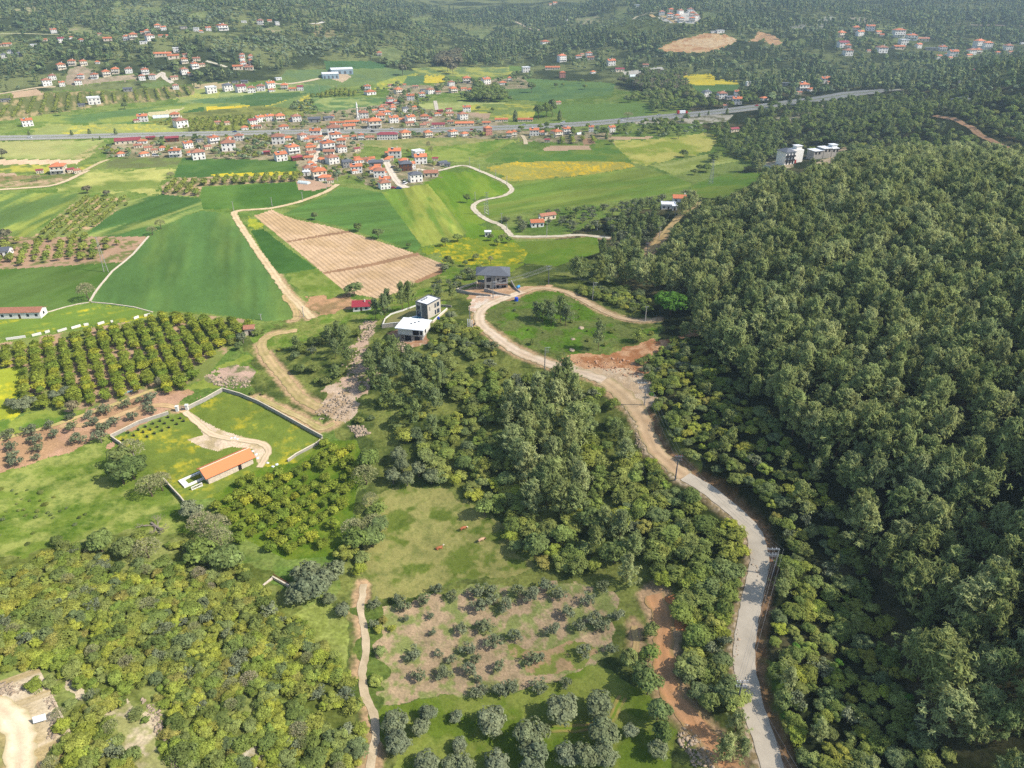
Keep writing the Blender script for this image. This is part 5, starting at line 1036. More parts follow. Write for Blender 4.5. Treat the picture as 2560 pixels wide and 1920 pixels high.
for (reg, k), ids in groups.items():
    ids.sort(key=lambda i: hrows[i][0])
    for n, i in enumerate(ids):
        px, py, w, _ = hrows[i]; P = HQ[i]; protos, pw, desc = HP[k]
        j = rh_.randrange(len(protos)); pr = protos[j]
        o = pr if (k, j) not in used else copy_tree(pr); used.add((k, j))
        rz = rh_.uniform(-.05, .6) if 'long' not in desc else rh_.uniform(-.1, .05)
        if k in 'lmL': rz = {'l': .04, 'm': .05, 'L': .02}[k]
        if k == 'm' and px < 500: rz = .1
        s = w*.86/pxm(P)/pw; s = min(max(s, .5), 1.9); bk = (.5*8*s)
        V = P+np.array([0, bk*.7, 0]); o.location = (V[0], V[1], float(height(V[0], V[1]))-.1); o.rotation_euler = (0, 0, rz-math.atan2(V[0], V[1])*.5)
        o.scale = (s, s*rh_.uniform(.9, 1.1), min(max(s, .8), 1.25)*(1.0))
        HOUSE_XY.append((V[0], V[1], w/pxm(P)*.62+1.5))
        lab = desc+' '+reg
        if len(ids) > 1: lab = ordw(n+1)+' from left '+desc+' '+reg if False else f'{desc}, {ordw(n+1)} from the left, {reg}'
        words_ = lab.replace(',', '').split()
        if len(words_) > 16:
            lab = f'{desc}, {ordw(n+1)} from left, {reg}'
            for a, b in (('two-storey ', ''), ('with ', ''), (' tiled', ''), ('the ', '')):
                if len(lab.replace(',', '').split()) > 16: lab = lab.replace(a, b, 1)
        props(o, lab, 'greenhouse' if k == 'h' else ('building' if k in 'LlmBrgf' else 'house'), 'houses '+reg)
for k, (protos, pw, desc) in HP.items():        # prototypes that were never used
    for j, p in enumerate(protos):
        if (k, j) not in used:
            for c in [p]+list(p.children_recursive): bpy.data.objects.remove(c)
for h in hrows: stamp(h[0], h[1]-h[2]*.3, h[2]*.4)
for x, y, r in ((925,660,30),(885,715,34),(1072,610,32),(778,662,22),(1440,445,14),(1160,480,22),(1720,345,28),(1785,330,24),(1447,652,44),(1245,725,20),(1290,720,16),(338,1132,26)): stamp(x, y, r)
# ---- helper for one-off buildings: frame from a base corner and two ground directions
def frame(name, P, ang): return empty(name, tuple(P), ang)
def at1(px, py, dz=0): return atpx([px], [py], dz)[0]
def ang2(a, b):
    A, B = at1(*a), at1(*b); return math.atan2(B[1]-A[1], B[0]-A[0]), float(np.hypot(B[0]-A[0], B[1]-A[1]))
# stone barn with the orange roof
a, Lb = ang2((452,1046), (548,1001)); P = at1(452,1046); W = 6.2
barn = props(frame('stone_barn', P, a), 'long pale stone barn with bright orange tiled roof in the walled meadow', 'barn')
mb = MB().box(0, Lb, 0, W, -1, 2.9).add([(0,0,2.9),(0,W,2.9),(0,W/2,4.5),(Lb,0,2.9),(Lb,W,2.9),(Lb,W/2,4.5)], [(0,2,1),(3,4,5)]); mb.obj('wall', HM['stone'], barn)
ORT = solid('orange_tiles', c_(240,142,92,.75), .8, .05, 3, bump=.15)
rb = MB(); y0, y1, o = -.7, W+.7, .8
rb.add([(-o,y0,2.85),(Lb+o,y0,2.85),(Lb+o,y1,2.85),(-o,y1,2.85),(-o,W/2,4.75),(Lb+o,W/2,4.75),(-o,y0,2.7),(Lb+o,y0,2.7),(Lb+o,y1,2.7),(-o,y1,2.7),(-o,W/2,4.58),(Lb+o,W/2,4.58)],
       [(0,1,5,4),(2,3,4,5),(7,6,10,11),(9,8,11,10),(0,6,7,1),(2,8,9,3),(1,7,11,5),(5,11,8,2),(3,9,10,4),(4,10,6,0)])
ro = rb.obj('roof', ORT, barn); MB().tube((-o,W/2,4.78), (Lb+o,W/2,4.78), .13, n=6).obj('ridge_cap', HM['cream'], ro)
MB().box(Lb*.66, Lb*.66+1.1, -.05, .1, .1, 2.3).obj('door', HM['dark'], barn); MB().box(-.05, .1, 2, 3.2, 1.2, 2.4).obj('window', HM['dark'], barn)
HOUSE_XY += [(P[0]+math.cos(a)*t-math.sin(a)*3, P[1]+math.sin(a)*t+math.cos(a)*3, 5) for t in (-5, -1, 3, 7, 11, 15)]
# empty pool and terrace beside it
pt = props(frame('unfinished_pool', P+np.array([math.cos(a)*-6.6-math.sin(a)*3.4, math.sin(a)*-6.6+math.cos(a)*3.4, 0]), a), 'white concrete terrace with an empty rectangular pool beside the barn', 'pool')
tw, td = 9.2, 4.6
MB().box(0, tw, 0, .6, -1, .75).box(0, tw, td-.5, td, -1, .75).box(0, 1.7, .6, td-.5, -1, .75).box(tw-.5, tw, .6, td-.5, -1, .75).obj('pool_deck', HM['white'], pt)
MB().box(1.7, tw-.5, .6, td-.5, -1, -.35).obj('pool_floor', solid('stagnant_water', c_(176,160,96), .5, .1, 1), pt)
bl = props(frame('balustrade', P+np.array([math.cos(a)*-5.4-math.sin(a)*.6, math.sin(a)*-5.4+math.cos(a)*.6, 0]), a), 'short white concrete balustrade beside the barn gable', 'balustrade')
MB().box(0, 3.6, 0, .25, 1.1, 1.3).box(0, 3.6, 0, .25, -.5, .3).box(0, .3, 0, .25, .3, 1.1).box(3.3, 3.6, 0, .25, .3, 1.1).obj('rail', HM['white'], bl)
for i in range(6): MB().tube((.7+i*.45, .12, .3), (.7+i*.45, .12, 1.1), .07, n=6).obj('baluster', HM['white'], bl)
# walls (polyline walls draped on the terrain)
def wall_line(name, px, h, th, mat, label, cat, steps=2.0, group=None, cap=None, top=None):
    Pn = atpx([p[0] for p in px], [p[1] for p in px]); L = [Pn[0, :2]]
    for i in range(len(Pn)-1):
        d = np.hypot(*(Pn[i+1, :2]-Pn[i, :2])); n = max(1, int(d/steps))
        for k in range(1, n+1): L.append(Pn[i, :2]+(Pn[i+1, :2]-Pn[i, :2])*k/n)
    L = np.array(L); Z = height(L[:, 0], L[:, 1]); t = np.gradient(L, axis=0); t /= np.hypot(t[:, 0], t[:, 1])[:, None]; n = np.stack([-t[:, 1], t[:, 0]], -1)*th/2
    hh = np.linspace(h, h if top is None else top, len(L)); V = []
    for i in range(len(L)):
        for s, zz in ((-1, -.6), (1, -.6), (1, hh[i]), (-1, hh[i])): V.append((L[i, 0]+n[i, 0]*s, L[i, 1]+n[i, 1]*s, Z[i]+zz))
    f = []
    for i in range(len(L)-1):
        b = i*4
        for k in range(4): f.append((b+k, b+(k+1) % 4, b+4+(k+1) % 4, b+4+k))
    f += [(3,2,1,0), tuple(range(len(V)-4, len(V)))]
    root = empty(name, tuple(V[0])); mb = MB().add([(x-V[0][0], y-V[0][1], z-V[0][2]) for x, y, z in V], f); mb.obj('wall_face', mat, root)
    if cap:
        c = MB().add([((x-V[0][0]), (y-V[0][1]), z-V[0][2]) for i, (x, y, z) in enumerate([(L[i,0]+n[i,0]*s*1.25, L[i,1]+n[i,1]*s*1.25, Z[i]+hh[i]+q) for i in range(len(L)) for s, q in ((-1,.003),(1,.003),(1,.12),(-1,.12))])], f)
        c.obj('coping', cap, root)
    return props(root, label, cat, group)
WW = HM['white']; CW = HM['concrete']
wall_line('boundary_wall', [(408,884),(445,866),(482,845)], 1.5, .28, CW, 'grey concrete wall rising from the gate to the plot corner', 'wall', cap=HM['cream'])
wall_line('boundary_wall', [(482,845),(520,856),(560,873),(610,900),(660,928),(697,948)], 1.4, .28, CW, 'long grey wall behind the flowering meadow of the barn plot', 'wall', cap=HM['cream'])
wall_line('boundary_wall', [(697,951),(683,962),(668,970),(640,985),(622,998)], 1.0, .28, CW, 'broken grey wall between barn plot and citrus trees', 'wall', cap=HM['cream'])
wall_line('boundary_wall', [(240,946),(300,916),(365,895)], 1.3, .28, CW, 'white-topped wall beside the two rows of potted saplings', 'wall', cap=HM['cream'])
wall_line('boundary_wall', [(241,948),(262,962),(290,985)], 1.3, .28, CW, 'short wall end disappearing under the spreading bare tree', 'wall', cap=HM['cream'])
wall_line('boundary_wall', [(355,1040),(376,1063),(392,1080),(405,1097)], 1.4, .28, CW, 'free-standing wall piece in the grass beyond the leafless trees', 'wall', cap=HM['cream'])
for q, (x, y) in enumerate(((384,888), (405,885))):
    g = props(frame('gate_post', at1(x, y), 0), ('thick white gate post at the sapling side of the entrance', 'thick white gate post at the meadow side of the entrance')[q], 'gate post', 'gate posts of the barn plot'); MB().box(-.5,.5,-.5,.5,-.4,2.0).obj('post', WW, g); MB().box(-.62,.62,-.62,.62,2.003,2.25).obj('post_cap', WW, g)
ga, gl = ang2((386,889), (403,886)); gt = props(frame('metal_gate', at1(388,888), ga), 'dark metal gate between the two white gate posts', 'gate')
mb = MB()
for i in range(13): mb.box(.3+i*gl*.8/12, .36+i*gl*.8/12, -.03, .03, .15, 1.7)
mb.obj('gate_bars', HM['slate'], gt); MB().box(.3, .36+gl*.8, -.05, .05, 1.703, 1.8).box(.3, .36+gl*.8, -.05, .05, .05, .147).obj('gate_frame', HM['slate'], gt)
for q, (pts_, lb) in enumerate((([(195,651),(204,635),(213,622),(228,604),(243,586)], 'pale stone channel running down to the lone bare tree'), ([(243,586),(258,574),(272,563),(288,549),(302,533),(321,511)], 'pale stone channel climbing past the orchard to two trees'),
    ([(197,653),(240,657),(290,664),(330,675)], 'low ruined wall between the wheat and the flowers'), ([(85,680),(110,673),(140,664),(170,657),(192,654)], 'broken line of low stones below the green field'))):
    wall_line('stone_channel' if q < 2 else 'low_wall', pts_, .35, 1.0 if q < 2 else .5, HM['stone'], lb, 'wall', steps=3)
for q, (p0, p1) in enumerate((((14,735),(56,729)), ((70,727),(90,722)), ((98,720),(108,717)), ((125,718),(145,712)), ((155,711),(175,705)), ((182,704),(192,702)), ((212,702),(226,698)), ((240,697),(245,696)), ((290,690),(300,686)), ((312,684),(325,681)))):
    wall_line('orchard_wall', [p0, p1], 1.1, .3, WW, f'white wall piece behind the citrus orchard, {ordw(q+1)} from the left', 'wall', group='white wall pieces behind the orchard')
# house with pool (box house on the walled terrace)
P = at1(925,690); P[2] = float(height(P[0], P[1])); GL = HM['glass']
BE = solid('beige_render', c_(206,198,184,.72), .8, .06, .6); DG = solid('grey_cladding', c_(128,126,124), .8, .08, .8)
a = math.atan2(7.2, 4.7); bx = props(frame('box_house', P, a), 'two-storey beige box house with white flat roof beside the pool', 'house')
Lx, Wy, Hh = 9.0, 6.6, 6.6      # x runs away to the right, y to the left
MB().box(0, Lx, 0, Wy, -1.2, Hh).obj('wall', BE, bx)
MB().box(-.12, -.003, .05, 3.2, -1, Hh-.1).box(-.12, -.003, 4.1, Wy, 2.9, 3.3).obj('grey_facade', DG, bx)
MB().box(-.05, Lx, -.05, .2, Hh+.003, Hh+.5).box(-.05, Lx, Wy-.2, Wy+.05, Hh+.003, Hh+.5).box(-.05, .2, .2, Wy-.2, Hh+.003, Hh+.5).box(Lx-.2, Lx+.03, .2, Wy-.2, Hh+.003, Hh+.5).obj('parapet', HM['slate'], bx)
MB().box(.2, Lx-.2, .2, Wy-.2, Hh+.003, Hh+.1).obj('roof', HM['sheet'], bx)
for x, z, w in ((4.8,.6,.9),(6.3,.6,1.7),(4.8,3.7,.9),(6.3,3.7,1.7)): MB().box(x, x+w, -.06, .1, z, z+2).obj('window', GL, bx)
MB().box(1.3,1.6,-.06,.1,3.6,5.4).obj('window', GL, bx); MB().box(-.06,.1,4.3,6.2,3.5,5.4).obj('window', GL, bx); MB().box(-.06,.1,4.0,6.2,.2,2.6).obj('window', GL, bx)
for q in range(3): u = MB().box(2.2+q*1.6, 2.9+q*1.6, 4.6, 5.2, Hh+.1, Hh+.7).obj('roof_unit', HM['steel'], bx)
HOUSE_XY += [(P[0]+2, P[1]+6, 9), (P[0]-7, P[1]+3, 8), (P[0]-13, P[1]+2, 8), (P[0]-18, P[1]+2, 6)]
wl = wall_line('terrace_wall', [(826,709),(850,706),(876,704)], 1.9, .35, HM['stone'], 'stone retaining wall holding up the lawn of the box house', 'retaining wall', cap=WW)
wall_line('terrace_wall', [(826,706),(832,690),(845,680),(870,672),(898,662)], .7, .3, WW, 'low white parapet curving round the lawn to the box house', 'wall')
wall_line('terrace_wall', [(953,662),(975,664)], 1.0, .3, CW, 'short wall running away from the back corner of the box house', 'wall')
wall_line('terrace_wall', [(921,700),(935,698),(950,684),(966,670)], 1.0, .3, HM['stone'], 'stone edge below the paved side of the box house', 'wall', cap=WW)
pp = at1(882,700); pz = pp[2]+1.0; po = props(frame('swimming_pool', (pp[0], pp[1], pz-.3), math.atan2(3.2, 5.0)), 'blue swimming pool with white deck in front of the box house', 'pool')
MB().box(-.6, 8.2, -.6, 0, -2, .35).box(-.6, 8.2, 3.4, 4.0, -2, .35).box(-.6, 0, 0, 3.4, -2, .35).box(7.6, 8.2, 0, 3.4, -2, .35).obj('pool_deck', HM['sheet'], po)
MB().box(0, 7.6, 0, 3.4, -2, .15).obj('pool_water', solid('pool_water', lin((40,130,160))*.8, .08, .1, 1.5, spec=.6), po)
ln = atpx([830,838,852,872,898,900,880,874,850], [704,692,683,675,666,686,690,702,704]); lp = MB(); c0 = ln.mean(0)
lp.add([tuple(c0-c0)]+[tuple(p-c0+np.array([0,0,.45])) for p in ln], [(0, 1+(i+1) % len(ln), 1+i) for i in range(len(ln))]); lo = lp.obj('lawn', solid('dry_lawn', c_(146,142,84), .95, .15, 2), loc=tuple(c0+np.array([0,0,.1]))); props(lo, kind='structure')
# unfinished white house
P = at1(866,737); wr = math.atan2(-2.2, 10.0); uw = props(frame('unfinished_house', P, wr), 'unfinished white two-storey house with broad flat roof over rubble', 'house')
MB().box(1.4, 9.4, .4, 8.0, -1.5, 2.9).obj('lower_wall', HM['concrete'], uw); MB().box(-1.0, 10, .2, 9.0, 3.203, 6.0).obj('wall', HM['white'], uw); MB().box(-1.0, 10, .1, 9, 2.903, 3.2).obj('floor_slab', HM['concrete'], uw)
MB().box(-1.9, 10.6, -.9, 9.8, 6.003, 6.35).obj('roof', HM['sheet'], uw)
for x, z, w in ((1.8,.3,2.6),(6.0,.3,2.2)): MB().box(x, x+w, .34, .5, z, z+2.4).obj('window', HM['dark'], uw)
for x, z, w in ((5.4,3.4,2.7),(8.6,3.6,.9)): MB().box(x, x+w, .14, .3, z, z+2.3).obj('window', HM['dark'], uw)
MB().box(9.94, 10.06, 2, 3.4, 3.6, 5.4).obj('window', HM['dark'], uw); MB().box(-.6,-.3,1.2,1.5,-2,2.9).box(-.6,-.3,7.2,7.5,-2,2.9).obj('pillar', HM['concrete'], uw)
for q in range(3): MB().box(3.2+q*1.2, 3.9+q*1.2, 4+q*1.2, 4.5+q*1.2, 6.353, 6.6).obj('roof_hatch', HM['slate'], uw)
HOUSE_XY += [(P[0]+5, P[1]+3, 8.5), (P[0]-3, P[1]+1, 6)]
# grey hip-roofed villa under construction
P = at1(1047,625); gv = props(frame('villa_shell', P, .02), 'grey villa under construction with dark hipped roof and retaining walls', 'house')
MB().box(0, 11.2, 0, 9.5, -2, 7.0).obj('wall', HM['grey'], gv); MB().box(5.2, 5.4, -.5, -.003, .3, 6.9).box(5.4, 10.9, -.45, -.003, .3, 6.9).obj('front_bay', HM['concrete'], gv)
rb = MB(); x0, x1, y0, y1, z = -4.2, 12.4, -1.6, 11, 7.15
rb.add([(x0,y0+2.2,z),(x1,y0,z),(x1,y1,z),(x0,y1,z),(1.6,5,z+2.7),(7.0,5,z+2.7),(x0,y0+2.2,z-.2),(x1,y0,z-.2),(x1,y1,z-.2),(x0,y1,z-.2)], [(0,1,5,4),(1,2,5),(2,3,4,5),(3,0,4),(9,8,7,6),(0,6,7,1),(1,7,8,2),(2,8,9,3),(3,9,6,0)])
rb.obj('roof', HM['slate'], gv)
for x, z, w, h in ((6,1,1,1.4),(8.4,.9,2,1.8),(6,4,1,1.7),(8.4,3.8,2,2.2)): MB().box(x, x+w, -.5, -.3, z, z+h).obj('window', HM['dark'], gv)
for x, z, w, h in ((1,.8,1.6,1.5),(1,3.9,2.2,2)): MB().box(x, x+w, -.05, .1, z, z+h).obj('window', HM['dark'], gv)
MB().box(-3.4, -.003, 1, 4.5, 3.0, 3.2).box(-3.4, -3.3, 1, 4.5, 3.2, 4.2).obj('balcony', HM['grey'], gv); MB().box(-3.9,-3.75,1,1.15,-1,7.0).obj('pillar', HM['concrete'], gv)
sc_ = MB()
for x in (5.2, 7.2, 9.2, 11.0): sc_.tube((x,-1.8,-.5), (x,-1.8,4.6), .05, n=5)
for z in (1, 2.8, 4.4): sc_.tube((5,-1.8,z), (11.2,-1.8,z), .05, n=5)
sf = props(frame('scaffold', (P[0], P[1], P[2]), .02), 'low steel scaffold standing before the villa shell', 'scaffold'); sc_.obj('tube_frame', HM['steel'], sf); MB().box(5, 11.2, -1.7, -.7, 2.85, 2.92).obj('scaffold_plank', HM['wood'], sf)
HOUSE_XY += [(P[0]+5, P[1]+4, 9), (P[0]-8, P[1]+2, 7)]
wall_line('retaining_wall', [(985,628),(1005,620),(1030,612),(1045,607)], .9, .3, HM['cream'], 'white wall sloping up behind the yard of the grey villa', 'wall')
wall_line('retaining_wall', [(985,630),(1015,636),(1035,638),(1060,640)], 1.6, .3, CW, 'concrete retaining wall below the yard of the grey villa', 'wall', top=.8)
wall_line('retaining_wall', [(1046,629),(1075,636),(1103,640)], 1.7, .3, CW, 'concrete retaining wall tapering to the road before the villa', 'wall', top=.5)
# small house with the red roof
P = at1(763,674); rz = .12; rd = props(frame('red_roofed_house', P, rz), 'small white house with crimson sheet roof by the ploughed field', 'house')
MB().box(0, 8.2, 0, 7, -1, 2.8).obj('wall', HM['white'], rd); rb = MB()
rb.add([(-.5,-.6,2.7),(8.7,-.6,2.7),(8.7,7.6,2.7),(-.5,7.6,2.7),(-.5,3.5,4.4),(8.7,3.5,4.4),(-.5,-.6,2.58),(8.7,-.6,2.58),(8.7,7.6,2.58),(-.5,7.6,2.58)], [(0,1,5,4),(2,3,4,5),(9,8,7,6),(0,6,7,1),(2,8,9,3),(1,7,8,2),(1,2,5),(3,9,6,0),(3,0,4)])
rb.obj('roof', solid('crimson_sheet', c_(176,62,72), .5, .06, 1), rd)
MB().box(5.4, 5.9, 2.2, 2.7, 3, 5).obj('chimney', HM['white'], rd)
for x in (1, 5.6): MB().box(x, x+1.2, -.05, .1, 1, 2.1).obj('window', GL, rd)
MB().box(3.4, 4.3, -.05, .1, .1, 2.1).obj('door', HM['door'], rd)
HOUSE_XY.append((P[0]+4, P[1]+3, 7))
# farm buildings by the loop road and the track
def small(px, w, d, st, roof, wall, rm, rz, label, name='farmhouse', **k):
    P = at1(*px); o = house(name, w, d, st, roof, wall, rm, **k); c, s = math.cos(rz), math.sin(rz)
    o.location = (P[0]+c*w/2-s*d/2, P[1]+s*w/2+c*d/2, P[2]); o.rotation_euler = (0,0,rz); HOUSE_XY.append((o.location[0], o.location[1], w*.7)); return props(o, label, 'building')
small((1148,492), 8, 6, 1, 'gable', 'white', 'orange', .15, 'small white farm cottage with orange roof above the pale road')
small((1170,478), 10.5, 5, 1, 'gable', 'cream', 'tiles', .45, 'long clay-roofed farm shed stepping back behind the cottage', chim=False)
small((1429,453), 9, 7, 1, 'parapet', 'white', 'sheet', -.1, 'white flat-roofed farmhouse beside the straight dirt track', chim=False)
small((1454,438), 11, 7, 1, 'gable', 'white', 'orange', -.1, 'low farm building with orange roof behind the flat-roofed farmhouse')
small((1452,455), 3, 2.4, 1, 'flat', 'white', 'sheet', -.1, 'tiny white cabin at the top of the dirt track', name='cabin', chim=False, win=(1,1))
small((1048,512), 3.6, 2.6, 1, 'flat', 'white', 'sheet', .1, 'small white hut on the meadow beside the winding road', name='hut', chim=False, win=(2,1))
small((2060,225), 18, 12, 1, 'hip', 'grey', 'slate', -.2, 'large dark slate villa alone among the hillside trees', name='villa', win=(4,2))
small((-20,690), 23, 6, 1, 'gable', 'white', 'tiles', .06, 'long shed with dusty clay roof at the flower strip', name='long_shed', chim=False, win=(6,1))
small((-12,555), 8, 6, 1, 'gable', 'white', 'slate', .2, 'grey-roofed white shed at the edge of the orchard', name='shed', chim=False)
small((1972,235), 3, 3, 1, 'flat', 'white', 'sheet', 0, 'white cabin beside the forest road bend', name='cabin', chim=False, win=(1,1))
small((530,725), 4, 4, 1, 'gable', 'stone', 'tiles', .2, 'tiny clay-roofed hut at the end of the citrus orchard', name='hut', chim=False, win=(1,1))
small((655,380), 5, 4, 1, 'flat', 'white', 'sheet', .2, 'white hut on the bare yard beside the village street', name='hut', chim=False, win=(1,1))
gr = copy_tree([o for o in bpy.data.objects if o.name.startswith('greenhouse') and o.parent is None][0]); P = at1(657,396); gr.location = tuple(P); gr.rotation_euler = (0,0,-.35); gr.scale = (.75,.8,.8)
props(gr, 'small silver arched greenhouse on the round bare yard', 'greenhouse', 'greenhouses')
# white three-storey block at the forest edge, concrete shell behind it
P = at1(1696,357); wb = props(frame('hillside_block', P, .35), 'white three-storey block with black balconies above the forest edge', 'building')
MB().box(-1, 8.5, 0, 11, -3, 10).obj('wall', HM['white'], wb); MB().box(8.5, 19, 3, 12, -3, 10.5).box(13, 18, 5, 10, 10.5, 13).obj('rear_wing', HM['white'], wb)
roof_b = MB(); roof_hip(roof_b, 9.5, 11, 10.15, 2.4, .7); rr_ = roof_b.obj('roof', HM['slate'], wb); rr_.location = (3.75, 5.5, 0); MB().box(12.4,18.6,4.4,10.6,13.003,13.3).obj('flat_roof', HM['sheet'], wb)
for zf in range(3):
    for x in (.2, 3.2, 6.2): MB().box(x, x+1.5, -.06, .1, zf*3.2+.4, zf*3.2+2.7).obj('window', GL, wb)
    for y in (2, 6): MB().box(8.4, 8.56, y, y+1.3, zf*3.2+.8, zf*3.2+2.3).obj('window', GL, wb)
    if zf: MB().box(-.6, 8.1, -1.1, -.063, zf*3.2, zf*3.2+1.2).obj('balcony', HM['dark'], wb)
MB().box(10, 11.6, 1.2, 2.9, -1, 3).obj('red_door_panel', HM['redp'], wb)
HOUSE_XY += [(P[0]+6, P[1]+5, 12), (P[0]+16, P[1]+11, 9)]
P = at1(1756,345); cs = props(frame('concrete_shell', P, .3), 'grey concrete building shell with stepped flat roofs behind the white block', 'building')
for q, (x0, x1, z1) in enumerate(((0, 9, 7), (9.5, 17, 8.5), (17.5, 24, 8.0))):
    MB().box(x0, x1, 0, 9, -3, z1-.3).obj('concrete_wall', HM['concrete'], cs); MB().box(x0-.4, x1+.4, -.6, 9.6, z1-.297, z1).obj('roof_slab', HM['sheet'], cs)
    for x in (x0+1, x0+4.4): MB().box(x, x+1.8, -.06, .1, z1-3, z1-1).obj('window', HM['dark'], cs)
MB().box(18.5, 23.5, 2, 7, 8.003, 10.2).box(18, 24, 1.5, 7.5, 10.2, 10.5).obj('stair_tower', HM['sheet'], cs)
HOUSE_XY += [(P[0]+5, P[1]+4, 9), (P[0]+14, P[1]+7, 9), (P[0]+22, P[1]+9, 8)]
wall_line('retaining_wall', [(1646,361),(1660,364),(1676,368),(1696,373)], 2.2, .4, HM['bluew'], 'pale retaining wall below the platform of the white block', 'wall')
# warehouses
for (x, y, w, d, rz, lb) in ((715,170,30,24,.32,'white warehouse with pale roof nearer the dirt yard'), (740,160,40,30,.32,'larger white warehouse with long grey side behind the first')):
    P = at1(x, y); s = w/pxm(P)*1.15; dd = d/pxm(P)*1.2; o = props(frame('warehouse', P, rz), lb, 'warehouse', 'white warehouses beside the yard'); s2 = s
    MB().box(-s2/2, s2/2, 0, dd, -2, 6.4).obj('wall', HM['bluew'], o); r = MB(); roof_gable(r, s2, dd, 6.55, 1.6, .4); rr_ = r.obj('roof', HM['sheet'], o); rr_.location = (0, dd/2, 0)
    for q in range(4): MB().box(-s2/2+s2*(q+.3)/4, -s2/2+s2*(q+.7)/4, -.06, .1, .2, 4).obj('loading_door', HM['slate'], o)
    HOUSE_XY.append((P[0], P[1]+dd/2, s*.75))
# mosque tower
P = at1(773.5,261); mn = props(frame('minaret', P, 0), 'slim white minaret with pointed cap rising among village roofs', 'minaret')
MB().box(-1.4,1.4,-1.4,1.4,-1,4).obj('base', HM['white'], mn); MB().tube((0,0,4),(0,0,16.5),.9,.8,12).obj('shaft', HM['white'], mn); MB().tube((0,0,12.6),(0,0,13.4),1.0,1.5,12).obj('gallery', HM['white'], mn); MB().tube((0,0,16.503),(0,0,20),.95,.03,12).obj('cap', HM['sheet'], mn)
# sign board
P = at1(22,1580); sg = props(frame('sign_board', at1(26,1556), .38), 'large blank white board on two posts by the gravel bend', 'sign board')
MB().add([(-1.15,-.3,.9),(1.15,-.3,.9),(1.15,.35,2.0),(-1.15,.35,2.0),(-1.15,-.24,.87),(1.15,-.24,.87),(1.15,.41,1.97),(-1.15,.41,1.97)], [(0,1,2,3),(7,6,5,4),(0,4,5,1),(2,6,7,3),(1,5,6,2),(3,7,4,0)]).obj('board', HM['sheet'], sg)
for x in (-.9, .9): MB().tube((x,.1,-.3),(x,.1,1.45),.05,n=6).obj('post', HM['steel'], sg)
sg.location = tuple(at1(90,1562))
# ------------------------------------------------------------------ plant everything
R_ = random.Random(99)
IND = []     # individually placed: (kind, px, py, height m, width factor, label, category)
def treeobj(k, loc, h, w, rz, label, cat, group, name):
    v = KIND[k][R_.randrange(len(KIND[k]))]; root = empty(name, tuple(loc), rz); root.scale = (w, w, h)
    c = bpy.data.objects.new('crown', v[0]); C.objects.link(c); c.parent = root
    t = bpy.data.objects.new('trunk', v[1]); C.objects.link(t); t.parent = root
    return props(root, label, cat, group)
def put(lst, key, kindname, name, cat, desc, where, c=None, r=None, ws=1.15):
    """lst rows: x, y (tile or photo pixels), height"""
    rows = []
    for t in lst:
        x, y = (T(c, r, t[0], t[1]) if c is not None else (t[0], t[1])); rows.append((x, y, t[2]))
    Q = atpx([q[0] for q in rows], [q[1] for q in rows]); order = sorted(range(len(rows)), key=lambda i: rows[i][0])
    for n, i in enumerate(order):
        lab = f'{desc}, {ordw(n+1)} from the left, {where}' if len(rows) > 1 else f'{desc} {where}'
        h = rows[i][2]; treeobj(kindname, Q[i]-np.array([0,0,.1]), h, h*ws*R_.uniform(.9, 1.15), R_.uniform(0, 6.28), lab, cat, key if len(rows) > 1 else None, name)
        IND.append((Q[i][0], Q[i][1], h*ws*.42))
put([(90,475,4.5),(110,575,4.3),(120,650,4.2),(140,710,4.2),(280,440,4.8),(330,590,4.2),(310,515,4.4),(480,465,4),(440,385,3.8),(322,660,3),(690,510,4.6),(640,405,4.2),(610,310,3.2),(770,300,3.6),(810,360,4),(1000,370,4.6),(920,260,4.8),(880,510,5.5),(900,420,5),(1090,210,4.4),(1220,165,3),(1310,150,4.6),(1320,260,4),(1150,310,4),(1280,215,3.6)], 'olive trees on the bare strip', 'olive', 'olive_tree', 'olive tree', 'round grey olive', 'on the bare brown strip', 0, 2, 1.15)
put([(580,105,4.6),(480,140,4.4),(190,240,5.6),(260,200,5),(110,195,4)], 'olives below the citrus orchard', 'oliveold', 'olive_tree', 'olive tree', 'grey olive', 'in the grass below the citrus orchard', 0, 2, 1.15)
put([(1030,275,3.1),(1235,235,3.1),(1275,290,3.6),(1290,390,2.1),(1020,440,2.8),(1450,240,3.4),(1570,140,2.9),(1510,365,1.9),(1700,200,2.9),(1785,485,3.1),(1530,510,2.1),(1370,720,3.6),(1405,900,3.4),(1580,690,2.2),(1600,880,3.4),(1645,870,2.9),(1830,670,3.3),(1690,745,2.4),(1900,745,2.9),(1850,860,3.6),(1925,920,2.1),(2110,810,3.1),(2050,610,3.8),(1985,470,3.8),(1930,300,4.0),(1910,175,3.8),(2050,250,3.8),(2150,300,3.8),(1960,1010,2.8),(1905,1050,3.1),(2180,1010,3.6),(2110,1040,3.3),(2030,160,3.4)], 'olive trees in the ploughed grove', 'olive', 'olive_tree', 'olive tree', 'open-crowned olive', 'in the western half of the ploughed grove', 1, 3, 1.2)
put([(160,215,4.3),(60,180,4.0),(410,190,3.8),(655,240,3.6),(485,345,3.6),(720,420,4.0),(895,385,4.0),(780,460,3.4),(575,470,3.4),(345,500,3.4),(30,560,3.4),(860,650,2.6),(625,690,3.4),(175,760,3.4),(245,730,2.6),(465,960,2.8),(230,990,3.3),(20,990,3.1),(300,130,4.0),(790,130,3.4)], 'olive trees in the eastern grove', 'olive', 'olive_tree', 'olive tree', 'open-crowned olive', 'in the eastern half of the ploughed grove', 2, 3, 1.2)
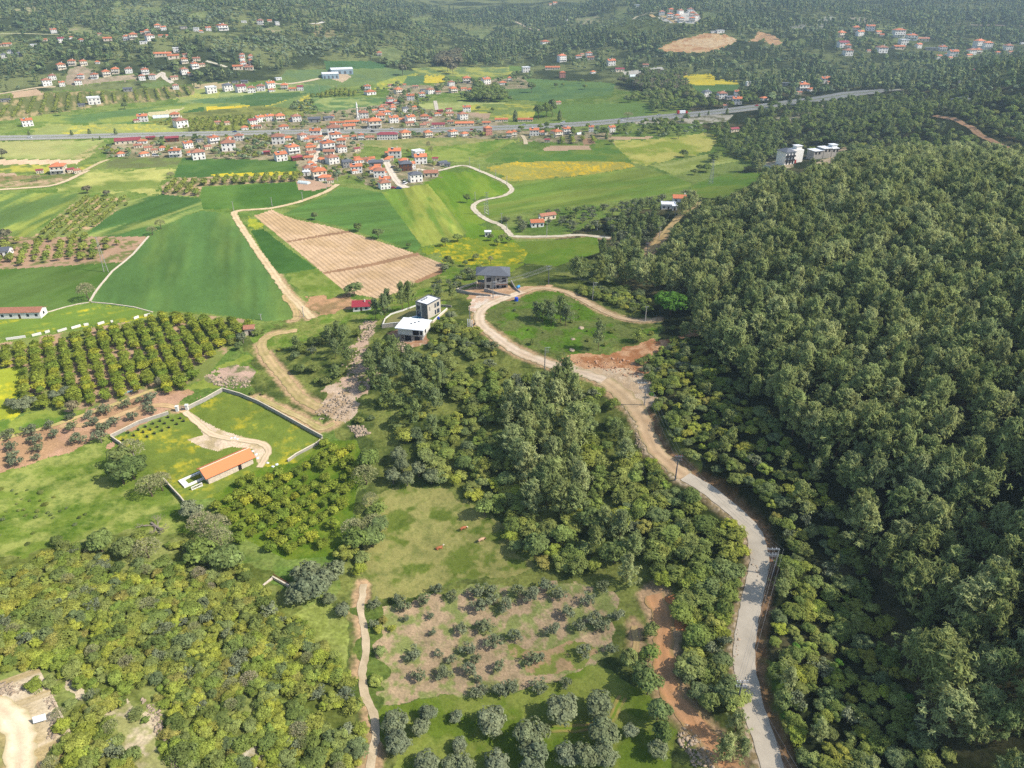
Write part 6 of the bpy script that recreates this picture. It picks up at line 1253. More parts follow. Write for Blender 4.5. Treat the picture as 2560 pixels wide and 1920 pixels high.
put([(1220,1330,5.9),(1235,1520,5.7),(1430,1360,4.2),(1490,1240,4.2),(2040,1310,6.1),(1480,1690,5.0),(1700,1700,4.4),(1800,1680,4.6),(2090,1690,5.3)], 'old olives below the grove', 'oliveold', 'olive_tree', 'olive tree', 'dense old olive', 'on the green meadow by the stone path', 1, 3, 1.12)
put([(1730,1240,2.6),(1760,1500,3.2)], 'young olives', 'oliveold', 'olive_tree', 'olive tree', 'small young olive', 'alone on the lower meadow', 1, 3, 1.1)
put([(430,1230,6.6),(745,1190,6.3),(780,1420,6.1),(150,1460,6.6),(190,1640,6.1),(480,1620,5.5),(610,1620,5.9),(800,1620,5.0),(1020,1380,3.5),(1250,1550,4.2)], 'old olives beside the grass track', 'oliveold', 'olive_tree', 'olive tree', 'big dense old olive', 'beside the curving grass track', 2, 3, 1.12)
put([(560,1600,9.5),(740,1560,8)], 'great olives', 'oliveold', 'olive_tree', 'olive tree', 'huge dark grey evergreen', 'by the ruined hut', 0, 2, 1.1) if False else None
put([(648,1300,6.5),(672,1290,8.5),(700,1275,7.5),(722,1250,6),(668,1255,7)], 'the great grey evergreen clump', 'oliveold', 'oak_tree', 'tree', 'massive grey evergreen', 'in the clump below the citrus trees', ws=1.1)
put([(742,1330,4.2),(712,1305,3.6)], 'two round olives', 'oliveold', 'olive_tree', 'olive tree', 'round olive', 'beside the great grey clump', ws=1.1)
put([(862,1000,6.5),(850,1045,6.5),(880,1050,6),(905,1030,6),(932,1045,6),(870,1020,6)], 'grey olives at the pasture head', 'oliveold', 'olive_tree', 'olive tree', 'tall grey-green olive', 'at the head of the pasture', ws=.95)
put([(1001,1015,5.5),(1050,990,5.5),(1078,1000,5.5)], 'pasture edge trees', 'broad', 'broadleaf_tree', 'tree', 'fresh green tree', 'above the rocks by the pasture', ws=1.1)
put([(1048,1115,6.5),(1155,1200,7.5)], 'big broadleaf trees at the pasture', 'broad', 'broadleaf_tree', 'tree', 'tall rounded tree', 'on the pasture edge', ws=1.05)
put([(1447,680,11)], None, 'bright', 'broadleaf_tree', 'tree', 'large round bright green tree', 'standing before the dark pines', ws=1.3)
put([(192,650,11)], None, 'bare', 'bare_tree', 'tree', 'leafless pale tree with wide crown', 'at the channel corner', ws=.95)
put([(330,508,6.5),(348,495,7.5)], 'pair of pale trees', 'bare', 'bare_tree', 'tree', 'pale budding tree', 'at the tip of the big wheat field', ws=1.1)
put([(18,520,8)], None, 'brown', 'broadleaf_tree', 'tree', 'dark reddish-brown tree', 'at the orchard corner', ws=1.0)
put([(765,640,7.5)], None, 'broad', 'broadleaf_tree', 'tree', 'big round green tree', 'beside the crimson-roofed house', ws=1.3)
put([(774,500,5.5),(817,516,7),(962,532,5.5),(989,522,5),(680,475,5.5),(883,537,3.6)], 'field edge trees', 'broad', 'broadleaf_tree', 'tree', 'round dark tree', 'on the edge of the ploughed field', ws=1.15)
put([(968,574,6),(977,576,4)], 'trees at the field tip', 'broad', 'broadleaf_tree', 'tree', 'narrow dark tree', 'at the tip of the ploughed field', ws=.9)
put([(1009,438,6.5)], None, 'broad', 'broadleaf_tree', 'tree', 'dark round tree', 'inside the bend of the white road', ws=1.0)
put([(1028,562,4),(1005,575,3.5),(1060,520,4.5),(1075,530,4.5),(1085,520,4.5),(1100,525,4.5)], 'trees by the flower meadow', 'broad', 'broadleaf_tree', 'tree', 'small green tree', 'beside the flower meadow', ws=1.1)
put([(1060,570,5.5)], None, 'bare', 'bare_tree', 'tree', 'thin leafless tree', 'beyond the grey villa', ws=.7)
put([(870,672,14),(884,668,13.5)], 'twin tall pines', 'pinedark', 'pine_tree', 'pine tree', 'tall pine with bare trunk', 'behind the pool terrace', ws=.78)
put([(832,690,12),(812,690,10),(838,672,11)], 'pines by the terrace', 'pinedark', 'pine_tree', 'pine tree', 'dark pine', 'to the side of the walled terrace', ws=.8)
put([(948,650,8),(975,648,7.5),(935,660,6)], 'pines behind the box house', 'pinedark', 'pine_tree', 'pine tree', 'dark pine', 'on the grass behind the box house', ws=.85)
put([(975,690,4.4)], None, 'oliveold', 'olive_tree', 'olive tree', 'single pale olive', 'on the bank beside the box house', ws=1.2)
put([(730,735,9),(742,760,10),(712,745,9),(752,790,9),(726,775,9)], 'pines above the rock face', 'pinedark', 'pine_tree', 'pine tree', 'dark pine', 'on the knoll above the rock face', ws=.8)
put([(820,790,10),(840,800,10),(806,820,9),(858,815,9)], 'pines below the white house', 'pinedark', 'pine_tree', 'pine tree', 'dark pine', 'on the slope below the unfinished white house', ws=.8)
put([(1172,695,9),(1190,704,10),(1211,696,11.5),(1158,690,8),(1222,704,9.5),(1182,690,9)], 'pines inside the loop', 'pinedark', 'pine_tree', 'pine tree', 'dark pine', 'in the clump inside the road loop', ws=.95)
put([(1292,757,12.5)], None, 'pinedark', 'pine_tree', 'pine tree', 'solitary dark pine', 'above the earth bank inside the road loop', ws=.8)
put([(1378,738,6),(1150,745,3)], 'bushes on the bank', 'shrubdark', 'shrub', 'shrub', 'dark green bush', 'on the bank inside the loop', ws=1.1)
put([(268,1045,9),(292,1035,9.5),(270,1010,8)], 'dark trees at the wall', 'broad', 'broadleaf_tree', 'tree', 'dark green tree', 'in the clump against the plot wall', ws=1.0)
put([(330,1072,9),(290,995,9.5),(352,1060,8)], 'leafless trees at the wall', 'bare', 'bare_tree', 'tree', 'brown leafless tree', 'against the plot wall', ws=1.1)
put([(440,1150,8),(470,1165,9.5)], 'budding willows', 'bare', 'bare_tree', 'tree', 'broad pale budding tree', 'beside the lower citrus orchard', ws=1.1)
put([(415,1120,6.5)], None, 'oliveold', 'olive_tree', 'olive tree', 'dark grey tree', 'leaning over the end of the long wall', ws=1.1)
put([(127,1178,4)], None, 'shrubdark', 'shrub', 'shrub', 'single dark bush', 'on the sloping meadow', ws=1.1)
put([(160,895,6)], None, 'brown', 'broadleaf_tree', 'tree', 'brown half-bare tree', 'between the citrus and the olives', ws=.8)
put([(345,840,6)], None, 'brown', 'cypress_tree', 'tree', 'dry brown columnar tree', 'beside the bare strip', ws=.45)
put([(65,830,4)], None, 'bright', 'broadleaf_tree', 'tree', 'bright green tree', 'at the low corner of the citrus orchard', ws=.9) if False else None
put([(156,293,6),(194,290,5.5),(251,291,6.5),(202,304,3.4),(217,302,3.6),(64,293,5)], 'cone trees on the highway verge', 'cypress', 'cypress_tree', 'cypress', 'dark cone-shaped tree', 'along the highway verge', ws=1.5)
put([(270,236,8)], None, 'broad', 'broadleaf_tree', 'tree', 'round dark tree', 'among the green fields beyond the highway', ws=1.1)
put([(131,250,9),(434,190,10),(148,238,6)], 'tall trees beyond the highway', 'broad', 'broadleaf_tree', 'tree', 'tall dark tree', 'in the far fields', ws=.7)
put([(190,418,6),(232,423,4.5),(6,343,9)], 'brown field trees', 'brown', 'broadleaf_tree', 'tree', 'dull brown tree', 'on the near field edges', ws=1.3)
put([(80,392,6),(370,385,6)], 'leafless field trees', 'bare', 'bare_tree', 'tree', 'grey leafless tree', 'beside the field lane', ws=1.1)
put([(874,205,7),(676,215,8),(675,228,7),(652,230,6),(640,240,5)], 'trees between far fields', 'broad', 'broadleaf_tree', 'tree', 'dark rounded tree', 'between the far green fields', ws=1.0)
put([(1033,240,6),(1065,243,6)], 'trees at the striped plot', 'broad', 'broadleaf_tree', 'tree', 'round tree', 'beside the small striped plot', ws=1.2)
put([(1163,258,17),(1180,254,16),(1192,252,19),(1148,200,14)], 'tall dark trees by the highway', 'broad', 'broadleaf_tree', 'tree', 'very tall dark tree', 'behind the highway farm', ws=.75)
put([(1209,260,11),(1113,262,12)], 'cypresses by the farm', 'cypress', 'cypress_tree', 'cypress', 'pointed dark cypress', 'by the highway farm', ws=1.3)
put([(1263,193,7),(1257,180,6),(1200,190,7),(1216,188,6)], 'trees in the valley field', 'broad', 'broadleaf_tree', 'tree', 'rounded tree', 'in the green valley field', ws=1.1)
put([(1357,256,8)], None, 'bare', 'bare_tree', 'tree', 'pale leafless round tree', 'beside the highway bend', ws=1.6)
put([(870,163,17),(978,160,18),(967,155,16)], 'brown giants', 'brown', 'broadleaf_tree', 'tree', 'very tall brownish tree', 'at the foot of the hills', ws=.8)
put([(1477,340,7),(1465,300,6),(1320,312,5),(1550,345,7),(1525,372,7),(1510,370,6),(1540,350,8),(1500,378,5)], 'meadow edge trees', 'broad', 'broadleaf_tree', 'tree', 'green tree', 'around the pale meadow', ws=1.2)
put([(1310,300,7),(1336,268,5),(1410,262,5),(1482,255,5),(1510,253,5),(1530,249,5),(1570,246,6)], 'verge trees on the climb', 'cypress', 'cypress_tree', 'cypress', 'small pointed tree', 'on the verge of the climbing highway', ws=1.4)
put([(926,325,10),(932,335,9)], 'bare poplars', 'bare', 'bare_tree', 'tree', 'slender leafless poplar', 'behind the village gardens', ws=.5)
put([(1405,1375,4.5),(1398,1500,7),(1420,1555,6.5),(1385,1480,6),(1428,1600,5.5),(1400,1430,5.5),(1360,1440,5.5)], 'trees beside the orange track', 'broad', 'broadleaf_tree', 'tree', 'bushy green tree', 'beside the orange earth track', ws=.95)
put([(1560,1650,9),(1585,1590,8),(1600,1640,7)], 'pines between the tracks', 'pine', 'pine_tree', 'pine tree', 'soft green pine', 'between earth track and road', ws=.85)
# black tubs with saplings in two rows
tub = solid('black_tub', lin((34,38,42)), .6, .1, 3); q = 0
for row, lst in enumerate(([(1110,425),(1197,402),(1260,375),(1323,348),(1385,325),(1455,292)], [(1065,490),(1158,450),(1240,420),(1300,400),(1362,375),(1425,345),(1495,320),(1560,300)], [(1192,495),(1273,460),(1338,432),(1402,408),(1462,380),(1530,352),(1588,325)])):
    for n, (x, y) in enumerate(lst):
        P = at1(*T(0, 2, x, y)); o = props(empty('potted_sapling', tuple(P)), f'black tub with dark sapling, {ordw(n+1)} from the left in the {("wall-side","middle","lower")[row]} row', 'sapling', 'potted saplings beside the wall')
        MB().tube((0,0,-.05),(0,0,.55),.34,.42,10).obj('tub', tub, o)
        c = bpy.data.objects.new('foliage', KIND['shrubdark'][n % 3][0]); C.objects.link(c); c.parent = o; c.scale = (.9,.9,.9); c.location = (0,0,.35)
P_ = scatter()
A = np.array([(p[1], p[2]) for p in P_]); I = np.array(IND); ok = np.ones(len(A), bool)
for j in range(0, len(A), 20000): ok[j:j+20000] = ~((np.hypot(A[j:j+20000, None, 0]-I[None, :, 0], A[j:j+20000, None, 1]-I[None, :, 1]) < I[None, :, 2]).any(1))
P_ = [p for p, k in zip(P_, ok) if k]
NAMES = {'pine':('pine_tree','pine_forest','pine tree'), 'pinedark':('pine_tree','pine_forest','pine tree'), 'citrus':('citrus_tree','orchard_mass','citrus tree'), 'citrusfar':('orchard_tree','orchard_mass','fruit tree'),
 'olive':('olive_tree','olive_mass','olive tree'), 'oliveold':('olive_tree','olive_mass','olive tree'), 'shrub':('shrub','scrub_vegetation','shrub'), 'shrubdark':('shrub','scrub_vegetation','shrub'), 'broad':('broadleaf_tree','valley_woods','tree'),
 'bright':('broadleaf_tree','valley_woods','tree'), 'brown':('broadleaf_tree','valley_woods','tree'), 'bare':('bare_tree','bare_tree_woods','tree'), 'cypress':('cypress_tree','valley_woods','cypress'), 'far':('far_tree','far_forest','tree'), 'farpine':('far_tree','far_forest','tree'), 'farolive':('far_tree','far_forest','tree')}
LIM = {'pine_tree': 270, 'citrus_tree': 290, 'orchard_tree': 290, 'olive_tree': 150, 'shrub': 300, 'broadleaf_tree': 200, 'bare_tree': 40, 'far_tree': 0, 'cypress_tree': 40}
DESC = {'pine_tree': 'feathery green pine', 'citrus_tree': 'round citrus tree', 'orchard_tree': 'small orchard tree', 'olive_tree': 'grey-green olive', 'shrub': 'leafy evergreen shrub', 'broadleaf_tree': 'rounded green tree', 'bare_tree': 'pale leafless tree', 'cypress_tree': 'pointed cypress'}
byname = {}
for p in P_:
    px, py = proj(p[1], p[2], p[3]); size = p[4]*pxm((p[1], p[2], p[3])); inv = -20 < px < PW+20 and -20 < py < PH+size*.9
    byname.setdefault(NAMES[p[0]][0], []).append((size if inv else -1, float(px), float(py), p))
stuff = {}
ZROW = {'forested hill': 'on the forested hill', 'loop pines': 'behind the road loop', 'middle pines': 'in the pine stand over the pasture', 'spur pines': 'on the wooded spur', 'road scrub': 'in the scrub above the road', 'middle slope': 'on the slope under the road', 'lower scrub': 'in the scrub beside the stone path',
 'big citrus orchard': 'in the big citrus orchard', 'lower citrus orchard': 'in the citrus plot below the barn', 'row orchard': 'in the orchard rows on bare earth', 'slant orchard': 'in the slanting orchard', 'field orchard': 'in the orchard beside the channel'}
for name, rows in byname.items():
    rows.sort(key=lambda q: -q[0]); n = 0; ind = []
    for q in rows:
        if n < LIM[name] and q[0] > 0: ind.append(q); n += 1
        else: stuff.setdefault(NAMES[q[3][0]][1], []).append(q[3])
    # label cells: zone, then bands by distance, then ordinal from left
    zz = {}
    for q in ind: zz.setdefault(q[3][7], []).append(q)
    for zk, lst in zz.items():
        lst.sort(key=lambda q: -q[2]); per = max(8, int(math.ceil(len(lst)/max(1, math.ceil(len(lst)/22))))); nb = int(math.ceil(len(lst)/per))
        for b in range(nb):
            cell = sorted(lst[b*per:(b+1)*per], key=lambda q: q[1])
            for i, q in enumerate(cell):
                p = q[3]; where = ZROW.get(zk, 'in the '+zk); lab = f'{DESC[name]}, {ordw(i+1)} from left in row {ordw(b+1)} {where}'
                if nb == 1: lab = f'{DESC[name]}, {ordw(i+1)} from left {where}'
                if len(lab.replace(',', '').split()) > 16: lab = lab.replace(' the ', ' ', 1)
                treeobj(p[0], (p[1], p[2], p[3]-.12), p[4], p[5], p[6], lab, NAMES[p[0]][2], DESC[name]+'s '+where, name)
# the rest of each kind as one mass, instanced from the crowns above
def mass(name, rows, cat, label):
    kinds = sorted({p[0] for p in rows}); src = []; idx = {}
    for k in kinds:
        for v in KIND[k]:
            idx.setdefault(k, []).append(len(src)); src.append(v)
    me = bpy.data.meshes.new(name); n = len(rows); me.vertices.add(n)
    me.vertices.foreach_set('co', np.array([(p[1], p[2], p[3]-.12) for p in rows], np.float32).ravel())
    sa = me.attributes.new('siz', 'FLOAT_VECTOR', 'POINT'); sa.data.foreach_set('vector', np.array([(p[5], p[5], p[4]) for p in rows], np.float32).ravel())
    ra = me.attributes.new('rotz', 'FLOAT_VECTOR', 'POINT'); ra.data.foreach_set('vector', np.array([(0, 0, p[6]) for p in rows], np.float32).ravel())
    ia = me.attributes.new('pick', 'INT', 'POINT'); ia.data.foreach_set('value', np.array([idx[p[0]][R_.randrange(len(idx[p[0]]))] for p in rows], np.int32))
    o = bpy.data.objects.new(name, me); C.objects.link(o); props(o, label, cat, None, 'stuff')
    g = bpy.data.node_groups.new(name, 'GeometryNodeTree'); g.interface.new_socket('Geometry', in_out='INPUT', socket_type='NodeSocketGeometry'); g.interface.new_socket('Geometry', in_out='OUTPUT', socket_type='NodeSocketGeometry')
    N = g.nodes; Lk = g.links; gi = N.new('NodeGroupInput'); go = N.new('NodeGroupOutput'); iop = N.new('GeometryNodeInstanceOnPoints'); jn = N.new('GeometryNodeJoinGeometry')
    iop.inputs['Pick Instance'].default_value = True
    def attr(nm, t):
        a = N.new('GeometryNodeInputNamedAttribute'); a.data_type = t; a.inputs['Name'].default_value = nm; return a.outputs['Attribute']
    for s in reversed(src):
        co = srcobj(s); oi = N.new('GeometryNodeObjectInfo'); oi.inputs['Object'].default_value = co; oi.inputs['As Instance'].default_value = True; oi.transform_space = 'ORIGINAL'
        Lk.new(oi.outputs['Geometry'], jn.inputs[0])
    Lk.new(gi.outputs[0], iop.inputs['Points']); Lk.new(jn.outputs[0], iop.inputs['Instance']); Lk.new(attr('pick', 'INT'), iop.inputs['Instance Index'])
    Lk.new(attr('rotz', 'FLOAT_VECTOR'), iop.inputs['Rotation']); Lk.new(attr('siz', 'FLOAT_VECTOR'), iop.inputs['Scale']); Lk.new(iop.outputs[0], go.inputs[0])
    md = o.modifiers.new('plants', 'NODES'); md.node_group = g; return o
SRC = {}
for o_ in list(C.objects):
    if o_.type == 'MESH' and o_.parent is not None and o_.name.startswith('crown'): SRC.setdefault(o_.data.name, o_)
def srcobj(v):
    if v[0].name not in SRC:      # no single tree of this shape yet: plant one from the list
        r_ = next((p for k in stuff for p in stuff[k] if KIND[p[0]] and any(v[0] is q[0] for q in KIND[p[0]])), None)
        root = empty(NAMES[r_[0]][0], (r_[1], r_[2], r_[3]-.1), r_[6]); root.scale = (r_[5], r_[5], r_[4])
        px, py = proj(r_[1], r_[2], r_[3])
        props(root, f'distant {("round dark tree","slim pine","pale olive")[0 if r_[0]=="far" else 1 if r_[0]=="farpine" else 2]} on the hills, {ordw(len(SRC)+1)} of the singled-out ones', 'tree', 'distant trees on the hills')
        c = bpy.data.objects.new('crown', v[0]); C.objects.link(c); c.parent = root; t = bpy.data.objects.new('trunk', v[1]); C.objects.link(t); t.parent = root
        SRC[v[0].name] = c
    return SRC[v[0].name]
ML = {'pine_forest': ('forest', 'dense green pine forest covering the hill beside the road'), 'orchard_mass': ('orchard', 'rows of small fruit trees in the far orchards'), 'olive_mass': ('olive grove', 'grey-green olives scattered through the valley gardens'),
 'scrub_vegetation': ('scrub', 'dense evergreen scrub covering the slopes between road and pasture'), 'valley_woods': ('woods', 'mixed green woods filling the valley behind the forested hill'), 'bare_tree_woods': ('trees', 'pale leafless trees scattered along the valley'), 'far_forest': ('forest', 'dark forest covering the far hills above the village')}
for k, rows in stuff.items():
    if rows: mass(k, rows, ML[k][0], ML[k][1])
print('plants', {k: len(v) for k, v in stuff.items()})
# ------------------------------------------------------------------ poles, wires, animals, vehicles, small things
ST_ = HM['steel']; PC = solid('pole_concrete', c_(196,192,184), .8, .1, 2)
POLE_D = solid('dark_pole', c_(112,112,122), .7, .1, 2)
def pole(px, top, label, style='plain', group='utility poles', cat='utility pole', hmax=14):
    P = at1(*px); d = P[1]*CT-(P[2]-CAMZ)*ST
    # height from the photographed top
    h = 4.0
    for hh in np.arange(2, 26, .1):
        x, y = proj(P[0], P[1], P[2]+hh)
        h = hh
        if y <= top[1]: break
    o = props(empty('utility_pole', tuple(P)), label, cat, group); r = .2
    if style == 'lattice':
        o.name = 'lattice_pylon'; mb = MB(); b = h*.085
        c = lambda s, t, z: Vector((s*b*(1-.82*z/h), t*b*(1-.82*z/h), z)); L = [(-1,-1),(1,-1),(1,1),(-1,1)]
        for s, t in L: mb.tube(c(s,t,-.3), c(s,t,h), .09, .06, 4)
        n = 8
        for i in range(n):
            z0, z1 = h*i/n, h*(i+1)/n
            for k in range(4): a, b2 = L[k], L[(k+1) % 4]; mb.tube(c(*a,z0), c(*b2,z1), .045, n=4); mb.tube(c(*a,z1), c(*b2,z1), .045, n=4)
        mb.obj('mast', ST_, o)
        for q, z in enumerate((h*.8, h*.9, h)): MB().tube((-1.7,0,z),(1.7,0,z),.07,n=4).obj('crossarm', ST_, o)
        return P, h, o
    if style == 'aframe':
        o.name = 'lattice_pylon'; mb = MB()
        for s in (-1, 1): mb.tube((s*1.2,0,-.2),(s*.12,0,h),.16,.1,6)
        for k in range(1, 6): z = h*k/6.5; w = 1.2*(1-z/h)+.1; mb.tube((-w,0,z),(w,0,z),.06,n=4)
        mb.obj('mast', PC, o); MB().tube((-1.3,0,h*.98),(1.3,0,h*.98),.07,n=4).obj('crossarm', ST_, o); return P, h, o
    MB().tube((0,0,-.4),(0,0,h),r*1.15,r*.7,8).obj('shaft', PC if style == 'plain' else POLE_D if style in ('double', 'trafo') else ST_, o)
    def ins(a, x, z):
        MB().tube((x,0,z),(x,0,z+.28),.06,.09,6).obj('insulator', HM['redp'] if style == 'trafo' else HM['sheet'], a)
    if style == 'plain':
        a = MB().tube((-.7,0,h-.3),(.7,0,h-.3),.05,n=4).obj('crossarm', ST_, o)
        for x in (-.6, .6): ins(a, x, h-.27)
    if style == 'side':
        a = MB().tube((0,0,h-.15),(1.8,0,h-.15),.05,n=4).tube((0,0,h-1.5),(1.5,0,h-.9),.035,n=4).obj('crossarm', ST_, o)
        for k in range(4): b = MB().tube((.2,0,h-.7-k*.45),(1.4,0,h-.7-k*.45),.03,n=4).obj('bracket', ST_, o)
        for x in (.7, 1.2, 1.7): ins(a, x, h-.12)
    if style in ('double', 'trafo'):
        for z in (h-.2, h-1.6):
            a = MB().box(-1.2,1.2,-.24,-.16,z,z+.12).box(-1.2,1.2,.16,.24,z,z+.12).obj('crossarm', ST_, o)
            for x in (-1.1,-.45,.45,1.1): ins(a, x, z+.12)
        if style == 'trafo':
            for x in (-.7,-.2,.3,.8): MB().tube((x,-.3,h-1.5),(x,-.3,h-.3),.1,n=6).obj('switch_gear', HM['slate'], o)
    if style == 'gantry':      # arm towards the road
        for z, w in ((h, 3.0), (h-1.6, 2.4), (h-2.2, 2.4)):
            a = MB().box(-w, .2, -.25, -.15, z, z+.12).box(-w, .2, .15, .25, z, z+.12).obj('crossarm', ST_, o)
            for x in (-w+.1, -w*.6, -w*.25): ins(a, x, z+.12)
        m = MB()
        for x in (-2.3, -1.5): m.tube((x,0,h-2.2),(x,0,h),.05,n=4)
        m.tube((-2.0,0,h-2.3),(-.1,0,h-4.6),.05,n=4); m.obj('brace', ST_, o)
    if style == 'boards':
        a = MB().tube((0,0,h-.15),(2.0,0,h-.15),.05,n=4).obj('crossarm', ST_, o)
        for k in range(3): MB().tube((.2,0,h-.8-k*.6),(1.8,0,h-.8-k*.6),.03,n=4).obj('bracket', ST_, o)
        for x in (.7, 1.3, 1.9): ins(a, x, h-.12)
    return P, h, o
PL = {}
def F_(c, r, x, y): return T(c, r, x, y)
for key, b, t, st, lab in [
 ('r1', F_(2,3,1945,1100), F_(2,3,1985,910), 'double', 'pole with double crossarm on the valley verge of the lower road'),
 ('r2', (1669,1243), (1683,1187), 'gantry', 'steel gantry pole reaching over the verge at the road bend'),
 ('r3', F_(2,2,1410,830), F_(2,2,1435,620), 'trafo', 'dark pole with stacked switch gear where concrete meets dirt road'),
 ('r4', F_(2,2,1143,182), F_(2,2,1132,-5), 'gantry', 'gantry pole in tree shade beside the road junction'),
 ('r5', F_(2,1,282,1530), F_(2,1,290,1345), 'side', 'pole with side bracket on the near verge of the bend'),
 ('r6', F_(2,1,695,935), F_(2,1,705,785), 'side', 'pole with side bracket outside the road loop'),
 ('r7', F_(2,1,315,800), F_(2,1,318,640), 'double', 'tall pole behind the turning area with many wires'),
 ('r8', F_(2,1,1150,1120), F_(2,1,1163,990), 'plain', 'plain pole where the loop road ends at the woods'),
 ('r9', F_(2,1,1568,800), F_(2,1,1585,705), 'side', 'pole standing half hidden among the pines'),
 ('r10', F_(2,1,1162,580), F_(2,1,1172,440), 'trafo', 'pole with switch gear at the foot of the dirt track'),
 ('r11', F_(2,1,1035,598), F_(2,1,1038,535), 'double', 'short-looking pole rising out of the track pines'),
 ('r12', F_(2,1,1270,410), F_(2,1,1277,305), 'plain', 'thin pole midway along the straight dirt track'),
 ('r13', F_(2,1,1410,205), F_(2,1,1415,110), 'plain', 'thin pole near the white flat-roofed farmhouse'),
 ('r14', F_(2,1,735,330), F_(2,1,738,250), 'plain', 'pole among the farm olives'),
 ('r15', F_(2,1,300,385), F_(2,1,300,265), 'plain', 'pole beside the pale road under the farm cottage'),
 ('r16', F_(1,1,2048,915), F_(1,1,2045,780), 'side', 'white pole before the villa under construction'),
 ('r17', F_(1,1,1850,1150), F_(1,1,1852,990), 'boards', 'pole with long bracket above the stored white beams'),
 ('r18', F_(1,1,2122,270), F_(1,1,2120,185), 'plain', 'pole beside the lower bend of the winding white road'),
 ('r19', F_(1,1,1973,180), F_(1,1,1972,95), 'plain', 'pole inside the bend of the winding white road'),
 ('r20', F_(1,1,1893,70), F_(1,1,1890,0), 'plain', 'pole on the meadow above the winding white road'),
 ('r21', F_(1,1,405,75), F_(1,1,397,0), 'plain', 'pole at the corner of the field track'),
 ('r22', F_(1,1,140,122), F_(1,1,130,50), 'plain', 'pole near the top of the ploughed field'),
 ('r23', F_(1,1,2165,330), F_(1,1,2162,275), 'plain', 'short pole by the bushes of the winding road'),
 ('r24', F_(1,1,413,1080), F_(1,1,400,990), 'plain', 'pole at the near end of the field track'),
 ('r25', F_(1,1,45,1105), F_(1,1,37,1055), 'plain', 'small pole at the tip of the big wheat field'),
 ('r26', F_(0,1,2022,170), F_(0,1,2005,85), 'plain', 'leaning white pole at the bend of the field track'),
 ('r27', F_(1,0,1848,1437), F_(1,0,1845,1360), 'plain', 'pole where the white road leaves the village'),
 ('r28', F_(1,0,1930,1482), F_(1,0,1928,1420), 'plain', 'pole on the first curve of the white road'),
 ('r29', F_(1,0,2070,1540), F_(1,0,2068,1470), 'plain', 'pole on the straight of the white road'),
 ('r30', F_(1,0,2168,1590), F_(1,0,2165,1520), 'plain', 'pole beside the leafless bush of the white road'),
 ('r31', F_(1,0,645,1492), F_(1,0,640,1410), 'plain', 'pole among gardens at the village edge'),
 ('r32', F_(1,0,705,1565), F_(1,0,700,1500), 'plain', 'pole beside the village lane'),
 ('r33', F_(1,0,612,1640), F_(1,0,606,1560), 'plain', 'pole at the mouth of the village lane'),
 ('r34', F_(1,0,1423,1502), F_(1,0,1422,1420), 'plain', 'pole between the wooden house and the last cottage'),
 ('r35', F_(1,0,550,792), F_(1,0,545,745), 'plain', 'pole at the end of the far orchard'),
 ('r36', F_(1,0,700,775), F_(1,0,698,735), 'plain', 'pole in the far green field'),
 ('r37', F_(1,0,1555,790), F_(1,0,1553,735), 'plain', 'pole in the outlying hamlet'),
 ('y1', F_(1,1,1995,200), F_(1,1,1988,5), 'lattice', 'lattice pylon beside the winding white road'),
 ('y2', F_(2,0,1716,1590), F_(2,0,1738,1385), 'lattice', 'lattice pylon at the edge of the pale meadow'),
 ('y3', F_(0,1,918,692), F_(0,1,824,385), 'aframe', 'tall two-legged pylon leaning over the stone channel'),
 ('y4', F_(3,0,1633,780), F_(3,0,1640,700), 'lattice', 'small lattice pylon among the trees above the slate villa'),
]:
    PL[key] = pole(b, t, lab, st, 'pylons' if key[0] == 'y' else 'utility poles', 'pylon' if key[0] == 'y' else 'utility pole')
WM = solid('wire', lin((150,152,156))*.6, .5, .05, 1)
def wires(a, b, offs, label, sag=.6, thick=.022):
    (Pa, ha, _), (Pb, hb, _) = PL[a], PL[b]; root = empty('power_line', (Pa[0], Pa[1], Pa[2]+ha))
    for dx, dz in offs:
        A = Vector((Pa[0]+dx, Pa[1], Pa[2]+ha+dz)); B = Vector((Pb[0]+dx, Pb[1], Pb[2]+hb+dz)); mb = MB(); n = 12; q = A; O = Vector(root.location)
        for i in range(1, n+1):
            t = i/n; p = A.lerp(B, t)-Vector((0,0,sag*4*t*(1-t))); mb.tube(q-O, p-O, thick, n=4); q = p
        mb.obj('wire', WM, root)
    props(root, label, 'power line', 'power lines')
three = [(-1.1,.1),(0,.1),(1.1,.1)]; six = three+[(-.8,-1.4),(.1,-1.4),(.9,-1.4)]
wires('r1','r2',three+[(-.6,-1.5)],'wires following the lower road to the gantry pole',1.0)
wires('r2','r3',three,'wires climbing beside the concrete road past the shrubs',1.2)
wires('r3','r4',three,'wires above the shaded stretch of dirt road',.9)
wires('r6','r8',three,'wires outside the loop road before the pines'); wires('r7','r6',three,'wires from the turning area to the bracket pole')
wires('r7','r16',six,'bundle of dark wires spanning the yard behind the villa',.8,.03)
wires('r10','r11',three,'pale wires from the switch gear pole into the pines')
wires('r12','r13',[(0,0)],'single wire along the straight dirt track')
P0, h0, _ = PL['r1']; PL['r0'] = (np.array([P0[0]+9, P0[1]-38, P0[2]-1]), h0, None); wires('r1','r0',three,'wires leaving the lowest pole towards the camera side')
# stored beams under the bracket pole
for q, x in enumerate((0, .9, 1.5)):
    P = at1(1011+q*4.5, 706); o = props(empty('concrete_beam', tuple(P), .1), f'white concrete beam stored upright by the road, {ordw(q+1)} from the left', 'beam', 'stored beams')
    MB().box(-.16,.16,-.2,.2,-.2,3.6-q*.3).obj('beam_body', HM['sheet'], o); MB().box(-.25,.25,-.4,.4,-.25,.15).obj('foot', HM['concrete'], o)
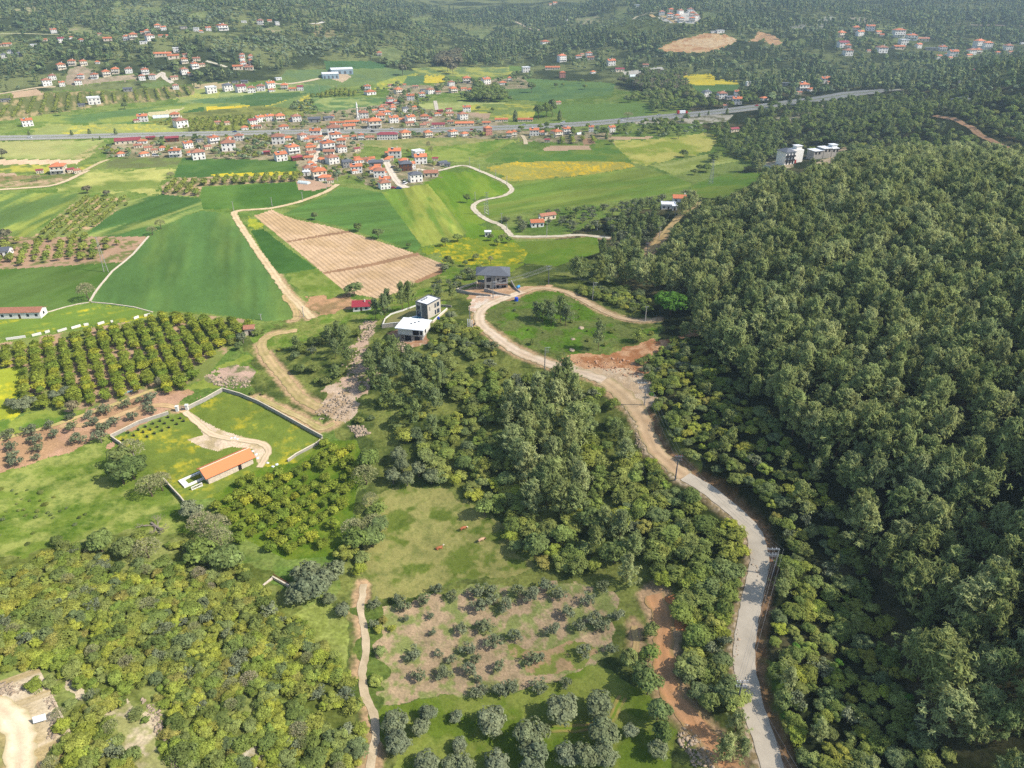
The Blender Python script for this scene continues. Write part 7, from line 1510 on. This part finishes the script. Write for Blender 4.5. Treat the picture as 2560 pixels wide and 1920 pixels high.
# ---- cows
def skin_mesh(name, V, E, Rr, mat):
    me = bpy.data.meshes.new(name); me.from_pydata(V, E, []); me.materials.append(mat)
    o = bpy.data.objects.new(name, me); C.objects.link(o)
    s = o.modifiers.new('skin', 'SKIN'); sv = me.skin_vertices[0].data if me.skin_vertices else None
    if sv is None:
        bm = __import__('bmesh').new(); bm.from_mesh(me); bm.verts.layers.skin.verify(); bm.to_mesh(me); bm.free(); sv = me.skin_vertices[0].data
    for i, r in enumerate(Rr): sv[i].radius = (r, r) if not isinstance(r, tuple) else r
    sv[0].use_root = True
    u = o.modifiers.new('smooth', 'SUBSURF'); u.levels = 2; u.render_levels = 2; return o
def hide(name, a, b, thr, axis=0):
    m, t, o = newmat(name); n = t.nodes; l = t.links; tc = n.new('ShaderNodeTexCoord'); sp = n.new('ShaderNodeSeparateXYZ'); l.new(tc.outputs['Object'], sp.inputs[0])
    nz = n.new('ShaderNodeTexNoise'); nz.inputs['Scale'].default_value = 2.2; l.new(tc.outputs['Object'], nz.inputs[0])
    ad = n.new('ShaderNodeMath'); ad.operation = 'MULTIPLY_ADD'; ad.inputs[1].default_value = .5; l.new(nz.outputs[0], ad.inputs[0]); l.new(sp.outputs[axis], ad.inputs[2])
    cr = n.new('ShaderNodeValToRGB'); cr.color_ramp.elements[0].position = 0; mp = n.new('ShaderNodeMapRange'); mp.inputs['From Min'].default_value = thr; mp.inputs['From Max'].default_value = thr+.12; l.new(ad.outputs[0], mp.inputs[0])
    cr.color_ramp.elements[0].color = (*a, 1); cr.color_ramp.elements[1].color = (*b, 1); l.new(mp.outputs[0], cr.inputs[0])
    d = n.new('ShaderNodeBsdfPrincipled'); d.inputs['Roughness'].default_value = .8; l.new(cr.outputs[0], d.inputs['Base Color']); l.new(d.outputs[0], o.inputs[0]); return m
def cow(px, rz, cols, label, graze=True, lying=False):
    P = at1(*px); root = props(empty('cow', tuple(P), rz), label, 'cow')
    z = 1.0 if not lying else .42; hz = .5 if graze else 1.45
    if lying: hz = .95
    V = [(-.75,0,z+.05),(-.35,0,z),(.15,0,z-.02),(.6,0,z+.02),(.95,0,z+.08 if not graze else z-.1),(1.3,0,(z+hz)/2+.1),(1.5,0,hz),(1.75,0,hz-.15),(-.98,0,z+.12),(-1.08,0,z-.5 if not lying else .1)]
    E = [(0,1),(1,2),(2,3),(3,4),(4,5),(5,6),(6,7),(0,8),(8,9)]; R2 = [.34,.4,.42,.36,.24,.17,.17,.1,.05,.04]
    for (x, s, par) in ((-.72,1,0),(-.72,-1,0),(.6,1,3),(.6,-1,3)):
        i = len(V)
        if lying: V += [(x,s*.34,.25),(x+.45,s*.5,.1),(x+.15,s*.52,.08)]; R2 += [.16,.09,.06]
        else: V += [(x,s*.22,z-.3),(x+(-.1 if par == 0 else .03),s*.24,.5),(x+(.0 if par == 0 else .0),s*.24,.02)]; R2 += [.17,.085,.06]
        E += [(par,i),(i,i+1),(i+1,i+2)]
    b = skin_mesh('body', V, E, R2, hide('cow_hide', cols[0], cols[1], 1.35)); b.parent = root
    for s in (-1, 1):
        MB().add([(1.42,s*.12,hz+.1),(1.36,s*.36,hz+.08),(1.42,s*.34,hz-.02),(1.48,s*.12,hz+.02),(1.38,s*.12,hz+.02)], [(0,1,2,3),(0,4,2,1),(0,3,4),(4,3,2)]).obj('ear', b.data.materials[0], root)
        MB().tube((1.45,s*.1,hz+.14),(1.5,s*.26,hz+.3),.035,.01,6).obj('horn', HM['cream'], root)
rb_ = tuple(lin((176,104,62))*.7); wt = tuple(lin((236,222,200))*.75); tn = tuple(lin((206,166,132))*.7); dk = tuple(lin((110,72,60))*.7)
cow(F_(1,2,1790,1262), .55, (rb_, wt), 'reddish-brown cow with white head grazing highest on the pasture')
cow(F_(1,2,1945,1362), .6, (tn, dk), 'pale tan cow with darker head near the pasture trees')
cow(F_(1,2,1580,1422), .45, (rb_, wt), 'chestnut cow lying down lowest on the pasture, head raised white', graze=False, lying=True)
# ---- vehicles on the highway
def car(P, rz, mat, label, van=False):
    root = props(empty('car', tuple(P), rz), label, 'van' if van else 'car', 'vehicles on the highway'); L = 4.4 if not van else 5.4; h = .95 if not van else 1.2; H = 1.45 if not van else 2.2
    prof = [(-L/2,.35),(L/2,.35),(L/2,.75),(L*.28,h),(-L/2+.05,h)]; w = .88
    v = [(x,-w,z) for x,z in prof]+[(x,w,z) for x,z in prof]; n = 5
    MB().add(v, [tuple(range(n)), tuple(range(2*n-1,n-1,-1))]+[(i,n+i,n+(i+1)%n,(i+1)%n) for i in range(n)]).obj('body', mat, root)
    c = [(-L/2+.15,h+.003),(L*.26,h+.003),(L*.1,H),(-L*.36 if not van else -L/2+.2,H)]; v = [(x,-w+.08,z) for x,z in c]+[(x,w-.08,z) for x,z in c]
    MB().add(v, [(0,1,2,3),(7,6,5,4),(0,4,5,1),(1,5,6,2),(2,6,7,3),(3,7,4,0)]).obj('cabin', HM['glass'], root)
    MB().box(-L*.34 if not van else -L/2+.22, L*.08, -w+.1, w-.1, H+.003, H+.06).obj('roof', mat, root)
    for x in (-L*.3, L*.32):
        for s in (-1, 1): MB().tube((x,s*(w-.1),.33),(x,s*(w+.02),.33),.33,n=12).obj('wheel', HM['dark'], root)
CP = {k: solid(k+'_car_paint', lin(v)*.8, .3, .02, 1, spec=.5) for k, v in dict(white=(236,236,236), silver=(180,184,188), red=(180,44,40), blue=(60,90,150), dark=(44,48,54)).items()}
def onroad(px, side, mat, label, van=False):
    x = np.array([proj(p[0], p[1], 0)[0] for p in HWL]); i = int(np.argmin(np.abs(x-px))); t = tt[i]; n = nn[i]; p = HWL[i]+n*(6.4*side+(1.8 if R_.random() < .5 else -1.8)); z = float(height(p[0], p[1]))+.3
    car((p[0], p[1], z), math.atan2(t[1], t[0])+(math.pi if side > 0 else 0), CP[mat], label, van)
for px, s, m, lb, v in ((1337,-1,'white','white car below the green valley field',0),(1430,1,'silver','silver car approaching the big truck',0),(1225,1,'white','white van beyond the highway cottages',1),(1209,-1,'dark','dark car beyond the highway cottages',0),(1145,-1,'white','white car passing the highway farm yard',0),(1130,1,'silver','silver car by the highway farm yard',0),(64,-1,'white','white car alone at the far end of the highway',0),(508,1,'blue','blue car beside the far orchard',0),(1018,-1,'red','red car before the long orange-roofed building',0),(850,1,'white','white van in the middle of the village highway',1),(800,-1,'dark','dark car passing the village mosque',0),(1640,1,'red','red car high on the climbing highway',0)):
    onroad(px, s, m, lb, bool(v))
x = np.array([proj(p[0], p[1], 0)[0] for p in HWL]); i = int(np.argmin(np.abs(x-1472))); p = HWL[i]+nn[i]*5; rzt = math.atan2(tt[i][1], tt[i][0])
tk = props(empty('lorry', (p[0], p[1], float(height(p[0], p[1]))+.3), rzt), 'long white and red lorry on the climbing highway', 'lorry')
MB().box(-6,3.5,-1.25,1.25,1.1,3.8).obj('trailer', HM['sheet'], tk); MB().box(-6.05,-3.5,-1.28,1.28,1.0,3.85).obj('tail_box', HM['redp'], tk); MB().box(4,6.2,-1.2,1.2,.6,3.2).obj('cab', CP['red'], tk); MB().box(6.15,6.25,-1,1,1.9,2.9).obj('windscreen', HM['glass'], tk)
for xx in (-5,-3.8,4.6): 
    for s in (-1,1): MB().tube((xx,s*1.0,.5),(xx,s*1.3,.5),.5,n=12).obj('wheel', HM['dark'], tk)
def parked(c, r, x, y, rz, m, label, van=False):
    P = at1(*T(c, r, x, y)); car(tuple(P), rz, CP[m], label, van)
for row in ((1,0,1190,1628,.1,'red','red car under the white roof at the village edge'),(1,0,1235,1632,.1,'blue','blue car beside the red one at the village edge'),(1,0,1290,1590,1.2,'white','white car parked along the village street end',True),(1,0,975,1115,.2,'white','white car parked on the village yard'),(1,0,1530,1112,.1,'white','white van parked behind the highway shed',True),(1,0,1575,1108,.1,'silver','silver car parked behind the highway shed'),(0,0,1345,1350,.2,'white','white van parked by the low cottages',True),(1,0,1180,1450,1.3,'dark','dark car on the broad village street')):
    parked(*row)
# ---- blue barrel, water tank, motorbike
BLU = solid('blue_plastic', lin((36,78,196))*.8, .4, .05, 2); P = at1(*F_(2,1,38,942))
o = props(empty('water_barrel', tuple(P)), 'large bright blue water barrel on the grass inside the bend', 'barrel'); MB().tube((0,0,-.1),(0,0,1.7),.85,.85,16).obj('barrel_body', BLU, o); MB().tube((0,0,1.703),(0,0,1.85),.55,.4,12).obj('lid', BLU, o)
P = at1(*F_(1,1,1575,1098)); o = props(empty('water_barrel', tuple(P)), 'small round blue drum by the stone edge of the box house', 'barrel'); MB().tube((0,0,-.1),(0,0,.95),.6,.55,14).obj('barrel_body', BLU, o); MB().tube((0,0,.953),(0,0,1.05),.3,.3,10).obj('lid', BLU, o)
P = at1(1119, 623); o = props(empty('fuel_tank', tuple(P), 1.0), 'blue site tank leaning by the ramp behind the villa', 'tank'); MB().tube((-1,0,.8),(1,0,.8),.65,n=14).obj('tank_body', solid('sky_blue_paint', lin((70,150,210))*.8,.4,.05,1), o); MB().box(-.8,-.6,-.5,.5,-.1,.3).box(.6,.8,-.5,.5,-.1,.3).obj('cradle', HM['steel'], o)
P = at1(*F_(1,1,1890,1148)); o = props(empty('motorbike', tuple(P), 1.3), 'black motorbike parked on the verge opposite the beams', 'motorbike')
for xx in (-.65,.65): MB().tube((xx,-.06,.32),(xx,.06,.32),.32,n=14).obj('wheel', HM['dark'], o)
MB().box(-.5,.45,-.12,.12,.35,.75).obj('engine', HM['dark'], o); MB().box(-.7,.1,-.15,.15,.8,.92).obj('seat', HM['dark'], o); MB().tube((.4,-.35,1.05),(.4,.35,1.05),.03,n=5).tube((.65,0,.35),(.38,0,1.05),.04,n=5).obj('handlebar', HM['steel'], o)
wall_line('site_ramp_wall', [(1104,612),(1113,625),(1124,633)], 1.8, .3, CW, 'sloping concrete ramp wall behind the blue site tank', 'wall', top=.6)
# ---- fallen tree
P = at1(338,1142); o = props(empty('fallen_tree', tuple(P)), 'toppled dead grey tree with broken branches on the meadow', 'fallen tree'); DW = solid('dead_wood', lin((168,152,138))*.62, .9, .2, 5)
mb = MB(); mb.tube((-2.4,2.2,.3),(2.2,-1.6,.9),.38,.22,8); mb.obj('trunk', DW, o)
rr2 = random.Random(4); mb = MB()
def br(p, d, L, r, k):
    q = p+d*L; mb.tube(p, q, r, r*.6, 5)
    if k:
        for _ in range(3): e = (d+Vector((rr2.uniform(-.8,.8), rr2.uniform(-.8,.8), rr2.uniform(-.15,.4)))).normalized(); br(p.lerp(q, rr2.uniform(.5,1)), e, L*rr2.uniform(.55,.8), r*.55, k-1)
for d, L in (((-1,.1,.12),2.6),((-.4,1,.2),2.4),((1,-.4,.15),2.2),((.6,-1,.15),2.6),((1,-.9,.3),2.4)): br(Vector((-.5,.4,.6)) if L > 2.5 else Vector((.8,-.4,.8)), Vector(d).normalized(), L, .16, 3)
mb.obj('branches', DW, o)
# ---- ruined hut foundation
P = at1(597,1268); o = props(empty('ruined_hut', tuple(P), -.55), 'roofless stone hut ruin with fallen beam beside the scrub', 'ruin'); MB().box(-3.4,3.4,1.6,2.0,-.5,.7).box(-3.4,-3,-1.6,1.6,-.5,.5).obj('wall', HM['stone'], o); MB().tube((-3.5,2.3,.9),(3.6,2.3,.5),.16,n=6).obj('beam', HM['wood'], o)
# ---- rubble and boulders
RKM = solid('pale_rock', lin((200,178,152))*.55, .95, .3, 1.2, bump=.6); RKR = solid('reddish_rock', lin((204,160,128))*.62, .95, .3, 1.2, bump=.6)
ICO = []
import bmesh
def rocks(name, polys, n, smin, smax, mat, label):
    r = np.random.default_rng(hash(name+label) % 1000 if False else len(label)); V = []; Fc = []
    bm = bmesh.new(); bmesh.ops.create_icosphere(bm, subdivisions=1, radius=1); iv = np.array([v.co[:] for v in bm.verts]); jf = np.array([[v.index for v in f.verts] for f in bm.faces]); bm.free()
    for poly in polys:
        P = np.array(poly, float); x0, y0 = P.min(0); x1, y1 = P.max(0); px = r.uniform(x0, x1, n*4); py = r.uniform(y0, y1, n*4); m = inpoly(px, py, poly); px, py = px[m][:n], py[m][:n]
        for q in atpx(px, py):
            s = smin*(smax/smin)**(r.random()**2.2); v = iv*(1+r.uniform(-.3, .3, (len(iv), 1)))*s*np.array([r.uniform(.7,1.3), r.uniform(.7,1.3), r.uniform(.4,.8)])
            Fc.append(jf+len(V)*len(iv)); V.append(v+q+np.array([0,0,s*.15]))
    me = np_mesh(name, np.concatenate(V), np.concatenate(Fc), None, False, [mat]); o = bpy.data.objects.new(name, me); C.objects.link(o); return props(o, label, 'rubble', None, 'stuff')
rocks('rock_rubble', [[(778,700),(800,690),(812,700),(806,725),(785,740),(772,735)], [(842,738),(870,730),(885,748),(880,765),(845,755)], [(755,765),(790,750),(795,800),(770,850),(745,840)], [(678,880),(745,840),(768,885),(735,910),(690,905)], [(750,920),(785,920),(800,938),(770,945)]], 300, .12, .75, RKM, 'tumbled pale and pinkish rubble below the houses and on the spur')
rocks('rock_rubble', [[(446,812),(530,815),(545,835),(500,840),(455,828)]], 190, .2, .8, RKM, 'white rocks heaped below the citrus orchard')
rocks('rock_rubble', [[(92,1505),(120,1500),(130,1560),(118,1600),(100,1600),(112,1545)], [(300,1505),(345,1530),(358,1600),(340,1590),(320,1540)], [(362,1600),(388,1640),(385,1659),(370,1659)], [(-10,1470),(60,1478),(40,1500),(0,1500)]], 170, .1, .5, RKM, 'scattered white stones along the scrub clearings')
rocks('rock_rubble', [[(1460,1590),(1480,1560),(1530,1620),(1560,1659),(1500,1659)]], 200, .12, .6, RKM, 'grey stones piled beside the earth track')
rocks('rock_rubble', [[(1610,1150),(1640,1240),(1634,1250),(1600,1140)], [(1590,1350),(1600,1345),(1590,1500),(1580,1450)], [(1480,1060),(1510,1080),(1520,1095),(1480,1070)], [(1375,935),(1395,960),(1392,985),(1372,960)]], 200, .08, .35, RKM, 'pale loose stones on the valley verge of the road')
rocks('rock_rubble', [[(1211,778),(1300,772),(1360,775),(1400,828),(1370,818),(1300,798)]], 260, .1, .6, RKR, 'reddish clods and stones on the cut earth bank')
for x, y, s, lb in ((1255,709,1.3,'large grey boulder in the loop meadow'),(1238,733,.9,'pink-white boulder below the grey one'),(1384,727,1.1,'pale boulder at the wooded end of the loop meadow'),(1236,757,1.2,'reddish boulder above the earth bank'),(1226,1182,.0,'')):
    if s == 0: continue
    bm = bmesh.new(); bmesh.ops.create_icosphere(bm, subdivisions=2, radius=s); rg = random.Random(int(x))
    for v in bm.verts: v.co *= 1+rg.uniform(-.2, .2); v.co.z *= .6
    me = bpy.data.meshes.new('boulder'); bm.to_mesh(me); bm.free(); me.materials.append(RKM); o = bpy.data.objects.new('boulder', me); C.objects.link(o); o.location = tuple(at1(x, y)); props(o, lb, 'boulder')
for q, (x, y) in enumerate(((500,947),(507,946),(513,949),(546,975),(553,982),(556,990),(578,1000),(590,1008),(598,1004))):
    bm = bmesh.new(); bmesh.ops.create_icosphere(bm, subdivisions=1, radius=.6); rg = random.Random(q+50)
    for v in bm.verts: v.co *= 1+rg.uniform(-.25, .25); v.co.z *= .6
    me = bpy.data.meshes.new('white_sack'); bm.to_mesh(me); bm.free(); me.materials.append(HM['sheet']); o = bpy.data.objects.new('white_boulder', me); C.objects.link(o); o.location = tuple(at1(x, y)); props(o, f'chalk-white block lying in the barn plot, {ordw(q+1)} from the left', 'boulder', 'white blocks in the barn plot')
# blue-white hoses / sacks line above the bare strip
for q in range(7):
    P = at1(*T(0,2,1075+q*21,82-q*6)); o = props(empty('plastic_sack', tuple(P), .4), f'pale blue sack in the row on the grass, {ordw(q+1)} from the left', 'sack', 'row of pale blue sacks'); MB().box(-.5,.5,-.3,.3,-.1,.35).box(-.3,.3,-.2,.2,.353,.45).obj('sack_body', solid('pale_blue_sack', lin((150,196,214))*.8,.5,.1,2) if q == 0 else bpy.data.materials['pale_blue_sack'], o)
# ---- air
zt = float(max(GZ.max(), CAMZ))+12; zb = float(GZ.min())-1
hz = MB().box(-6700, 6700, -6700, 6700, zb, zt)
m, t, o = newmat('haze'); v = t.nodes.new('ShaderNodeVolumePrincipled'); v.inputs['Color'].default_value = (.6,.8,1,1); v.inputs['Density'].default_value = .00014; v.inputs['Anisotropy'].default_value = .25
t.links.new(v.outputs[0], o.inputs['Volume']); ho = hz.obj('haze', m); props(ho, kind='stuff')
print('haze', zb, zt)
